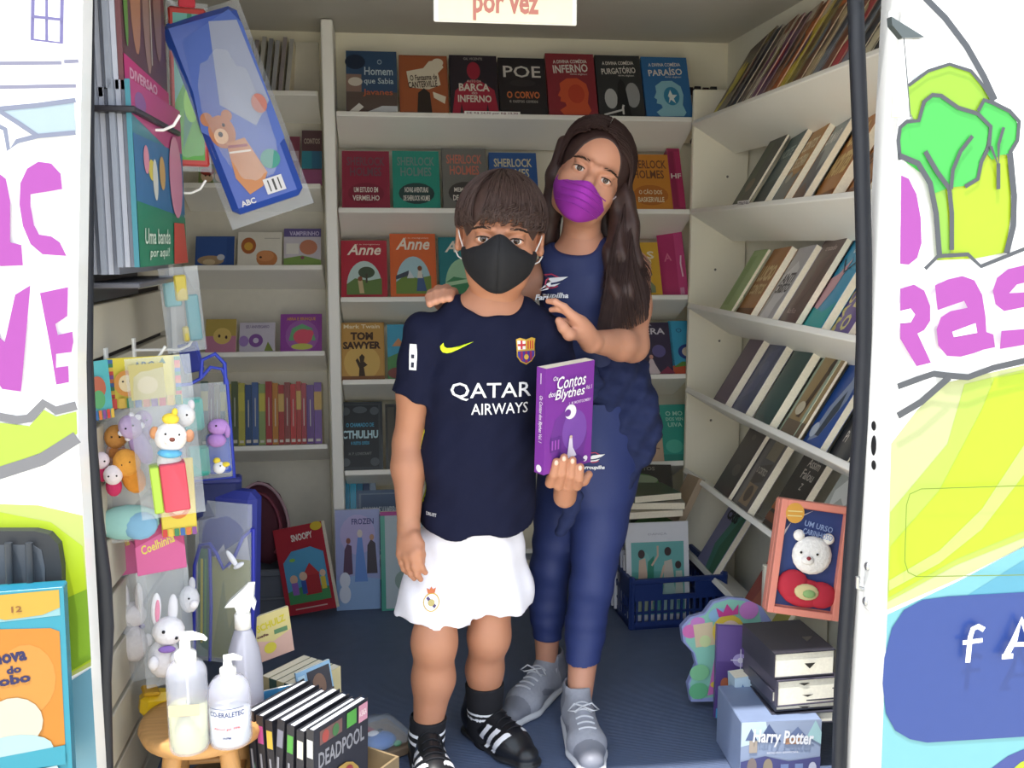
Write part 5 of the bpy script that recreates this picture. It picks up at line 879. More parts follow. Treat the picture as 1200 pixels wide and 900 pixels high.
# princess shaped board book
p = at(866, 803, Z=0)
o = thing('board_book', 'cut-out board book with a blond princess and a scalloped pastel outline', 'book', T3((at(862, 800, Y=2.10).x, 2.12, .03)) @ R3(-6, 'Y') @ R3(-10, 'X'), G6)
hp = .235; wp = .20
out = [(.0, .02), (-.01, .2), (.12, .38), (.1, .5), (0, .62), (.0, .78), (.12, .86), (.3, .88), (.42, .98), (.62, 1.0), (.82, .96), (1.0, .86), (1.1, .7), (1.15, .4), (1.1, .0), (.6, -.06)]
MB().prism([((x-.5)*wp, z*hp) for x, z in out], 0, .02, mat(dull('#8f9ad0'), .35)).build('pages', o)
draw(MB(), [('p', [(.02, .04), (.01, .2), (.14, .38), (.12, .5), (.03, .62), (.03, .76), (.14, .84), (.3, .86), (.43, .96), (.62, .98), (.8, .94), (.96, .84), (1.0, .5), (1, 0)], '#86c8b4'), ('e', .1, .72, .1, .07, '#d468b0'), ('e', .2, .8, .09, .05, '#c87cc8'), ('r', .14, .55, .38, .78, '#d8c4a0'), ('e', .26, .6, .07, .06, '#c8d89c'), ('e', .46, .84, .12, .07, '#8ab8dc'), ('e', .84, .84, .12, .09, '#c87cc8'),
  ('e', .56, .66, .2, .17, '#e8c844'), ('p', [(.36, .3), (.38, .7), (.5, .8), (.5, .4)], '#e8c844'), ('e', .58, .66, .13, .11, '#f0d0c0'), ('e', .52, .67, .02, .02, '#2c3c6c'), ('e', .66, .67, .02, .02, '#2c3c6c'), ('p', [(.46, .82), (.44, .92), (.52, .86), (.58, .94), (.64, .86), (.72, .92), (.7, .82)], '#c83c8c'), ('p', [(.2, .06), (.36, .46), (.6, .5), (.8, .1)], '#d070b8'), ('e', .14, .3, .12, .08, '#7ac08c'), ('e', .1, .12, .12, .08, '#5cb07c'), ('e', .3, .16, .05, .03, '#e8c844')], wp, hp).build('cover_print', o)
M = T3((at(866, 838, Y=2.03).x, 2.03, .022)) @ R3(-4, 'Z') @ R3(4, 'Y') @ R3(-14, 'X')
book('picture_book', 'violet storybook with two tiny girls and a white sparkle, before the princess book', .115, .21, .012, '#4c3478', [('r', .02, .6, .98, .98, '#5c4488'), ('e', .5, .62, .16, .07, '#b0a0d8'), ('e', .5, .62, .06, .03, '#ece6f8'), ('l', [(.3, .62), (.7, .62)], .01, '#ece6f8'), ('l', [(.5, .5), (.5, .74)], .01, '#ece6f8'), ('e', .2, .36, .1, .07, '#a85838'), ('p', [(.06, .14), (.12, .32), (.28, .32), (.36, .14)], '#8c5c3c'), ('e', .52, .38, .1, .07, '#d8b04c'), ('p', [(.4, .12), (.44, .34), (.6, .34), (.68, .12)], '#c8a08c'), ('p', [(.7, .2), (.72, .5), (.94, .6), (1, .3)], '#c8307c'), ('r', .02, .0, .4, .1, '#3c9cc8'), ('r', .45, .0, .98, .12, '#7c3458')], M, G6, spine=None)
# stack of hardbacks
pt = at(940, 842, Y=1.83); zz = pt.z; xs = pt.x
# box set under the stack
pb = at(914, 900, Y=1.80)
zt = at(914, 845, Y=1.80).z
o = thing('book_box_set', 'boxed novel set printed with blue castle roofs and silver lettering, lower right', 'box', T3((pb.x+.0, 1.80, 0.0)) @ R3(-3, 'Z'))
wb = .168; hb_ = zt
MB().box(-wb/2, wb/2, 0, .17, 0.001, hb_, mat(dull('#7f8fb0'), .4), .002).build('slipcase', o)
hz = hb_
draw(MB(), [('r', 0, 0, 1, 1, '#9aa8c4'), ('p', [(0, .6), (0, 1), (.3, 1), (.35, .7)], '#cfe4ec'), ('p', [(.05, .7), (.12, .9), (.2, .7)], '#5c6c94'), ('p', [(.2, .66), (.34, .96), (.5, .66)], '#4c5c88'), ('p', [(.55, .7), (.7, .9), (.84, .7)], '#6878a0'), ('p', [(.82, .74), (.92, 1), (1, .8), (1, .6)], '#a8d0d4'), ('r', .1, .5, .2, .7, '#b8a898'), ('r', .55, .62, .76, .72, '#b88a6c'),
  ('p', [(0, 0), (0, .36), (.3, .44), (.6, .34), (1, .4), (1, 0)], '#4c4c80'), ('e', .14, .28, .06, .14, '#8a7a74'), ('e', .34, .26, .06, .14, '#9c8c74'), ('r', .5, .04, .6, .3, '#7c8cb8'), ('r', .68, .04, .78, .3, '#7c8cb8'), ('e', .9, .22, .05, .1, '#c8c8d8'),
  ('t', 'Harry Potter', .52, .72, .76, .28, .03, 0, -5, '#f2f2f6'), ('t', 'EDIÇÃO ESPECIAL', .52, .5, .4, .04, .02, '#e8e8f0')], wb, hz).build('front_print', o)
zc = hb_+.002
th = [.026, .022, .026, .058, .056]
for i, t in enumerate(th):
    M = T3((xs+.012*((i % 2)-.5)*.6+.003, 1.825+.003*(i % 3), zc)) @ R3([-2, 1, 0, 3, 2][i], 'Z') @ R3(-90, 'X')
    # lying flat, tail edge toward us: pages end shows
    b = book('book', ['lowest cream-edged hardback of the stack on the box set', 'second hardback from the bottom of the stack', 'third hardback from the bottom, edge slightly pushed in', 'thick white-edged hardback, fourth from the bottom of the stack', 'thick hardback on top of the stack below the peach box'][i], .135, .165, t-.001, ['#3c3c48', '#2c2c38', '#3a3848', '#4c4858', '#34323e'][i], None, M, 'hardbacks stacked flat on the box set', pages='#f0ecdc', hard=.003)
    MB().prism([(-.012, t*.62), (.0, t*.42), (.012, t*.62)], -.0008, .0, mat('#33302c', .6), R3(0, 'X')).build('ribbon_end', b, R3(90, 'X') @ T3((0, -.0045, 0)))
    zc += t
M = T3((at(893, 790, Y=2.07).x, 2.07, .002)) @ R3(3, 'Z') @ R3(-3, 'Y')
hh_ = solve_h(M, 740)
book('book', 'dark spiky-patterned tall book standing between the violet storybook and the hardback stack', .07, hh_, .05, '#3a3a4c', [('p', [(.1, 0), (.2, .7), (.5, .9), (.8, .6), (1, .0)], '#5c5a70'), ('l', [(.2, .2), (.5, .6), (.9, .3)], .02, '#8a88a0'), ('l', [(.1, .5), (.5, .9), (.8, .7)], .015, '#a09cb4')], M, G6)
M = T3((at(876, 860, Y=1.975).x, 1.96, .002)) @ R3(2, 'Z') @ R3(-4, 'Y')
book('book', 'pale blue book with pointed roof drawings behind the boxed set', .06, solve_h(M, 793), .04, '#b8cfdf', [('p', [(0, 0), (0, .6), (.3, .9), (.6, .6), (.6, 0)], '#5c7aa8'), ('p', [(.5, 0), (.5, .5), (.8, .8), (1, .5), (1, 0)], '#4c5c88'), ('e', .3, .5, .1, .05, '#e8eef4')], M, G6)
# peach box with white bear
c0 = at(938, 742, Y=1.88)
M = T3((at(940, 742, Y=1.845).x, 1.845, zc+.012)) @ R3(-8, 'Z') @ R3(8, 'Y') @ R3(-9, 'X')
o = thing('plush_book_box', 'peach-framed box with a white bear in a red jacket on navy, topmost right', 'box', M)
wq = .150; hq = solve_h(M, 590)
PE = mat(dull('#e08a78', .06), .4)
MB().box(-wq/2, wq/2, .018, .045, 0, hq, PE, .003).build('box', o)
mb = MB(); f = .014
mb.box(-wq/2, -wq/2+f, 0, .018, 0, hq, PE, .001); mb.box(wq/2-f, wq/2, 0, .018, 0, hq, PE, .001); mb.box(-wq/2+f, wq/2-f, 0, .018, 0, f, PE, .001); mb.box(-wq/2+f, wq/2-f, 0, .018, hq-f, hq, PE, .001); mb.build('frame', o)
draw(MB(), [('r', .08, .07, .92, .93, '#2c3f7c'), ('p', [(.08, .93), (.08, .6), (.2, .8), (.5, .93)], '#e6d8d8'), ('p', [(.12, .93), (.1, .7), (.24, .84), (.5, .93)], '#24386c')], wq, hq, y=.0176).build('backing', o)
draw(MB(), [('e', .2, .89, .13, .09, '#e0a03c'), ('l', [(.1, .9), (.3, .91)], .01, '#ecd88c'), ('l', [(.1, .86), (.3, .87)], .01, '#ecd88c'), ('t', 'UM URSO', .55, .8, .4, .05, .01, 0, -8, '#8ca0cc'), ('t', 'CARINHOSO', .55, .73, .42, .05, .01, 0, -8, '#8ca0cc')], wq, hq, y=.0).build('lettering', o)
FZ = mat('#efece8', .95, noise=.15, scale=150, bump=1.0)
for nm, c, r in (('bear_head', (.004, .008, .54*hq), (.042, .016, .040)), ('bear_ear', (-.028, .008, .70*hq), (.012, .008, .012)), ('bear_ear', (.034, .008, .70*hq), (.012, .008, .012)), ('bear_snout', (-.008, -.006, .50*hq), (.014, .008, .010))): MB().ball(c, r, FZ, 18).build(nm, o)
MB().ball((-.009, -.015, .52*hq), (.005, .004, .004), mat('#8a2430', .4), 8).build('bear_nose', o)
for x in (-.024, .010): MB().ball((x, -.008, .56*hq), .0028, mat('#141418', .2), 8).build('bear_eye', o)
JR = mat(dull('#b82438', .05), .8, bump=.4)
MB().ball((-.026, .012, .26*hq), (.034, .014, .032), JR, 16).build('jacket', o); MB().ball((.034, .012, .20*hq), (.034, .014, .028), JR, 16).build('jacket', o); MB().ball((.0, .012, .2*hq), (.05, .012, .03), JR, 16).build('jacket', o)
MB().ball((.0, -.002, .22*hq), (.026, .006, .017), mat(dull('#d8c890'), .8), 14, R3(0, 'Y')).build('mitten', o); MB().ball((.004, -.007, .21*hq), (.014, .004, .009), mat(dull('#8ab06c'), .8), 10).build('mitten_patch', o)
# ------------------------------------------------------------------ figures: signed-distance modelling meshed with surface nets
class Field:
    def __init__(s, lo, hi, vox, k=0.012):
        s.lo = np.array(lo, float); s.vox = vox; s.n = np.ceil((np.array(hi)-s.lo)/vox).astype(int)+1; s.k = k
        s.d = np.full(s.n, 0.08, np.float32)
    def _win(s, lo, hi):
        a = np.maximum(((np.array(lo)-s.lo)/s.vox).astype(int), 0); b = np.minimum(((np.array(hi)-s.lo)/s.vox).astype(int)+2, s.n)
        if (b <= a).any(): return None
        ax = [s.lo[i]+s.vox*np.arange(a[i], b[i]) for i in range(3)]
        X, Y, Z = np.meshgrid(*ax, indexing='ij', sparse=False)
        return (slice(a[0], b[0]), slice(a[1], b[1]), slice(a[2], b[2])), X, Y, Z
    def put(s, fn, lo, hi, k=None, sub=False):
        k = s.k if k is None else k; m = k+0.02
        w = s._win(np.array(lo)-m, np.array(hi)+m)
        if w is None: return s
        sl, X, Y, Z = w; e = fn(X, Y, Z).astype(np.float32); d = s.d[sl]
        if sub:
            h = np.maximum(k-np.abs(d+e), 0)/max(k, 1e-6); s.d[sl] = np.maximum(d, -e)+h*h*k*.25
        else:
            h = np.maximum(k-np.abs(d-e), 0)/max(k, 1e-6); s.d[sl] = np.minimum(d, e)-h*h*k*.25
        return s
    def cap(s, a, b, ra, rb, k=None, flat=None, sub=False, grow=0.0):
        a = np.array(a, float); b = np.array(b, float); ra += grow; rb += grow; ab = b-a; L2 = max(float(ab@ab), 1e-9)
        def fn(X, Y, Z):
            px, py, pz = X-a[0], Y-a[1], Z-a[2]
            t = np.clip((px*ab[0]+py*ab[1]+pz*ab[2])/L2, 0, 1)
            qx, qy, qz = px-ab[0]*t, py-ab[1]*t, pz-ab[2]*t
            if flat is not None:
                f, sc = flat; g = (qx*f[0]+qy*f[1]+qz*f[2])*(1/sc-1); qx = qx+g*f[0]; qy = qy+g*f[1]; qz = qz+g*f[2]
                return (np.sqrt(qx*qx+qy*qy+qz*qz)-(ra+(rb-ra)*t))*min(1, (1+sc)/2)
            return np.sqrt(qx*qx+qy*qy+qz*qz)-(ra+(rb-ra)*t)
        r = max(ra, rb)*(max(1, flat[1]) if flat is not None else 1)
        return s.put(fn, np.minimum(a, b)-r, np.maximum(a, b)+r, k, sub)
    def ell(s, c, r, M=None, k=None, sub=False):
        c = np.array(c, float); r = np.array(r, float); R = np.array(M.to_3x3()).T if M is not None else np.eye(3)
        def fn(X, Y, Z):
            p = [X-c[0], Y-c[1], Z-c[2]]
            q = [R[i, 0]*p[0]+R[i, 1]*p[1]+R[i, 2]*p[2] for i in range(3)]
            k0 = np.sqrt(sum((q[i]/r[i])**2 for i in range(3))); k1 = np.sqrt(sum((q[i]/r[i]**2)**2 for i in range(3)))+1e-9
            return k0*(k0-1)/k1
        m = float(r.max()); return s.put(fn, c-m, c+m, k, sub)
    def chain(s, pts, rs, **kw):
        for i in range(len(pts)-1): s.cap(pts[i], pts[i+1], rs[i], rs[i+1], **kw)
        return s
    def half(s, p, n, k=0.002):      # keep the side the normal points away from
        p = np.array(p, float); n = np.array(n, float); n /= np.linalg.norm(n)
        ax = [s.lo[i]+s.vox*np.arange(s.n[i]) for i in range(3)]
        X, Y, Z = np.meshgrid(*ax, indexing='ij', sparse=True)
        e = ((X-p[0])*n[0]+(Y-p[1])*n[1]+(Z-p[2])*n[2]).astype(np.float32)
        s.d = np.maximum(s.d, e); return s
    def warp(s, fn):
        ax = [s.lo[i]+s.vox*np.arange(s.n[i]) for i in range(3)]
        X, Y, Z = np.meshgrid(*ax, indexing='ij', sparse=True); s.d = s.d+fn(X, Y, Z).astype(np.float32); return s
    def mesh(s):
        d = s.d; n = d.shape; ins = d < 0
        act = np.zeros((n[0]-1, n[1]-1, n[2]-1), bool)
        cs = [(i, j, k) for i in (0, 1) for j in (0, 1) for k in (0, 1)]
        cnt = np.zeros(act.shape, np.int8)
        for i, j, k in cs: cnt += ins[i:n[0]-1+i, j:n[1]-1+j, k:n[2]-1+k]
        act = (cnt > 0) & (cnt < 8)
        I = np.argwhere(act); ids = -np.ones(act.shape, np.int64); ids[act] = np.arange(len(I))
        acc = np.zeros((len(I), 3)); c = np.zeros(len(I))
        for a in range(3):
            for u in (0, 1):
                for v in (0, 1):
                    o = [0, 0, 0]; b = [x for x in range(3) if x != a]; o[b[0]] = u; o[b[1]] = v; e = o.copy(); e[a] = 1
                    d0 = d[I[:, 0]+o[0], I[:, 1]+o[1], I[:, 2]+o[2]]; d1 = d[I[:, 0]+e[0], I[:, 1]+e[1], I[:, 2]+e[2]]
                    m = (d0 < 0) != (d1 < 0); t = np.where(m, d0/(d0-d1+1e-12), 0)
                    p = np.tile(np.array(o, float), (len(I), 1)); p[:, a] += t; acc[m] += p[m]; c[m] += 1
        V = s.lo+s.vox*(I+acc/np.maximum(c, 1)[:, None])
        Fs = []
        for a in range(3):
            b1, b2 = [(1, 2), (2, 0), (0, 1)][a]
            sl0 = [slice(0, n[0]), slice(0, n[1]), slice(0, n[2])]; sl1 = list(sl0); sl0[a] = slice(0, n[a]-1); sl1[a] = slice(1, n[a])
            A = ins[tuple(sl0)]; B = ins[tuple(sl1)]
            E = np.argwhere(A != B); keep = (E[:, b1] > 0) & (E[:, b2] > 0) & (E[:, b1] < n[b1]-1) & (E[:, b2] < n[b2]-1); E = E[keep]
            fl = A[E[:, 0], E[:, 1], E[:, 2]]
            def cell(s1, s2): q = E.copy(); q[:, b1] -= s1; q[:, b2] -= s2; return ids[q[:, 0], q[:, 1], q[:, 2]]
            Q = np.stack([cell(1, 1), cell(0, 1), cell(0, 0), cell(1, 0)], 1)
            Q[~fl] = Q[~fl][:, ::-1]; Fs.append(Q)
        Q = np.concatenate(Fs); Q = Q[(Q >= 0).all(1)]
        return V, Q
def npmesh(name, V, Q, mats, parent=None, mi=None, M=None, smooth=1):
    me = bpy.data.meshes.new(name); nv, nf = len(V), len(Q)
    if smooth and nf:
        for _ in range(smooth):
            A = np.zeros_like(V); c = np.zeros(nv)
            for i in range(4):
                for j in (1, 3): np.add.at(A, Q[:, i], V[Q[:, (i+j) % 4]]); np.add.at(c, Q[:, i], 1)
            V = V*0.5+0.5*A/np.maximum(c, 1)[:, None]
    me.vertices.add(nv); me.vertices.foreach_set('co', V.astype(np.float32).ravel())
    me.loops.add(nf*4); me.loops.foreach_set('vertex_index', Q.astype(np.int32).ravel())
    me.polygons.add(nf); me.polygons.foreach_set('loop_start', np.arange(0, nf*4, 4, dtype=np.int32)); me.polygons.foreach_set('loop_total', np.full(nf, 4, np.int32))
    for m in mats: me.materials.append(m)
    if mi is not None: me.polygons.foreach_set('material_index', mi(V[Q].mean(1)).astype(np.int32))
    me.polygons.foreach_set('use_smooth', np.ones(nf, bool)); me.update(calc_edges=True); me.validate()
    o = bpy.data.objects.new(name, me); C.objects.link(o)
    if parent is not None: o.parent = parent
    if M is not None: o.matrix_local = M
    return o, V, Q
def cat2(a, b): return np.concatenate([a[0], b[0]]), np.concatenate([a[1], b[1]+len(a[0])])
def skin_mat(c, name):
    m = mat(c, 0.5, noise=0.05, scale=30, bump=0.03); b = m.node_tree.nodes['Principled BSDF']
    b.inputs['Subsurface Weight'].default_value = 0.12; b.inputs['Subsurface Radius'].default_value = (0.01, 0.004, 0.002); b.inputs['Subsurface Scale'].default_value = 0.5
    return m
def bvh(V, Q): return BVHTree.FromPolygons([tuple(v) for v in V], [tuple(int(i) for i in q) for q in Q])
def project(mb0, tree, name, parent, org, ux, uz, off=0.0012, cell=0.006, par_off=None):
    """lay flat print (drawn in x,z, facing -y) onto cloth: cut finely, then drop along the sheet's own normal"""
    bm = bmesh.new(); vs = [bm.verts.new(v) for v in mb0.v]; bm.faces.ensure_lookup_table()
    for f, m in zip(mb0.f, mb0.m):
        try: q = bm.faces.new([vs[i] for i in f]); q.material_index = m
        except ValueError: pass
    bmesh.ops.triangulate(bm, faces=bm.faces[:])
    for _ in range(4):
        es = [e for e in bm.edges if e.calc_length() > cell*1.6]
        if not es: break
        bmesh.ops.subdivide_edges(bm, edges=es, cuts=1); bmesh.ops.triangulate(bm, faces=[f for f in bm.faces if len(f.verts) > 3])
    ux = Vector(ux).normalized(); uz = Vector(uz); uz = (uz-ux*uz.dot(ux)).normalized(); nd = uz.cross(ux).normalized()   # into the cloth
    nd = -nd if nd.y < 0 else nd
    org = Vector(org)
    for v in bm.verts:
        layer = -v.co.y; p = org+ux*v.co.x+uz*v.co.z
        h = tree.ray_cast(p-nd*0.3, nd)
        q = (h[0]-nd*(off+layer)) if h[0] is not None else p+nd*0.02
        v.co = q
    me = bpy.data.meshes.new(name); bm.to_mesh(me); bm.free()
    for m in mb0.mats: me.materials.append(m)
    for p in me.polygons: p.use_smooth = True
    o = bpy.data.objects.new(name, me); C.objects.link(o); o.parent = parent
    if par_off is not None: o.matrix_local = par_off
    return o
def A3(px, py, Y): return np.array(at(px, py, Y=Y))
def finger(fd, base, dirs, lens, r, k=0.004):
    p = np.array(base, float); pts = [p]
    for d, l in zip(dirs, lens): d = np.array(d, float); d /= np.linalg.norm(d); p = p+d*l; pts.append(p)
    n = len(pts); rs = [r*(1-0.10*i) for i in range(n)]
    for i in range(n-1): fd.cap(pts[i], pts[i+1], rs[i], rs[i+1], k=k if i else 0.008)
    return pts
def strands(name, parent, roots, dirs_fn, mat_, M=None, width=0.0012, nseg=8, sides=3):
    """hair: tapering three-sided strands following curves dirs_fn(root)->points"""
    V = []; Fq = []
    for r in roots:
        P = dirs_fn(r)
        if P is None: continue
        P = np.array(P); k = len(P); o = len(V)
        T = np.gradient(P, axis=0); T /= np.linalg.norm(T, axis=1)[:, None]+1e-9
        up = np.array([0.3, 0.9, 0.2]); A = np.cross(T, up); A /= np.linalg.norm(A, axis=1)[:, None]+1e-9; B = np.cross(T, A)
        for i in range(k):
            w = width*(1-0.75*(i/(k-1))**2)
            for j in range(sides):
                a = 2*PI*j/sides; V.append(P[i]+(A[i]*math.cos(a)+B[i]*math.sin(a)*0.6)*w)
        for i in range(k-1):
            for j in range(sides): Fq.append((o+i*sides+j, o+i*sides+(j+1) % sides, o+(i+1)*sides+(j+1) % sides, o+(i+1)*sides+j))
    return npmesh(name, np.array(V), np.array(Fq), [mat_], parent, M=M, smooth=0)[0]
# ------------------------------------------------------------------ heads
def mtx(loc, yaw, pitch, roll):       # roll>0: crown leans to picture right; pitch>0: chin down
    return T3(loc) @ R3(yaw, 'Z') @ R3(roll, 'Y') @ R3(pitch, 'X')
def head_field(neck_to, s=1.0, girl=False):
    f = Field((-.105, -.125, -.19), (.105, .12, .135), .0021, k=.014)
    f.ell((0, .014, .034), (.073, .090, .083)); f.ell((0, -.018, -.022), (.062, .064, .072)); f.ell((0, -.030, -.072), (.040, .042, .036), k=.03)
    for x in (-1, 1):
        f.ell((x*.033, -.048, -.034), (.029, .028, .030), k=.02)
        f.cap((x*.056, .008, -.03), (x*.036, -.03, -.083), .012, .015, k=.03)
        f.cap((x*.012, -.081, .018), (x*.044, -.066, .019), .0065, .006, k=.012)          # brow ridge
        f.ell((x*.031, -.090, -.002), (.017, .013, .012), k=.014, sub=True)
        f.ell((x*.031, -.0655, -.001), (.0160, .0155, .0135), k=.004)                      # lids
        f.ell((x*.031, -.0860, -.001), (.0132, .0180, .0052), k=.0018, sub=True)           # opening
        # ear
        E = R3(x*18, 'Z') @ R3(8, 'X')
        f.ell((x*.079, .018, -.006), (.0085, .017, .028), E, k=.008); f.ell((x*.087, .010, -.004), (.006, .010, .017), E, k=.004, sub=True); f.ell((x*.080, .006, -.026), (.006, .008, .008), k=.006)
    f.chain([(0, -.074, .010), (0, -.090, -.016), (0, -.094, -.028)], [.0075, .009, .012], k=.012)
    f.ell((0, -.082, -.058), (.024, .010, .011), k=.014)
    f.cap((0, .018, -.04), neck_to, .047*s, .050*s, k=.03)
    return f
def face_parts(par, Mh, lash='#1d1512', iris='#3a2417', brow='#2c1d17', lid=.0052):
    for x in (-1, 1):
        e = MB(); e.ball((x*.031, -.0655, -.001), .0135, mat('#cfc8c4', .15, noise=.01), 20); eb = e.build('eye', par, Mh)
        e = MB(); e.ball((x*.031, -.0748, -.0008), (.0072, .0048, .0072), mat(iris, .1, noise=.3, scale=300, coat=.6), 18); e.build('iris', eb)
        e = MB(); e.ball((x*.031, -.0774, -.0008), (.0028, .0026, .0028), mat('#050505', .05), 12); e.build('pupil', eb)
        pts = [(x*.031+.0138*math.cos(t), -.0795+.006*(math.cos(t)**2), -.0008+.0056*math.sin(t)) for t in [PI*i/8 for i in range(9)]]
        MB().tube(pts, [.0004, .0009, .0012, .0013, .0013, .0013, .0012, .0009, .0004], mat(lash, .6), 5).build('eyelashes', par, Mh)
        rs = random.Random(3); roots = [(rs.random(), rs.random()) for _ in range(110)]
        def path(r, x=x):
            u, v = r; bx = x*(.017+.033*u); bz = .0205+.0048*math.sin(u*2.7)-.0062*u+(v-.5)*.0052*(1-.6*u); by = -.0885+.018*u*u+.0006
            d = (x*.007, .002*u*3, .0028*(1-u*1.5)); return [(bx+d[0]*t, by+d[1]*t, bz+d[2]*t) for t in (0, .35, .7, 1)]
        strands('eyebrow', par, roots, path, mat(brow, .7), Mh, .0005)
def mask_mesh(par, Mh, name, col, top, mid, bot, seam=True, k=11):
    """cloth mask: rows of control points (head frame) from left ear side to right, lofted top-mid-bottom"""
    def interp(P, t):
        P = [Vector(p) for p in P]; n = len(P)-1; x = t*n; i = min(int(x), n-1); f = x-i
        p0 = P[max(i-1, 0)]; p1 = P[i]; p2 = P[i+1]; p3 = P[min(i+2, n)]
        return 0.5*((2*p1)+(p2-p0)*f+(2*p0-5*p1+4*p2-p3)*f*f+(3*p1-p0-3*p2+p3)*f**3)
    U, Vn = 28, 14; vs = []
    for j in range(Vn+1):
        v = j/Vn
        for i in range(U+1):
            u = i/U; a, b, c = interp(top, u), interp(mid, u), interp(bot, u)
            p = a*(1-v)*(1-2*v)+b*4*v*(1-v)+c*v*(2*v-1)
            vs.append(p)
    fs = [(j*(U+1)+i, (j+1)*(U+1)+i, (j+1)*(U+1)+i+1, j*(U+1)+i+1) for j in range(Vn) for i in range(U)]
    n = len(vs); back = [p+Vector((0, .002, 0)) for p in vs]
    fs2 = [tuple(x+n for x in f[::-1]) for f in fs]
    rim = [i for i in range(U+1)]+[(j+1)*(U+1)-1 for j in range(1, Vn+1)]+[Vn*(U+1)+i for i in range(U-1, -1, -1)]+[j*(U+1) for j in range(Vn-1, 0, -1)]
    fs3 = [(rim[i], rim[(i+1) % len(rim)], rim[(i+1) % len(rim)]+n, rim[i]+n) for i in range(len(rim))]
    mb = MB().add(vs+back, fs+fs2+fs3, mat(col, .85, noise=.06, scale=60, bump=.35), None, True)
    o = mb.build(name, par, Mh)
    if seam: MB().tube([vs[j*(U+1)+U//2]+Vector((0, -.0008, 0)) for j in range(Vn+1)], .0009, mat(col, .7), 5).build('seam', o)
    MB().tube([vs[i]+Vector((0, -.0006, -.001)) for i in range(U+1)], .0011, mat(col, .7), 5).build('hem', o)
    return o

# ------------------------------------------------------------------ the boy
SK1 = skin_mat('#b27c60', 'skin')
bp = at(535, 880, Z=0); BO = Vector((bp.x, bp.y, 0))
boy = thing('person', 'child in black face mask, navy football shirt and white shorts, holding a purple book', 'person', T3(BO), 'children standing in the doorway')
IB = T3(-BO)
Hb = at(586, 278, Y=1.985); MH = mtx(Hb, -7, 4, 4) @ Matrix.Diagonal((1.05, 1.04, 1.0, 1))
nb = A3(578, 362, 2.0); nl = tuple(MH.inverted() @ Vector(nb))
hf = head_field(nl, 1.0); hV, hQ = hf.mesh(); hV = np.array([tuple(MH @ Vector(v)) for v in hV])
P = lambda x, y, Y: A3(x, y, Y)
sL, eL, wL = P(495, 396, 2.0), P(479, 520, 2.02), P(479, 618, 1.95)
sR, eR, wR = P(648, 402, 2.0), P(668, 510, 2.03), P(662, 582, 1.93)
hipL, knL, cfL, anL = P(517, 650, 1.99), P(509, 752, 1.95), P(508, 795, 1.965), P(500, 862, 1.965)
hipR, knR, cfR, anR = P(584, 650, 2.0), P(573, 745, 2.0), P(568, 785, 2.03), P(568, 850, 2.06)
bf = Field((-.12, 1.72, -.01), (.58, 2.2, 1.13), .0042, k=.02)
Ch, Wa, Pe = P(573, 430, 2.0), P(563, 530, 2.0), P(552, 630, 2.0)
bf.chain([P(577, 395, 2.0), Ch, Wa, Pe], [.07, .10, .085, .070], flat=((0, 1, 0), .6)); bf.cap(P(510, 392, 2.0), P(645, 398, 2.0), .038, .038, k=.04)
bf.cap(nb+np.array([0, 0, .05]), P(577, 385, 2.0), .047, .062, k=.03)
bf.cap(P(540, 366, 2.0), P(615, 368, 2.0), .028, .028, k=.04)
bf.chain([sL, (sL+eL)/2, eL], [.038, .037, .031]); bf.chain([eL, eL*.72+wL*.28, wL], [.031, .034, .0225])
bf.chain([sR, eR, wR], [.038, .032, .024])
bf.chain([hipL, knL], [.040, .044]); bf.chain([knL, cfL, anL], [.043, .043, .028]); bf.ell(knL+np.array([0, -.010, .004]), (.032, .032, .040), k=.03)
bf.chain([hipR, knR], [.040, .043]); bf.chain([knR, cfR, anR], [.041, .039, .027]); bf.ell(knR+np.array([0, -.010, .004]), (.031, .032, .040), k=.03)
B1 = bf.mesh()
# relaxed hand at the side of the shorts
def hand_box(c, r=.11): return Field(np.array(c)-r, np.array(c)+r, .0019, k=.006)
hL = hand_box(P(484, 645, 1.93)); kn = [P(x, y, Y) for x, y, Y in ((490, 645, 1.905), (484, 651, 1.905), (477, 652, 1.915), (470, 649, 1.928))]
hL.cap(wL+(eL-wL)*.12, wL, .0235, .0215)
hL.cap(wL, (kn[0]+kn[1])/2*.6+wL*.4, .0195, .018, flat=((.5, .86, 0), .72), k=.012); hL.cap(wL, (kn[2]+kn[3])/2*.6+wL*.4, .019, .018, flat=((.5, .86, 0), .72), k=.012)
for q, l in zip(kn, (.026, .028, .026, .022)):
    hL.cap(wL*.5+q*.5, q, .013, .0095, k=.012); finger(hL, q, [(.12, -.2, -1), (.3, -.0, -1), (.5, .25, -.8)], [l*.8, l*.62, l*.5], .0082)
tb = P(486, 628, 1.92); finger(hL, tb, [(.55, -.35, -.8), (.15, -.2, -1), (.0, .0, -1)], [.02, .021, .016], .0092)
HL = hL.mesh()
# hand gripping the book from below
hR = hand_box(P(664, 560, 1.86), .10)
pc = P(664, 566, 1.905); hR.cap(wR, pc, .023, .022, k=.015); 
tips = [(646, 566, 652, 541), (656, 569, 661, 536), (667, 570, 671, 539), (677, 569, 680, 547)]
for i, (bx, by, tx, ty) in enumerate(tips):
    a = P(bx, by-4, 1.898); b = P(bx-1, by, 1.872); c = P((bx+tx)/2, (by+ty)/2+2, 1.850); d = P(tx, ty, 1.846+.0*i)
    hR.chain([pc*.5+a*.5, a, b, c, d], [.012, .0105, .0098, .0092, .0078], k=.004)
hR.chain([pc, P(684, 563, 1.885), P(690, 556, 1.885)], [.012, .010, .008], k=.006)
HR = hR.mesh()
full = cat2(cat2(cat2(B1, (hV, hQ)), HL), HR)
npmesh('body', full[0], full[1], [SK1], boy, M=IB, smooth=1)
face_parts(boy, IB @ MH)
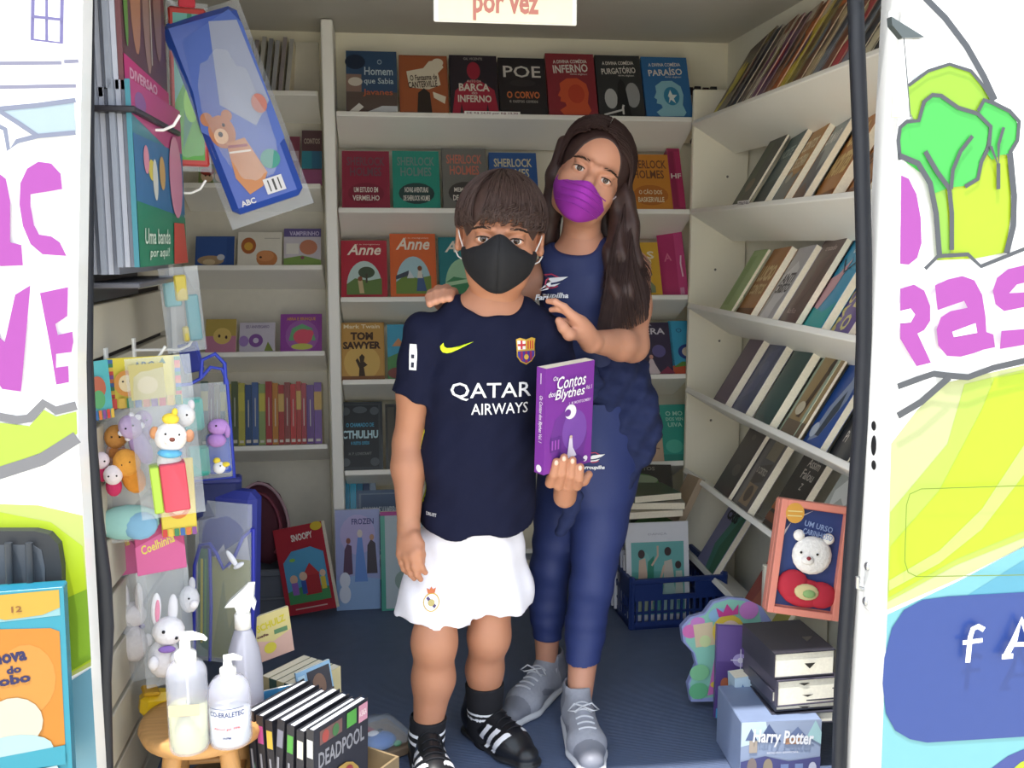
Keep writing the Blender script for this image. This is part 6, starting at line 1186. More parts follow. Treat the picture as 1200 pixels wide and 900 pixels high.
NAIL = mat('#e0b8a4', .25, noise=.02)
for i, (bx, by, tx, ty) in enumerate(tips): MB().ball(P(tx, ty+1.5, 1.8385), (.0045, .0018, .0055), NAIL, 10).build('fingernail', boy, IB)
# mask
top = [(-.069, -.014, -.022), (-.060, -.048, -.020), (-.036, -.086, -.012), (-.012, -.103, .008), (0, -.108, .013), (.012, -.103, .008), (.036, -.086, -.012), (.058, -.050, -.020), (.067, -.018, -.022)]
mid = [(-.073, -.012, -.030), (-.064, -.055, -.036), (-.044, -.094, -.038), (-.018, -.120, -.040), (0, -.126, -.036), (.018, -.120, -.040), (.044, -.094, -.038), (.064, -.055, -.036), (.073, -.012, -.030)]
bot = [(-.070, -.010, -.050), (-.060, -.040, -.068), (-.042, -.068, -.084), (-.018, -.088, -.099), (0, -.092, -.103), (.018, -.088, -.099), (.042, -.068, -.084), (.060, -.040, -.068), (.070, -.010, -.050)]
mk = mask_mesh(boy, IB @ MH, 'face_mask', '#1a1a1e', top, mid, bot); tag(mk, 'black cloth face mask with a centre seam')
for x in (-1, 1):
    MB().tube([(x*.069, -.014, -.024), (x*.077, -.004, -.004), (x*.083, .012, .018)], .0015, mat('#e4e0dc', .6), 6).build('ear_loop', mk)
    MB().tube([(x*.070, -.010, -.048), (x*.078, .0, -.044), (x*.084, .014, -.034)], .0015, mat('#e4e0dc', .6), 6).build('ear_loop', mk)
# hair
HB = mat('#46342f', .45, noise=.35, scale=90, coat=.1)
cap_ = Field((-.1, -.11, -.09), (.1, .13, .15), .0026, k=.01)
cap_.ell((0, .016, .040), (.081, .096, .088)); cap_.ell((0, .05, -.01), (.068, .062, .07), k=.02)
cap_.ell((0, -.14, -.030), (.088, .130, .092), k=.012, sub=True)
for x in (-1, 1): cap_.ell((x*.09, .004, -.018), (.03, .038, .050), k=.01, sub=True)
cV, cQ = cap_.mesh(); npmesh('hair', cV, cQ, [HB], boy, M=IB @ MH)
rh = random.Random(11); roots = [(rh.uniform(-PI, PI), rh.uniform(.02, 1.25), rh.random(), rh.random()) for _ in range(3300)]
def boy_path(r):
    az, th0, a, b = r; front = math.cos(az)    # az=0 -> toward the face (-y)
    side = abs(math.sin(az))
    zlim = (.038+.030*b*b+.007*math.sin(az*23)-.014*side) if front > .35 else (.026-.012*b if front > -.25 else -.045-.02*b)
    pts = []; th = th0; n = 9; L = .62+.35*a; off = .010+.007*b
    for i in range(n):
        t = i/(n-1); thh = th0+L*t*1.25; azz = az+.22*math.sin(thh*1.4)*(1 if az > -.6 else -.8)+.05*math.sin(9*b+t*3)
        x = (.073+off)*math.sin(thh)*math.sin(azz); y = .014-(.090+off)*math.sin(thh)*math.cos(azz); z = .036+(.083+off)*math.cos(thh)
        if front > .3 and thh > 1.45: z = .036+(.083+off)*(math.cos(1.45)-(thh-1.45)*1.0)
        if z < zlim: z = zlim+ (z-zlim)*.12
        if z < -.0 and front > -.25 and abs(x) > .06: x *= .97
        pts.append((x, y, z))
    if pts[-1][2] > .112 and a < .5: return None
    return pts
strands('hair_strands', boy, roots, boy_path, HB, IB @ MH, .0012)
# jersey
NV = mat('#15182f', .9, noise=.06, scale=200, bump=.15); NV.node_tree.nodes['Principled BSDF'].inputs['Specular IOR Level'].default_value = .2; YE = mat('#dff01e', .6)
jf = Field((-.1, 1.78, .42), (.60, 2.16, 1.10), .0036, k=.018)
def sleeve(s_, e_, t, r0, r1, sg):
    f2 = Field((-.1, 1.78, .42), (.60, 2.16, 1.10), .0036, k=.018); a = s_+np.array([sg*.006, 0, .006]); f2.cap(a, s_+(e_-s_)*(t+.1), r0, r1)
    n_ = (e_-s_)/np.linalg.norm(e_-s_); p = s_+(e_-s_)*t; f2.half(p, n_+np.array([-sg*.25, 0, 0])); return f2.d
jf.chain([P(573, 402, 2.0), P(571, 440, 2.0), P(563, 530, 2.0), P(556, 665, 2.0)], [.095, .122, .116, .121], flat=((0, 1, 0), .72), k=.03)
jf.cap(P(508, 394, 2.0), P(640, 398, 2.0), .046, .046, k=.045); jf.cap(P(548, 372, 2.0), P(607, 374, 2.0), .040, .040, k=.05)

def along(a, b, t): return a+(b-a)*t
hemp = P(555, 636, 1.9)
def hemcut(X, Y, Z):
    zl = hemp[2]+.018*((X-hemp[0])/.12)**2-.006*(X-hemp[0])/.12+.006*np.sin(X*40)
    return zl-Z
ax = [jf.lo[i]+jf.vox*np.arange(jf.n[i]) for i in range(3)]; X, Y, Z = np.meshgrid(*ax, indexing='ij', sparse=True)
jf.d = np.maximum(jf.d, np.where(np.abs(X-hemp[0]) < 1, hemcut(X, Y, Z), 0).astype(np.float32))
for d2 in (sleeve(sL, eL, .56, .047, .050, 1), sleeve(sR, eR, .58, .046, .048, -1)):
    h_ = np.maximum(.016-np.abs(jf.d-d2), 0)/.016; jf.d = np.minimum(jf.d, d2)-h_*h_*.016*.25
nc = P(577, 352, 1.96); jf.ell(nc+np.array([0, -.012, .014]), (.070, .088, .046), k=.006, sub=True)
sn = np.sin
jf.warp(lambda X, Y, Z: .0030*sn(X*55+Z*38)*sn(Z*24-X*12+1)+.0018*sn(X*120-Z*60)*sn(Z*50)+.0035*sn((Z-.62)*46+X*26)*np.exp(-((Z-.62)/.16)**2)*(.5+.5*sn(X*22)))
def jmi(c):
    # yellow piping down the left flank
    fl = (np.abs((c[:, 1]-1.995)) < .006) & (c[:, 2] < .80) & (c[:, 0] < nb[0]-.07)
    return np.where(fl & (c[:, 2] < .72), 1, 0)
jer, jV, jQ = npmesh('jersey', *jf.mesh(), [NV, YE], boy, jmi, IB, 2); tag(jer, 'dark navy short-sleeved football shirt')
jt = bvh(jV, jQ)
mtop = math.radians(0)
def jprint(name, art, px, py, w, h, ux=(1, .0, 0), uz=(.03, 0, 1), off=.0016):
    p = at(px, py, Y=1.90); mb = draw(MB(), art, 1, 1) if False else MB()
    draw(mb, art, w, h, y=0, z0=-h/2, step=.0004, m=lambda c: mat(c, .5, noise=.02))
    return project(mb, jt, name, jer, p, ux, uz, off)
pm = 1150/1.88
jprint('lettering', [('t', 'QATAR', .5, .72, 1, .50, .006, '#eeeef2')], 577, 469, 101/pm*.98, 44/pm, uz=(.02, 0, 1))
jprint('lettering', [('t', 'AIRWAYS', .5, .5, 1, 1, .006, '#eeeef2')], 587, 480, 71/pm, 14/pm)
jprint('swoosh', [('p', [(0, .55), (.02, .25), (.08, .05), (.2, .0), (.35, .1), (1, .98), (.6, .62), (.35, .45), (.2, .42), (.12, .55), (.1, .85)], '#d6ee1e')], 537, 409, 40/pm, 15/pm)
jprint('crest', [('p', [(.0, .95), (.2, 1), (.5, .93), (.8, 1), (1, .95), (.96, .5), (.98, .3), (.8, .1), (.5, -.02), (.2, .1), (.02, .3), (.04, .5)], '#c8a03c'), ('p', [(.06, .9), (.48, .88), (.48, .56), (.08, .56)], '#e8e4e0'), ('r', .22, .57, .32, .9, '#b82030'), ('r', .08, .69, .48, .77, '#b82030'),
  ('p', [(.52, .88), (.94, .9), (.92, .56), (.52, .56)], '#d8a838'), ('r', .58, .57, .64, .88, '#b82030'), ('r', .70, .57, .76, .88, '#b82030'), ('r', .82, .57, .88, .88, '#b82030'), ('p', [(.06, .5), (.94, .5), (.93, .32), (.76, .14), (.5, .04), (.24, .14), (.07, .32)], '#3c2c88'), ('r', .2, .16, .32, .49, '#8c1c48'), ('r', .44, .06, .56, .49, '#8c1c48'), ('r', .68, .16, .8, .49, '#8c1c48'), ('e', .5, .28, .12, .1, '#c8a03c')], 619, 413, 25/pm, 32/pm)
p_ = P(463, 415, 1.90); mbp = draw(MB(), [('r', 0, 0, 1, 1, '#eeeef2'), ('r', .3, .1, .7, .3, '#2a2a3c'), ('r', .3, .45, .7, .6, '#2a2a3c')], .016, .052, z0=-.026, m=lambda c: mat(c, .5))
project(mbp, jt, 'sleeve_badge', jer, P(470, 418, 1.93), (.75, -.66, 0), (.18, .0, 1), .0016)
jprint('size_mark', [('t', 'DRI-FIT', .5, .5, 1, 1, .02, '#c8c8cc')], 507, 611, 12/pm, 4/pm)
# shorts
SW = mat('#e9e7f0', .75, noise=.03, scale=60, bump=.15)
sf = Field((-.08, 1.78, .24), (.52, 2.18, .74), .0036, k=.02)
sf.cap(P(555, 612, 2.0), P(552, 640, 2.0), .104, .108, flat=((0, 1, 0), .58)); 
sf.chain([P(522, 648, 2.0), P(512, 700, 1.99), P(505, 765, 1.98)], [.066, .082, .086], flat=((0, 1, 0), .9), k=.014)
sf.chain([P(582, 648, 2.0), P(588, 700, 2.0), P(589, 750, 2.0)], [.062, .068, .070], flat=((0, 1, 0), .95), k=.014)
ax = [sf.lo[i]+sf.vox*np.arange(sf.n[i]) for i in range(3)]; X, Y, Z = np.meshgrid(*ax, indexing='ij', sparse=True)
pl, pr, mx_ = P(508, 738, 1.91), P(588, 727, 1.92), P(552, 700, 1.95)
zl = np.where(X < mx_[0], pl[2]-.11*(X-pl[0])-.0, pr[2]+.02*(X-pr[0])); sf.d = np.maximum(sf.d, (zl-Z).astype(np.float32))
sf.warp(lambda X, Y, Z: .003*sn(X*70+Z*14+sn(Z*20))+.0022*sn(X*30-Z*60)+.002*sn(X*140+Z*30))
sh, sV, sQ = npmesh('shorts', *sf.mesh(), [SW], boy, None, IB, 2); tag(sh, 'loose white football shorts with a small round crest')
st_ = bvh(sV, sQ)
mbc = draw(MB(), [('e', .5, .40, .48, .38, '#c8a84c'), ('e', .5, .40, .42, .33, '#e8e6ea'), ('p', [(.2, .58), (.32, .66), (.8, .26), (.68, .16)], '#4c3c6c'), ('e', .5, .40, .2, .14, '#b8a86c'), ('p', [(.3, .76), (.22, .96), (.4, .9), (.5, 1), (.6, .9), (.78, .96), (.7, .76)], '#c86c3c')], 21/pm, 30/pm, z0=-15/pm, m=lambda c: mat(c, .5))
project(mbc, st_, 'crest', sh, P(505, 706, 1.90), (1, -.1, 0), (-.05, 0, 1), .0016)
# socks and boots
SB = mat('#16161c', .85, noise=.1, bump=.4); WT = mat('#e8e8ec', .5)
def sock(pts, rs, zt, name='sock'):
    lo = np.min(pts, 0)-.06; hi = np.max(pts, 0)+.06; f = Field(lo, hi, .003, k=.012); f.chain(pts, rs)
    ax2 = [f.lo[i]+f.vox*np.arange(f.n[i]) for i in range(3)]; Z2 = ax2[2][None, None, :]; f.d = np.maximum(f.d, (Z2-zt).astype(np.float32)+np.zeros_like(f.d))
    o, V, Q = npmesh(name, *f.mesh(), [SB, WT], boy, lambda c: np.where(((c[:, 2] > .074) & (c[:, 2] < .080)) | ((c[:, 2] > .060) & (c[:, 2] < .066)), 1, 0), IB, 1); return o
def up_(a, b, t): return a+(b-a)*t
sock([up_(anL, cfL, .5), anL, anL+np.array([0, -.03, -.03])], [.040, .036, .034], .105)
sock([up_(anR, cfR, 1.05), anR, anR+np.array([.01, -.03, -.03])], [.046, .037, .034], P(568, 802, 2.03)[2])
def boot(ank, toe, par, mats, inv, kind='boot', L=1.0, w=.038):
    heel = np.array([ank[0], ank[1], 0])+(np.array([ank[0], ank[1], 0])-np.array([toe[0], toe[1], 0]))*.18; heel[2] = .036
    tp = np.array([toe[0], toe[1], .024]); ball_ = heel+(tp-heel)*.66; ball_[2] = .030; d = (tp-heel); d[2] = 0; Lg = np.linalg.norm(d); d /= Lg; sd = np.array([-d[1], d[0], 0])
    lo = np.minimum(heel, tp)-.07; hi = np.maximum(heel, tp)+.07; lo[2] = -.01; hi[2] = .15
    f = Field(lo, hi, .0026, k=.018)
    f.cap(heel, heel+d*.03, .033, .034); f.cap(heel+d*.03, ball_, .034, w*.98, flat=((0, 0, 1), .86)); f.cap(ball_, tp-d*.02, w, .027, flat=((0, 0, 1), .80)); f.cap(heel+np.array([0, 0, .02]), heel+np.array([0, 0, .055])+d*.012, .033, .034); f.cap(heel+d*.05+np.array([0, 0, .034]), ball_+np.array([0, 0, .006]), .026, .022, k=.02)
    # sole
    f.cap(heel*np.array([1, 1, 0])+np.array([0, 0, .008]), ball_*np.array([1, 1, 0])+np.array([0, 0, .008]), .037, w+.005, flat=((0, 0, 1), .36), k=.004); f.cap(ball_*np.array([1, 1, 0])+np.array([0, 0, .008]), tp*np.array([1, 1, 0])-d*.018+np.array([0, 0, .010]), w+.005, .032, flat=((0, 0, 1), .36), k=.004)
    if kind == 'boot': f.cap(heel+np.array([0, 0, .055])+d*.01, heel+np.array([0, 0, .10])+d*.014, .029, .028, k=.004, sub=True)
    else: f.cap(heel+np.array([0, 0, .050])+d*.012, heel+np.array([0, 0, .11])+d*.02, .027, .030, k=.006, sub=True)
    f.half((0, 0, .002), (0, 0, -1))
    def mi(c):
        s_ = ((c[:, 0]-heel[0])*d[0]+(c[:, 1]-heel[1])*d[1])/Lg; t_ = (c[:, 0]-heel[0])*sd[0]+(c[:, 1]-heel[1])*sd[1]; z = c[:, 2]
        if kind == 'boot':
            q = s_+(z-.03)*-3.2; b = ((q > .30) & (q < .37)) | ((q > .44) & (q < .51)) | ((q > .58) & (q < .65)); r = np.where(b & (np.abs(t_) > .016) & (z > .014) & (z < .062), 1, 0); return np.where(z < .011, 2, r)
        r = np.zeros(len(c), int); r[(z < .019)] = 1; r[(z >= .019) & (s_ > .80)] = 2; r[(z >= .019) & (z < .05) & (s_ > .25) & (s_ < .55) & (np.abs(t_) > .026) & (np.abs((s_-.25)*.1-(z-.02)) < .008)] = 2; r[(s_ < .12) & (z > .03)] = 2
        return r
    o, V, Q = npmesh('football_boot' if kind == 'boot' else 'trainer', *f.mesh(), mats, par, mi, inv, 1)
    tr = bvh(V, Q)
    for i in range(5):
        c = heel+d*(Lg*(.34+.085*i)); pts = []
        for j in range(7):
            u = -1+j/3; q = c+sd*u*.019; h = tr.ray_cast(Vector((q[0], q[1], .2)), Vector((0, 0, -1)))
            if h[0] is not None: pts.append(h[0]+Vector((0, 0, .002)))
        if len(pts) > 3: MB().tube(pts, .0023 if kind != 'boot' else .0018, mats[-1] if kind != 'boot' else SB, 6).build('lace', o)
    if kind != 'boot':
        c = heel+d*(Lg*.40)+np.array([0, 0, .0]); h = tr.ray_cast(Vector((c[0], c[1], .2)), Vector((0, 0, -1))); z = h[0].z+.004 if h[0] is not None else .08
        for s_ in (-1, 1): MB().tube([(c[0], c[1], z), tuple(c[:2]+sd[:2]*s_*.02+d[:2]*.004)+(z+.008,), tuple(c[:2]+sd[:2]*s_*.034+d[:2]*.012)+(z-.004,), tuple(c[:2]+sd[:2]*s_*.02+d[:2]*.02)+(z-.002,), (c[0], c[1], z)], .002, mats[-1], 6).build('lace_loop', o)
    return o
BTM = [mat('#17181c', .4, coat=.2), mat('#e8e8ec', .4), mat('#2a2a2e', .5)]
boot(anL, (anL[0]+.02, anL[1]-.165), boy, BTM, IB); boot(anR, (anR[0]+.085, anR[1]-.145), boy, BTM, IB)
# ------------------------------------------------------------------ the purple book the boy holds
Mk = T3((0, 0, 0))
cen = at(665, 549, Y=1.875)
Mk = T3(cen) @ R3(34, 'Z') @ R3(-3, 'Y') @ R3(5, 'X')
wk = .132
bk_ = book('book', 'purple novel with white script title, held up by the child in front', wk, .212, .026, '#7a2a9a', [('p', [(.2, .04), (.1, .3), (.2, .5), (.5, .62), (.8, .5), (.9, .3), (.8, .04)], '#6a2c90'), ('e', .62, .36, .26, .2, '#7844a8'), ('e', .52, .55, .12, .07, '#f4f0f6'), ('e', .46, .545, .065, .035, '#6a2c90'),
  ('r', .12, .20, .34, .34, '#5c2484'), ('r', .14, .22, .17, .31, '#a04cb8'), ('r', .2, .22, .23, .31, '#a04cb8'), ('r', .26, .22, .29, .31, '#a04cb8'), ('p', [(.44, .06), (.48, .2), (.5, .3), (.56, .3), (.58, .2), (.64, .14), (.7, .06)], '#e8dcf0'), ('e', .53, .31, .03, .015, '#e0c0b0'), ('e', .85, .06, .05, .03, '#f0e8f4'), ('p', [(.2, .04), (.3, .2), (.44, .1), (.7, .12), (.86, .04)], '#4c2478'),
  ('t', 'Os', .17, .9, .1, .04, .01, .2, 0, '#f4f0f6'), ('t', 'Contos', .5, .85, .6, .12, .012, .25, 0, '#f4f0f6'), ('t', 'dos', .1, .76, .14, .05, .01, .2, 0, '#f4f0f6'), ('t', 'Blythes', .47, .73, .62, .12, .012, .25, 0, '#f4f0f6'), ('t', 'Vol. 1', .86, .76, .12, .04, .01, 0, 0, '#f4f0f6'), ('t', 'L. M. MONTGOMERY', .68, .64, .46, .028, .01, '#e0c8ea')], Mk, spine=[('t', 'Os Contos dos Blythes Vol. 1', .5, .52, 3.6, .055, .012, .2, -90, '#f0e8f4'), ('e', .5, .05, .3, .036, '#f0e8f4'), ('l', [(.5, .85), (.5, .95)], .012, '#e0c8ea')])
# ------------------------------------------------------------------ the girl
SKG = skin_mat('#c48d73', 'skin3')
gp = at(655, 850, Z=0); GO = Vector((gp.x, gp.y, 0)); IG = T3(-GO)
girl = thing('person', 'taller child behind: long dark hair, purple face mask, navy tank top and leggings', 'person', T3(GO), 'children standing in the doorway')
Hg = at(693, 205, Y=2.17); MG = mtx(Hg, -9, 3, 26) @ Matrix.Diagonal((1.0, 1.0, .98, 1))
gb = P(681, 295, 2.21); gl_ = tuple(MG.inverted() @ Vector(gb)); gf = head_field(gl_, .88); gV, gQ = gf.mesh(); gV = np.array([tuple(MG @ Vector(v)) for v in gV])
gsR, geR, gwR = P(742, 315, 2.19), P(741, 405, 2.13), P(693, 400, 2.01)
gsL, geL, gwL = P(632, 325, 2.22), P(570, 372, 2.20), P(520, 352, 2.12)
bf = Field((-.02, 1.85, -.01), (.66, 2.42, 1.28), .0042, k=.02)
bf.cap(gb+np.array([0, 0, .06]), gb+np.array([.0, 0, -.02]), .042, .05, k=.03)
bf.cap(P(650, 308, 2.21), P(730, 306, 2.20), .032, .036, k=.05)
bf.chain([P(688, 345, 2.2), P(692, 385, 2.21), P(697, 440, 2.22), P(697, 520, 2.22)], [.100, .092, .085, .10], flat=((0, 1, 0), .66), k=.03)
bf.chain([gsR, (gsR+geR)/2, geR], [.041, .040, .033]); bf.chain([geR, geR*.7+gwR*.3, gwR], [.036, .034, .023])
bf.chain([gsL, geL, gwL], [.038, .032, .024])
ghR, gkR, gcR, gaR = P(710, 545, 2.22), P(694, 680, 2.15), P(686, 735, 2.16), P(678, 832, 2.07)
ghL, gkL, gcL, gaL = P(668, 545, 2.24), P(645, 665, 2.26), P(642, 715, 2.27), P(640, 782, 2.26)
bf.chain([gcR, gaR], [.040, .026]); bf.chain([gcL, gaL], [.036, .025]); bf.chain([ghR, gkR, gcR], [.06, .044, .040]); bf.chain([ghL, gkL, gcL], [.06, .042, .036])
GB = bf.mesh()
# hand curled on the boy's left shoulder
g1 = Field(np.array(P(672, 388, 1.97))-.11, np.array(P(672, 388, 1.97))+.11, .0019, k=.006)
g1.cap(gwR+(geR-gwR)*.12, gwR, .0235, .022)
kk = [P(x, y, Y) for x, y, Y in ((672, 372, 1.955), (678, 376, 1.96), (682, 383, 1.97), (684, 391, 1.98))]
g1.cap(gwR, kk[0]*.65+gwR*.35, .019, .018, k=.014); g1.cap(gwR, kk[2]*.65+gwR*.35, .019, .018, k=.014); g1.cap(kk[0]*.7+gwR*.3, kk[3]*.7+gwR*.3, .016, .016, k=.014)
for q, l, dz in zip(kk, (1.0, 1.0, .92, .8), (.55, .35, .1, -.15)):
    g1.cap(gwR*.4+q*.6, q, .013, .0098, k=.012); finger(g1, q, [(-.75, -.25, dz+.25), (-.85, .25, dz-.05), (-.7, .6, dz-.5)], [.030*l, .022*l, .016*l], .0084)
g1.chain([gwR*.7+kk[0]*.3, P(667, 392, 1.945), P(660, 384, 1.94), P(655, 376, 1.945)], [.013, .0115, .0098, .008], k=.008)
G1 = g1.mesh()
# fingers over the boy's right shoulder
g2 = Field(np.array(P(518, 345, 2.06))-.10, np.array(P(518, 345, 2.06))+.10, .0019, k=.006)
g2.cap(gwL+(geL-gwL)*.15, gwL, .024, .022); g2.cap(gwL, P(520, 348, 2.075), .02, .018, k=.014)
for bx, by, tx, ty in ((531, 343, 527, 350), (523, 339, 519, 351), (514, 340, 511, 353), (506, 345, 504, 356)):
    g2.chain([P(bx, by+5, 2.075), P(bx, by, 2.035), P((bx+tx)/2-1, (by+ty)/2-2, 2.002), P(tx, ty, 1.978)], [.0125, .0105, .0098, .0082], k=.004)
G2_ = g2.mesh()
full = cat2(cat2(cat2(GB, (gV, gQ)), G1), G2_); npmesh('body', full[0], full[1], [SKG], girl, M=IG, smooth=1)
face_parts(girl, IG @ MG, brow='#3c2820')
top = [(-.066, -.022, -.032), (-.056, -.056, -.034), (-.036, -.084, -.032), (-.014, -.102, -.022), (0, -.107, -.018), (.014, -.102, -.022), (.034, -.084, -.034), (.050, -.060, -.040), (.058, -.040, -.040)]
mid = [(-.068, -.022, -.045), (-.062, -.056, -.052), (-.044, -.088, -.056), (-.018, -.110, -.056), (0, -.116, -.056), (.018, -.110, -.056), (.040, -.088, -.056), (.054, -.060, -.056), (.060, -.040, -.052)]
bot = [(-.066, -.018, -.058), (-.056, -.044, -.076), (-.040, -.068, -.094), (-.018, -.084, -.106), (0, -.088, -.109), (.018, -.084, -.106), (.038, -.068, -.094), (.052, -.050, -.078), (.059, -.036, -.062)]
mg = mask_mesh(girl, IG @ MG, 'face_mask', '#9a2fa8', top, mid, bot, seam=False); tag(mg, 'purple cloth face mask')
MB().tube([(.058, -.04, -.042), (.070, -.012, -.018), (.080, .010, .010)], .0018, mat('#c8b8bc', .6), 6).build('ear_loop', mg)
for k in range(4):      # pleats
    z0 = -.036-.014*k
    MB().tube([(x*.01, -.1165+.0009*abs(x)**2-.0012*(k % 2)+.0006*k*abs(x)*.3, z0+.004*math.cos(x*.5)) for x in range(-5, 6)], .0013, mat('#8a2898', .85), 5).build('pleat', mg)
# hair: under-mass and strands
HG = mat('#3a2724', .55, noise=.4, scale=60)
MGi = MG.inverted()
hc = Field((-.105, -.12, -.10), (.105, .14, .145), .0026, k=.012)
hc.ell((0, .018, .035), (.079, .094, .087)); hc.ell((0, .052, -.02), (.075, .065, .085), k=.02)
hc.ell((0, -.150, -.022), (.072, .152, .122), k=.01, sub=True)
hV_, hQ_ = hc.mesh(); hV_ = np.array([tuple(MG @ Vector(v)) for v in hV_])
lk = Field((.40, 1.95, .88), (.68, 2.32, 1.38), .0032, k=.02)
L1 = [P(727, 195, 2.18), P(733, 230, 2.16), P(736, 268, 2.14), P(735, 310, 2.13), P(732, 340, 2.10), P(722, 368, 2.085)]
lk.chain(L1, [.018, .022, .024, .026, .018, .004], flat=((0, 1, 0), .75)); lk.chain([P(722, 250, 2.17), P(718, 300, 2.13), P(715, 338, 2.11), P(708, 360, 2.10)], [.016, .018, .012, .004]); 
lk.chain([P(700, 250, 2.26), P(712, 300, 2.25)], [.05, .03])
lk.warp(lambda X, Y, Z: .004*sn(X*150+Z*30)+.003*sn(Z*60+X*40))
L2 = lk.mesh()
ll = Field((.28, 2.05, 1.02), (.50, 2.34, 1.36), .0035, k=.02)
ll.chain([P(662, 168, 2.20), P(650, 205, 2.20), P(645, 245, 2.22), P(640, 290, 2.24)], [.018, .017, .022, .02]); L3 = ll.mesh()
a_ = cat2(cat2((hV_, hQ_), L2), L3); npmesh('hair', a_[0], a_[1], [HG], girl, M=IG)
rg = random.Random(5)
def bez(p0, p1, p2, p3, t): return p0*(1-t)**3+3*p1*t*(1-t)**2+3*p2*t*t*(1-t)+p3*t**3
def girl_path(r):
    y0, a0, b, c, side = r
    part = -.012; pts = []
    sl_ = math.sqrt(max(0.05, 1-((y0-.018)/.104)**2)); off = .008+.007*b
    for i in range(7):
        t = i/6; al = side*(a0+(1.62-a0)*t); yy = y0+(.045*t if y0 < .02 else .015*t)*(1 if y0 < .0 else .6)
        s2 = math.sqrt(max(0.06, 1-((yy-.018)/.106)**2))
        x = (.074+off)*s2*math.sin(al)+part*(1-t); z = .036+(.083+off)*s2*math.cos(al)
        pts.append(np.array(MG @ Vector((x, yy, z))))
    p0 = pts[-1]; d = pts[-1]-pts[-2]; d /= np.linalg.norm(d)+1e-9
    if side > 0:
        if y0 < .05:
            e = P(697+58*c+6*b, 398-70*b*b-36*abs(c-.35), 2.075+.03*b); m = P(712+38*c, 300+10*b, 2.075+.06*b)
        else: e = P(716+44*c, 350+26*b, 2.12+.1*b); m = P(728+28*c, 290, 2.15+.07*b)
    else:
        e = P(634+20*c, 285+25*b, 2.22+.04*b); m = P(642+10*c, 250, 2.22+.03*b)
    n = 13; ph = 6*c; am = .007+.005*c if side > 0 else .004
    for i in range(1, n+1):
        t = i/n; q = bez(p0, p0+d*.05, m, e, t)
        w = am*math.sin(t*9+ph)*t; q = q+np.array([w, w*.5, 0]); pts.append(q)
    return pts
roots = []
for i in range(4600):
    y0 = rg.uniform(-.064, .105); roots.append((y0, rg.uniform(.0, .9), rg.random(), rg.random(), 1 if rg.random() < .64 else -1))
strands('hair_strands', girl, roots, girl_path, HG, IG, .0013)
# tank top
NT = mat('#26315f', .65, noise=.05, scale=150, bump=.12); NL = mat('#2a376c', .6, noise=.06, scale=200, bump=.12)
tf = Field((.18, 2.0, .58), (.62, 2.36, 1.18), .0036, k=.018)
tf.chain([P(687, 345, 2.205), P(692, 385, 2.21), P(697, 440, 2.22), P(697, 520, 2.22)], [.112, .104, .098, .108], flat=((0, 1, 0), .70), k=.03)
tf.cap(P(648, 306, 2.205), P(724, 302, 2.20), .038, .040, k=.05)
ax = [tf.lo[i]+tf.vox*np.arange(tf.n[i]) for i in range(3)]; X, Y, Z = np.meshgrid(*ax, indexing='ij', sparse=True)
zb_ = P(700, 470, 2.1)[2]; tf.d = np.maximum(tf.d, (zb_-Z).astype(np.float32))
nk = P(676, 274, 2.14); tf.ell(nk, (.062, .10, .050), k=.006, sub=True)
for q_ in (gsR+np.array([.030, 0, .008]), gsL+np.array([-.025, 0, .0])): tf.ell(q_, (.034, .07, .062), k=.006, sub=True)
tf.warp(lambda X, Y, Z: .0016*sn(X*60+Z*45)+.001*sn(Z*110-X*30))
tk, tV, tQ = npmesh('tank_top', *tf.mesh(), [NT], girl, None, IG, 2); tag(tk, 'navy sleeveless sports top with a white leaf emblem')
tt = bvh(tV, tQ); gm = 1150/2.12
leaf = [('l', [(.78, .82), (.6, .95), (.42, .92), (.28, .78), (.26, .62), (.36, .5)], .05, '#b83a5c'), ('l', [(.40, .46), (.52, .42), (.66, .46), (.74, .52)], .05, '#b83a5c'),
        ('p', [(.1, .42), (.3, .66), (.5, .80), (.75, .84), (1, .86), (.86, .74), (.7, .66), (.5, .60), (.3, .58)], '#eef0f4'), ('p', [(.12, .40), (.36, .52), (.6, .56), (.8, .62), (.66, .50), (.4, .46)], '#eef0f4'), ('t', 'Farroupilha', .5, .14, 1.0, .26, .03, .2, 0, '#eef0f4')]
project(draw(MB(), leaf, 46/gm, 32/gm, z0=-16/gm, m=lambda c: mat(c, .5)), tt, 'emblem', tk, P(652, 338, 2.05), (1, 0, 0), (0, 0, 1), .0016)
# leggings
lf = Field((.18, 1.98, .14), (.62, 2.42, .74), .0036, k=.02)
lf.chain([P(697, 470, 2.22), P(697, 520, 2.22), P(692, 560, 2.22)], [.098, .114, .112], flat=((0, 1, 0), .78), k=.03)
lf.chain([ghR, (ghR+gkR)/2, gkR, gcR, along(gcR, gaR, .50)], [.077, .066, .050, .047, .038], k=.016); lf.chain([ghL, (ghL+gkL)/2, gkL, gcL, along(gcL, gaL, .62)], [.076, .062, .047, .042, .034], k=.016)
ax = [lf.lo[i]+lf.vox*np.arange(lf.n[i]) for i in range(3)]; X, Y, Z = np.meshgrid(*ax, indexing='ij', sparse=True)
xm = P(659, 740, 2.2)[0]; zR, zL_ = P(683, 781, 2.10)[2], P(641, 752, 2.24)[2]
lf.d = np.maximum(lf.d, (np.where(X > xm, zR, zL_)-Z).astype(np.float32))
lf.warp(lambda X, Y, Z: .0022*sn(Z*90+X*20)*np.exp(-((Z-.36)/.06)**2)+.0018*sn(Z*130)*np.exp(-((Z-.2)/.05)**2)+.001*sn(X*60+Z*40))
lg, lV, lQ = npmesh('leggings', *lf.mesh(), [NL], girl, None, IG, 2); tag(lg, 'navy cropped leggings with a small emblem at the hip')
lt = bvh(lV, lQ)
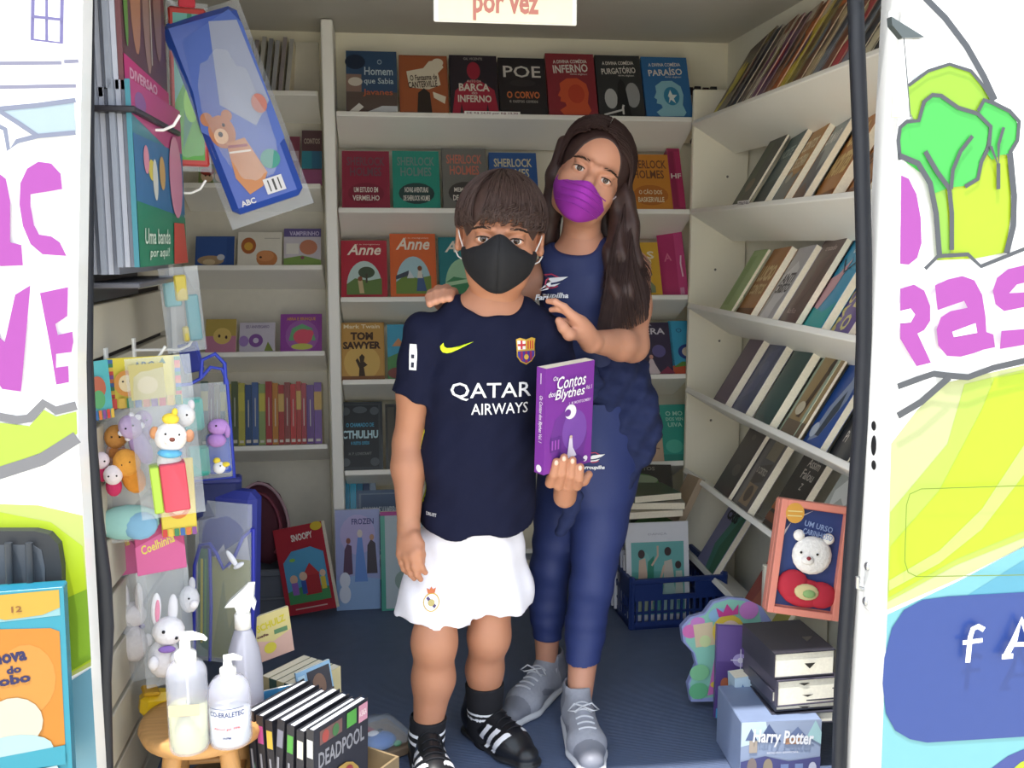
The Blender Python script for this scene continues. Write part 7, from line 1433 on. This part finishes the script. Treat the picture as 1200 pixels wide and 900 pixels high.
project(draw(MB(), leaf, 30/gm, 24/gm, z0=-12/gm, m=lambda c: mat(c, .5)), lt, 'emblem', lg, P(703, 549, 2.05), (1, 0, 0), (0, 0, 1), .003)
# jacket knotted round the waist
NJ = mat('#222c54', .9, noise=.12, scale=80, bump=.6)
kf = Field((.22, 1.98, .44), (.68, 2.42, .92), .0038, k=.03)
kf.chain([P(668, 440, 2.22), P(700, 442, 2.22), P(728, 445, 2.24)], [.07, .09, .075], flat=((0, 1, 0), .9))
kf.chain([P(722, 450, 2.22), P(738, 485, 2.20), P(738, 520, 2.20), P(728, 555, 2.19), P(735, 588, 2.19)], [.055, .060, .056, .036, .010])
kf.chain([P(735, 470, 2.25), P(745, 500, 2.26), P(735, 540, 2.27)], [.06, .055, .03]); kf.chain([P(748, 478, 2.19), P(752, 520, 2.18)], [.03, .028])
kf.chain([P(690, 440, 2.12), P(672, 500, 2.115), P(666, 560, 2.11), P(664, 614, 2.11)], [.026, .026, .024, .024], flat=((0, 1, 0), .6), k=.012)
kf.warp(lambda X, Y, Z: .005*sn(X*60+Z*42+sn(Z*30))+.004*sn(X*110-Z*70)+.002*sn(Z*190+X*50))
kj, _, _ = npmesh('tied_jacket', *kf.mesh(), [NJ], girl, None, IG, 2); tag(kj, 'dark navy jacket tied round the waist')
pj_ = P(664, 600, 2.092); MB().box(-.022, .022, -.004, 0, -.02, .02, mat('#1c2444', .9, bump=.5), .002).build('cuff', kj, IG @ T3(pj_))
# trainers
TM = [mat('#9ea0aa', .8, noise=.12, scale=120, bump=.4), mat('#cfd0d4', .5), mat('#7c7e88', .5), mat('#c4c6cc', .6)]
SO = mat('#c9c9cf', .8)
boot(gaR, (gaR[0]-.01, gaR[1]-.20), girl, TM, IG, 'trainer', w=.040); boot(gaL, (gaL[0]-.115, gaL[1]-.16), girl, TM, IG, 'trainer', w=.040)
for a, c in ((gaR, gcR), (gaL, gcL)):
    u = np.array(c)-np.array(a); u /= np.linalg.norm(u); MB().tube([tuple(np.array(a)+u*-.015), tuple(np.array(a)+u*.004)], [.033, .030], SO, 16).build('ankle_sock', girl, IG)
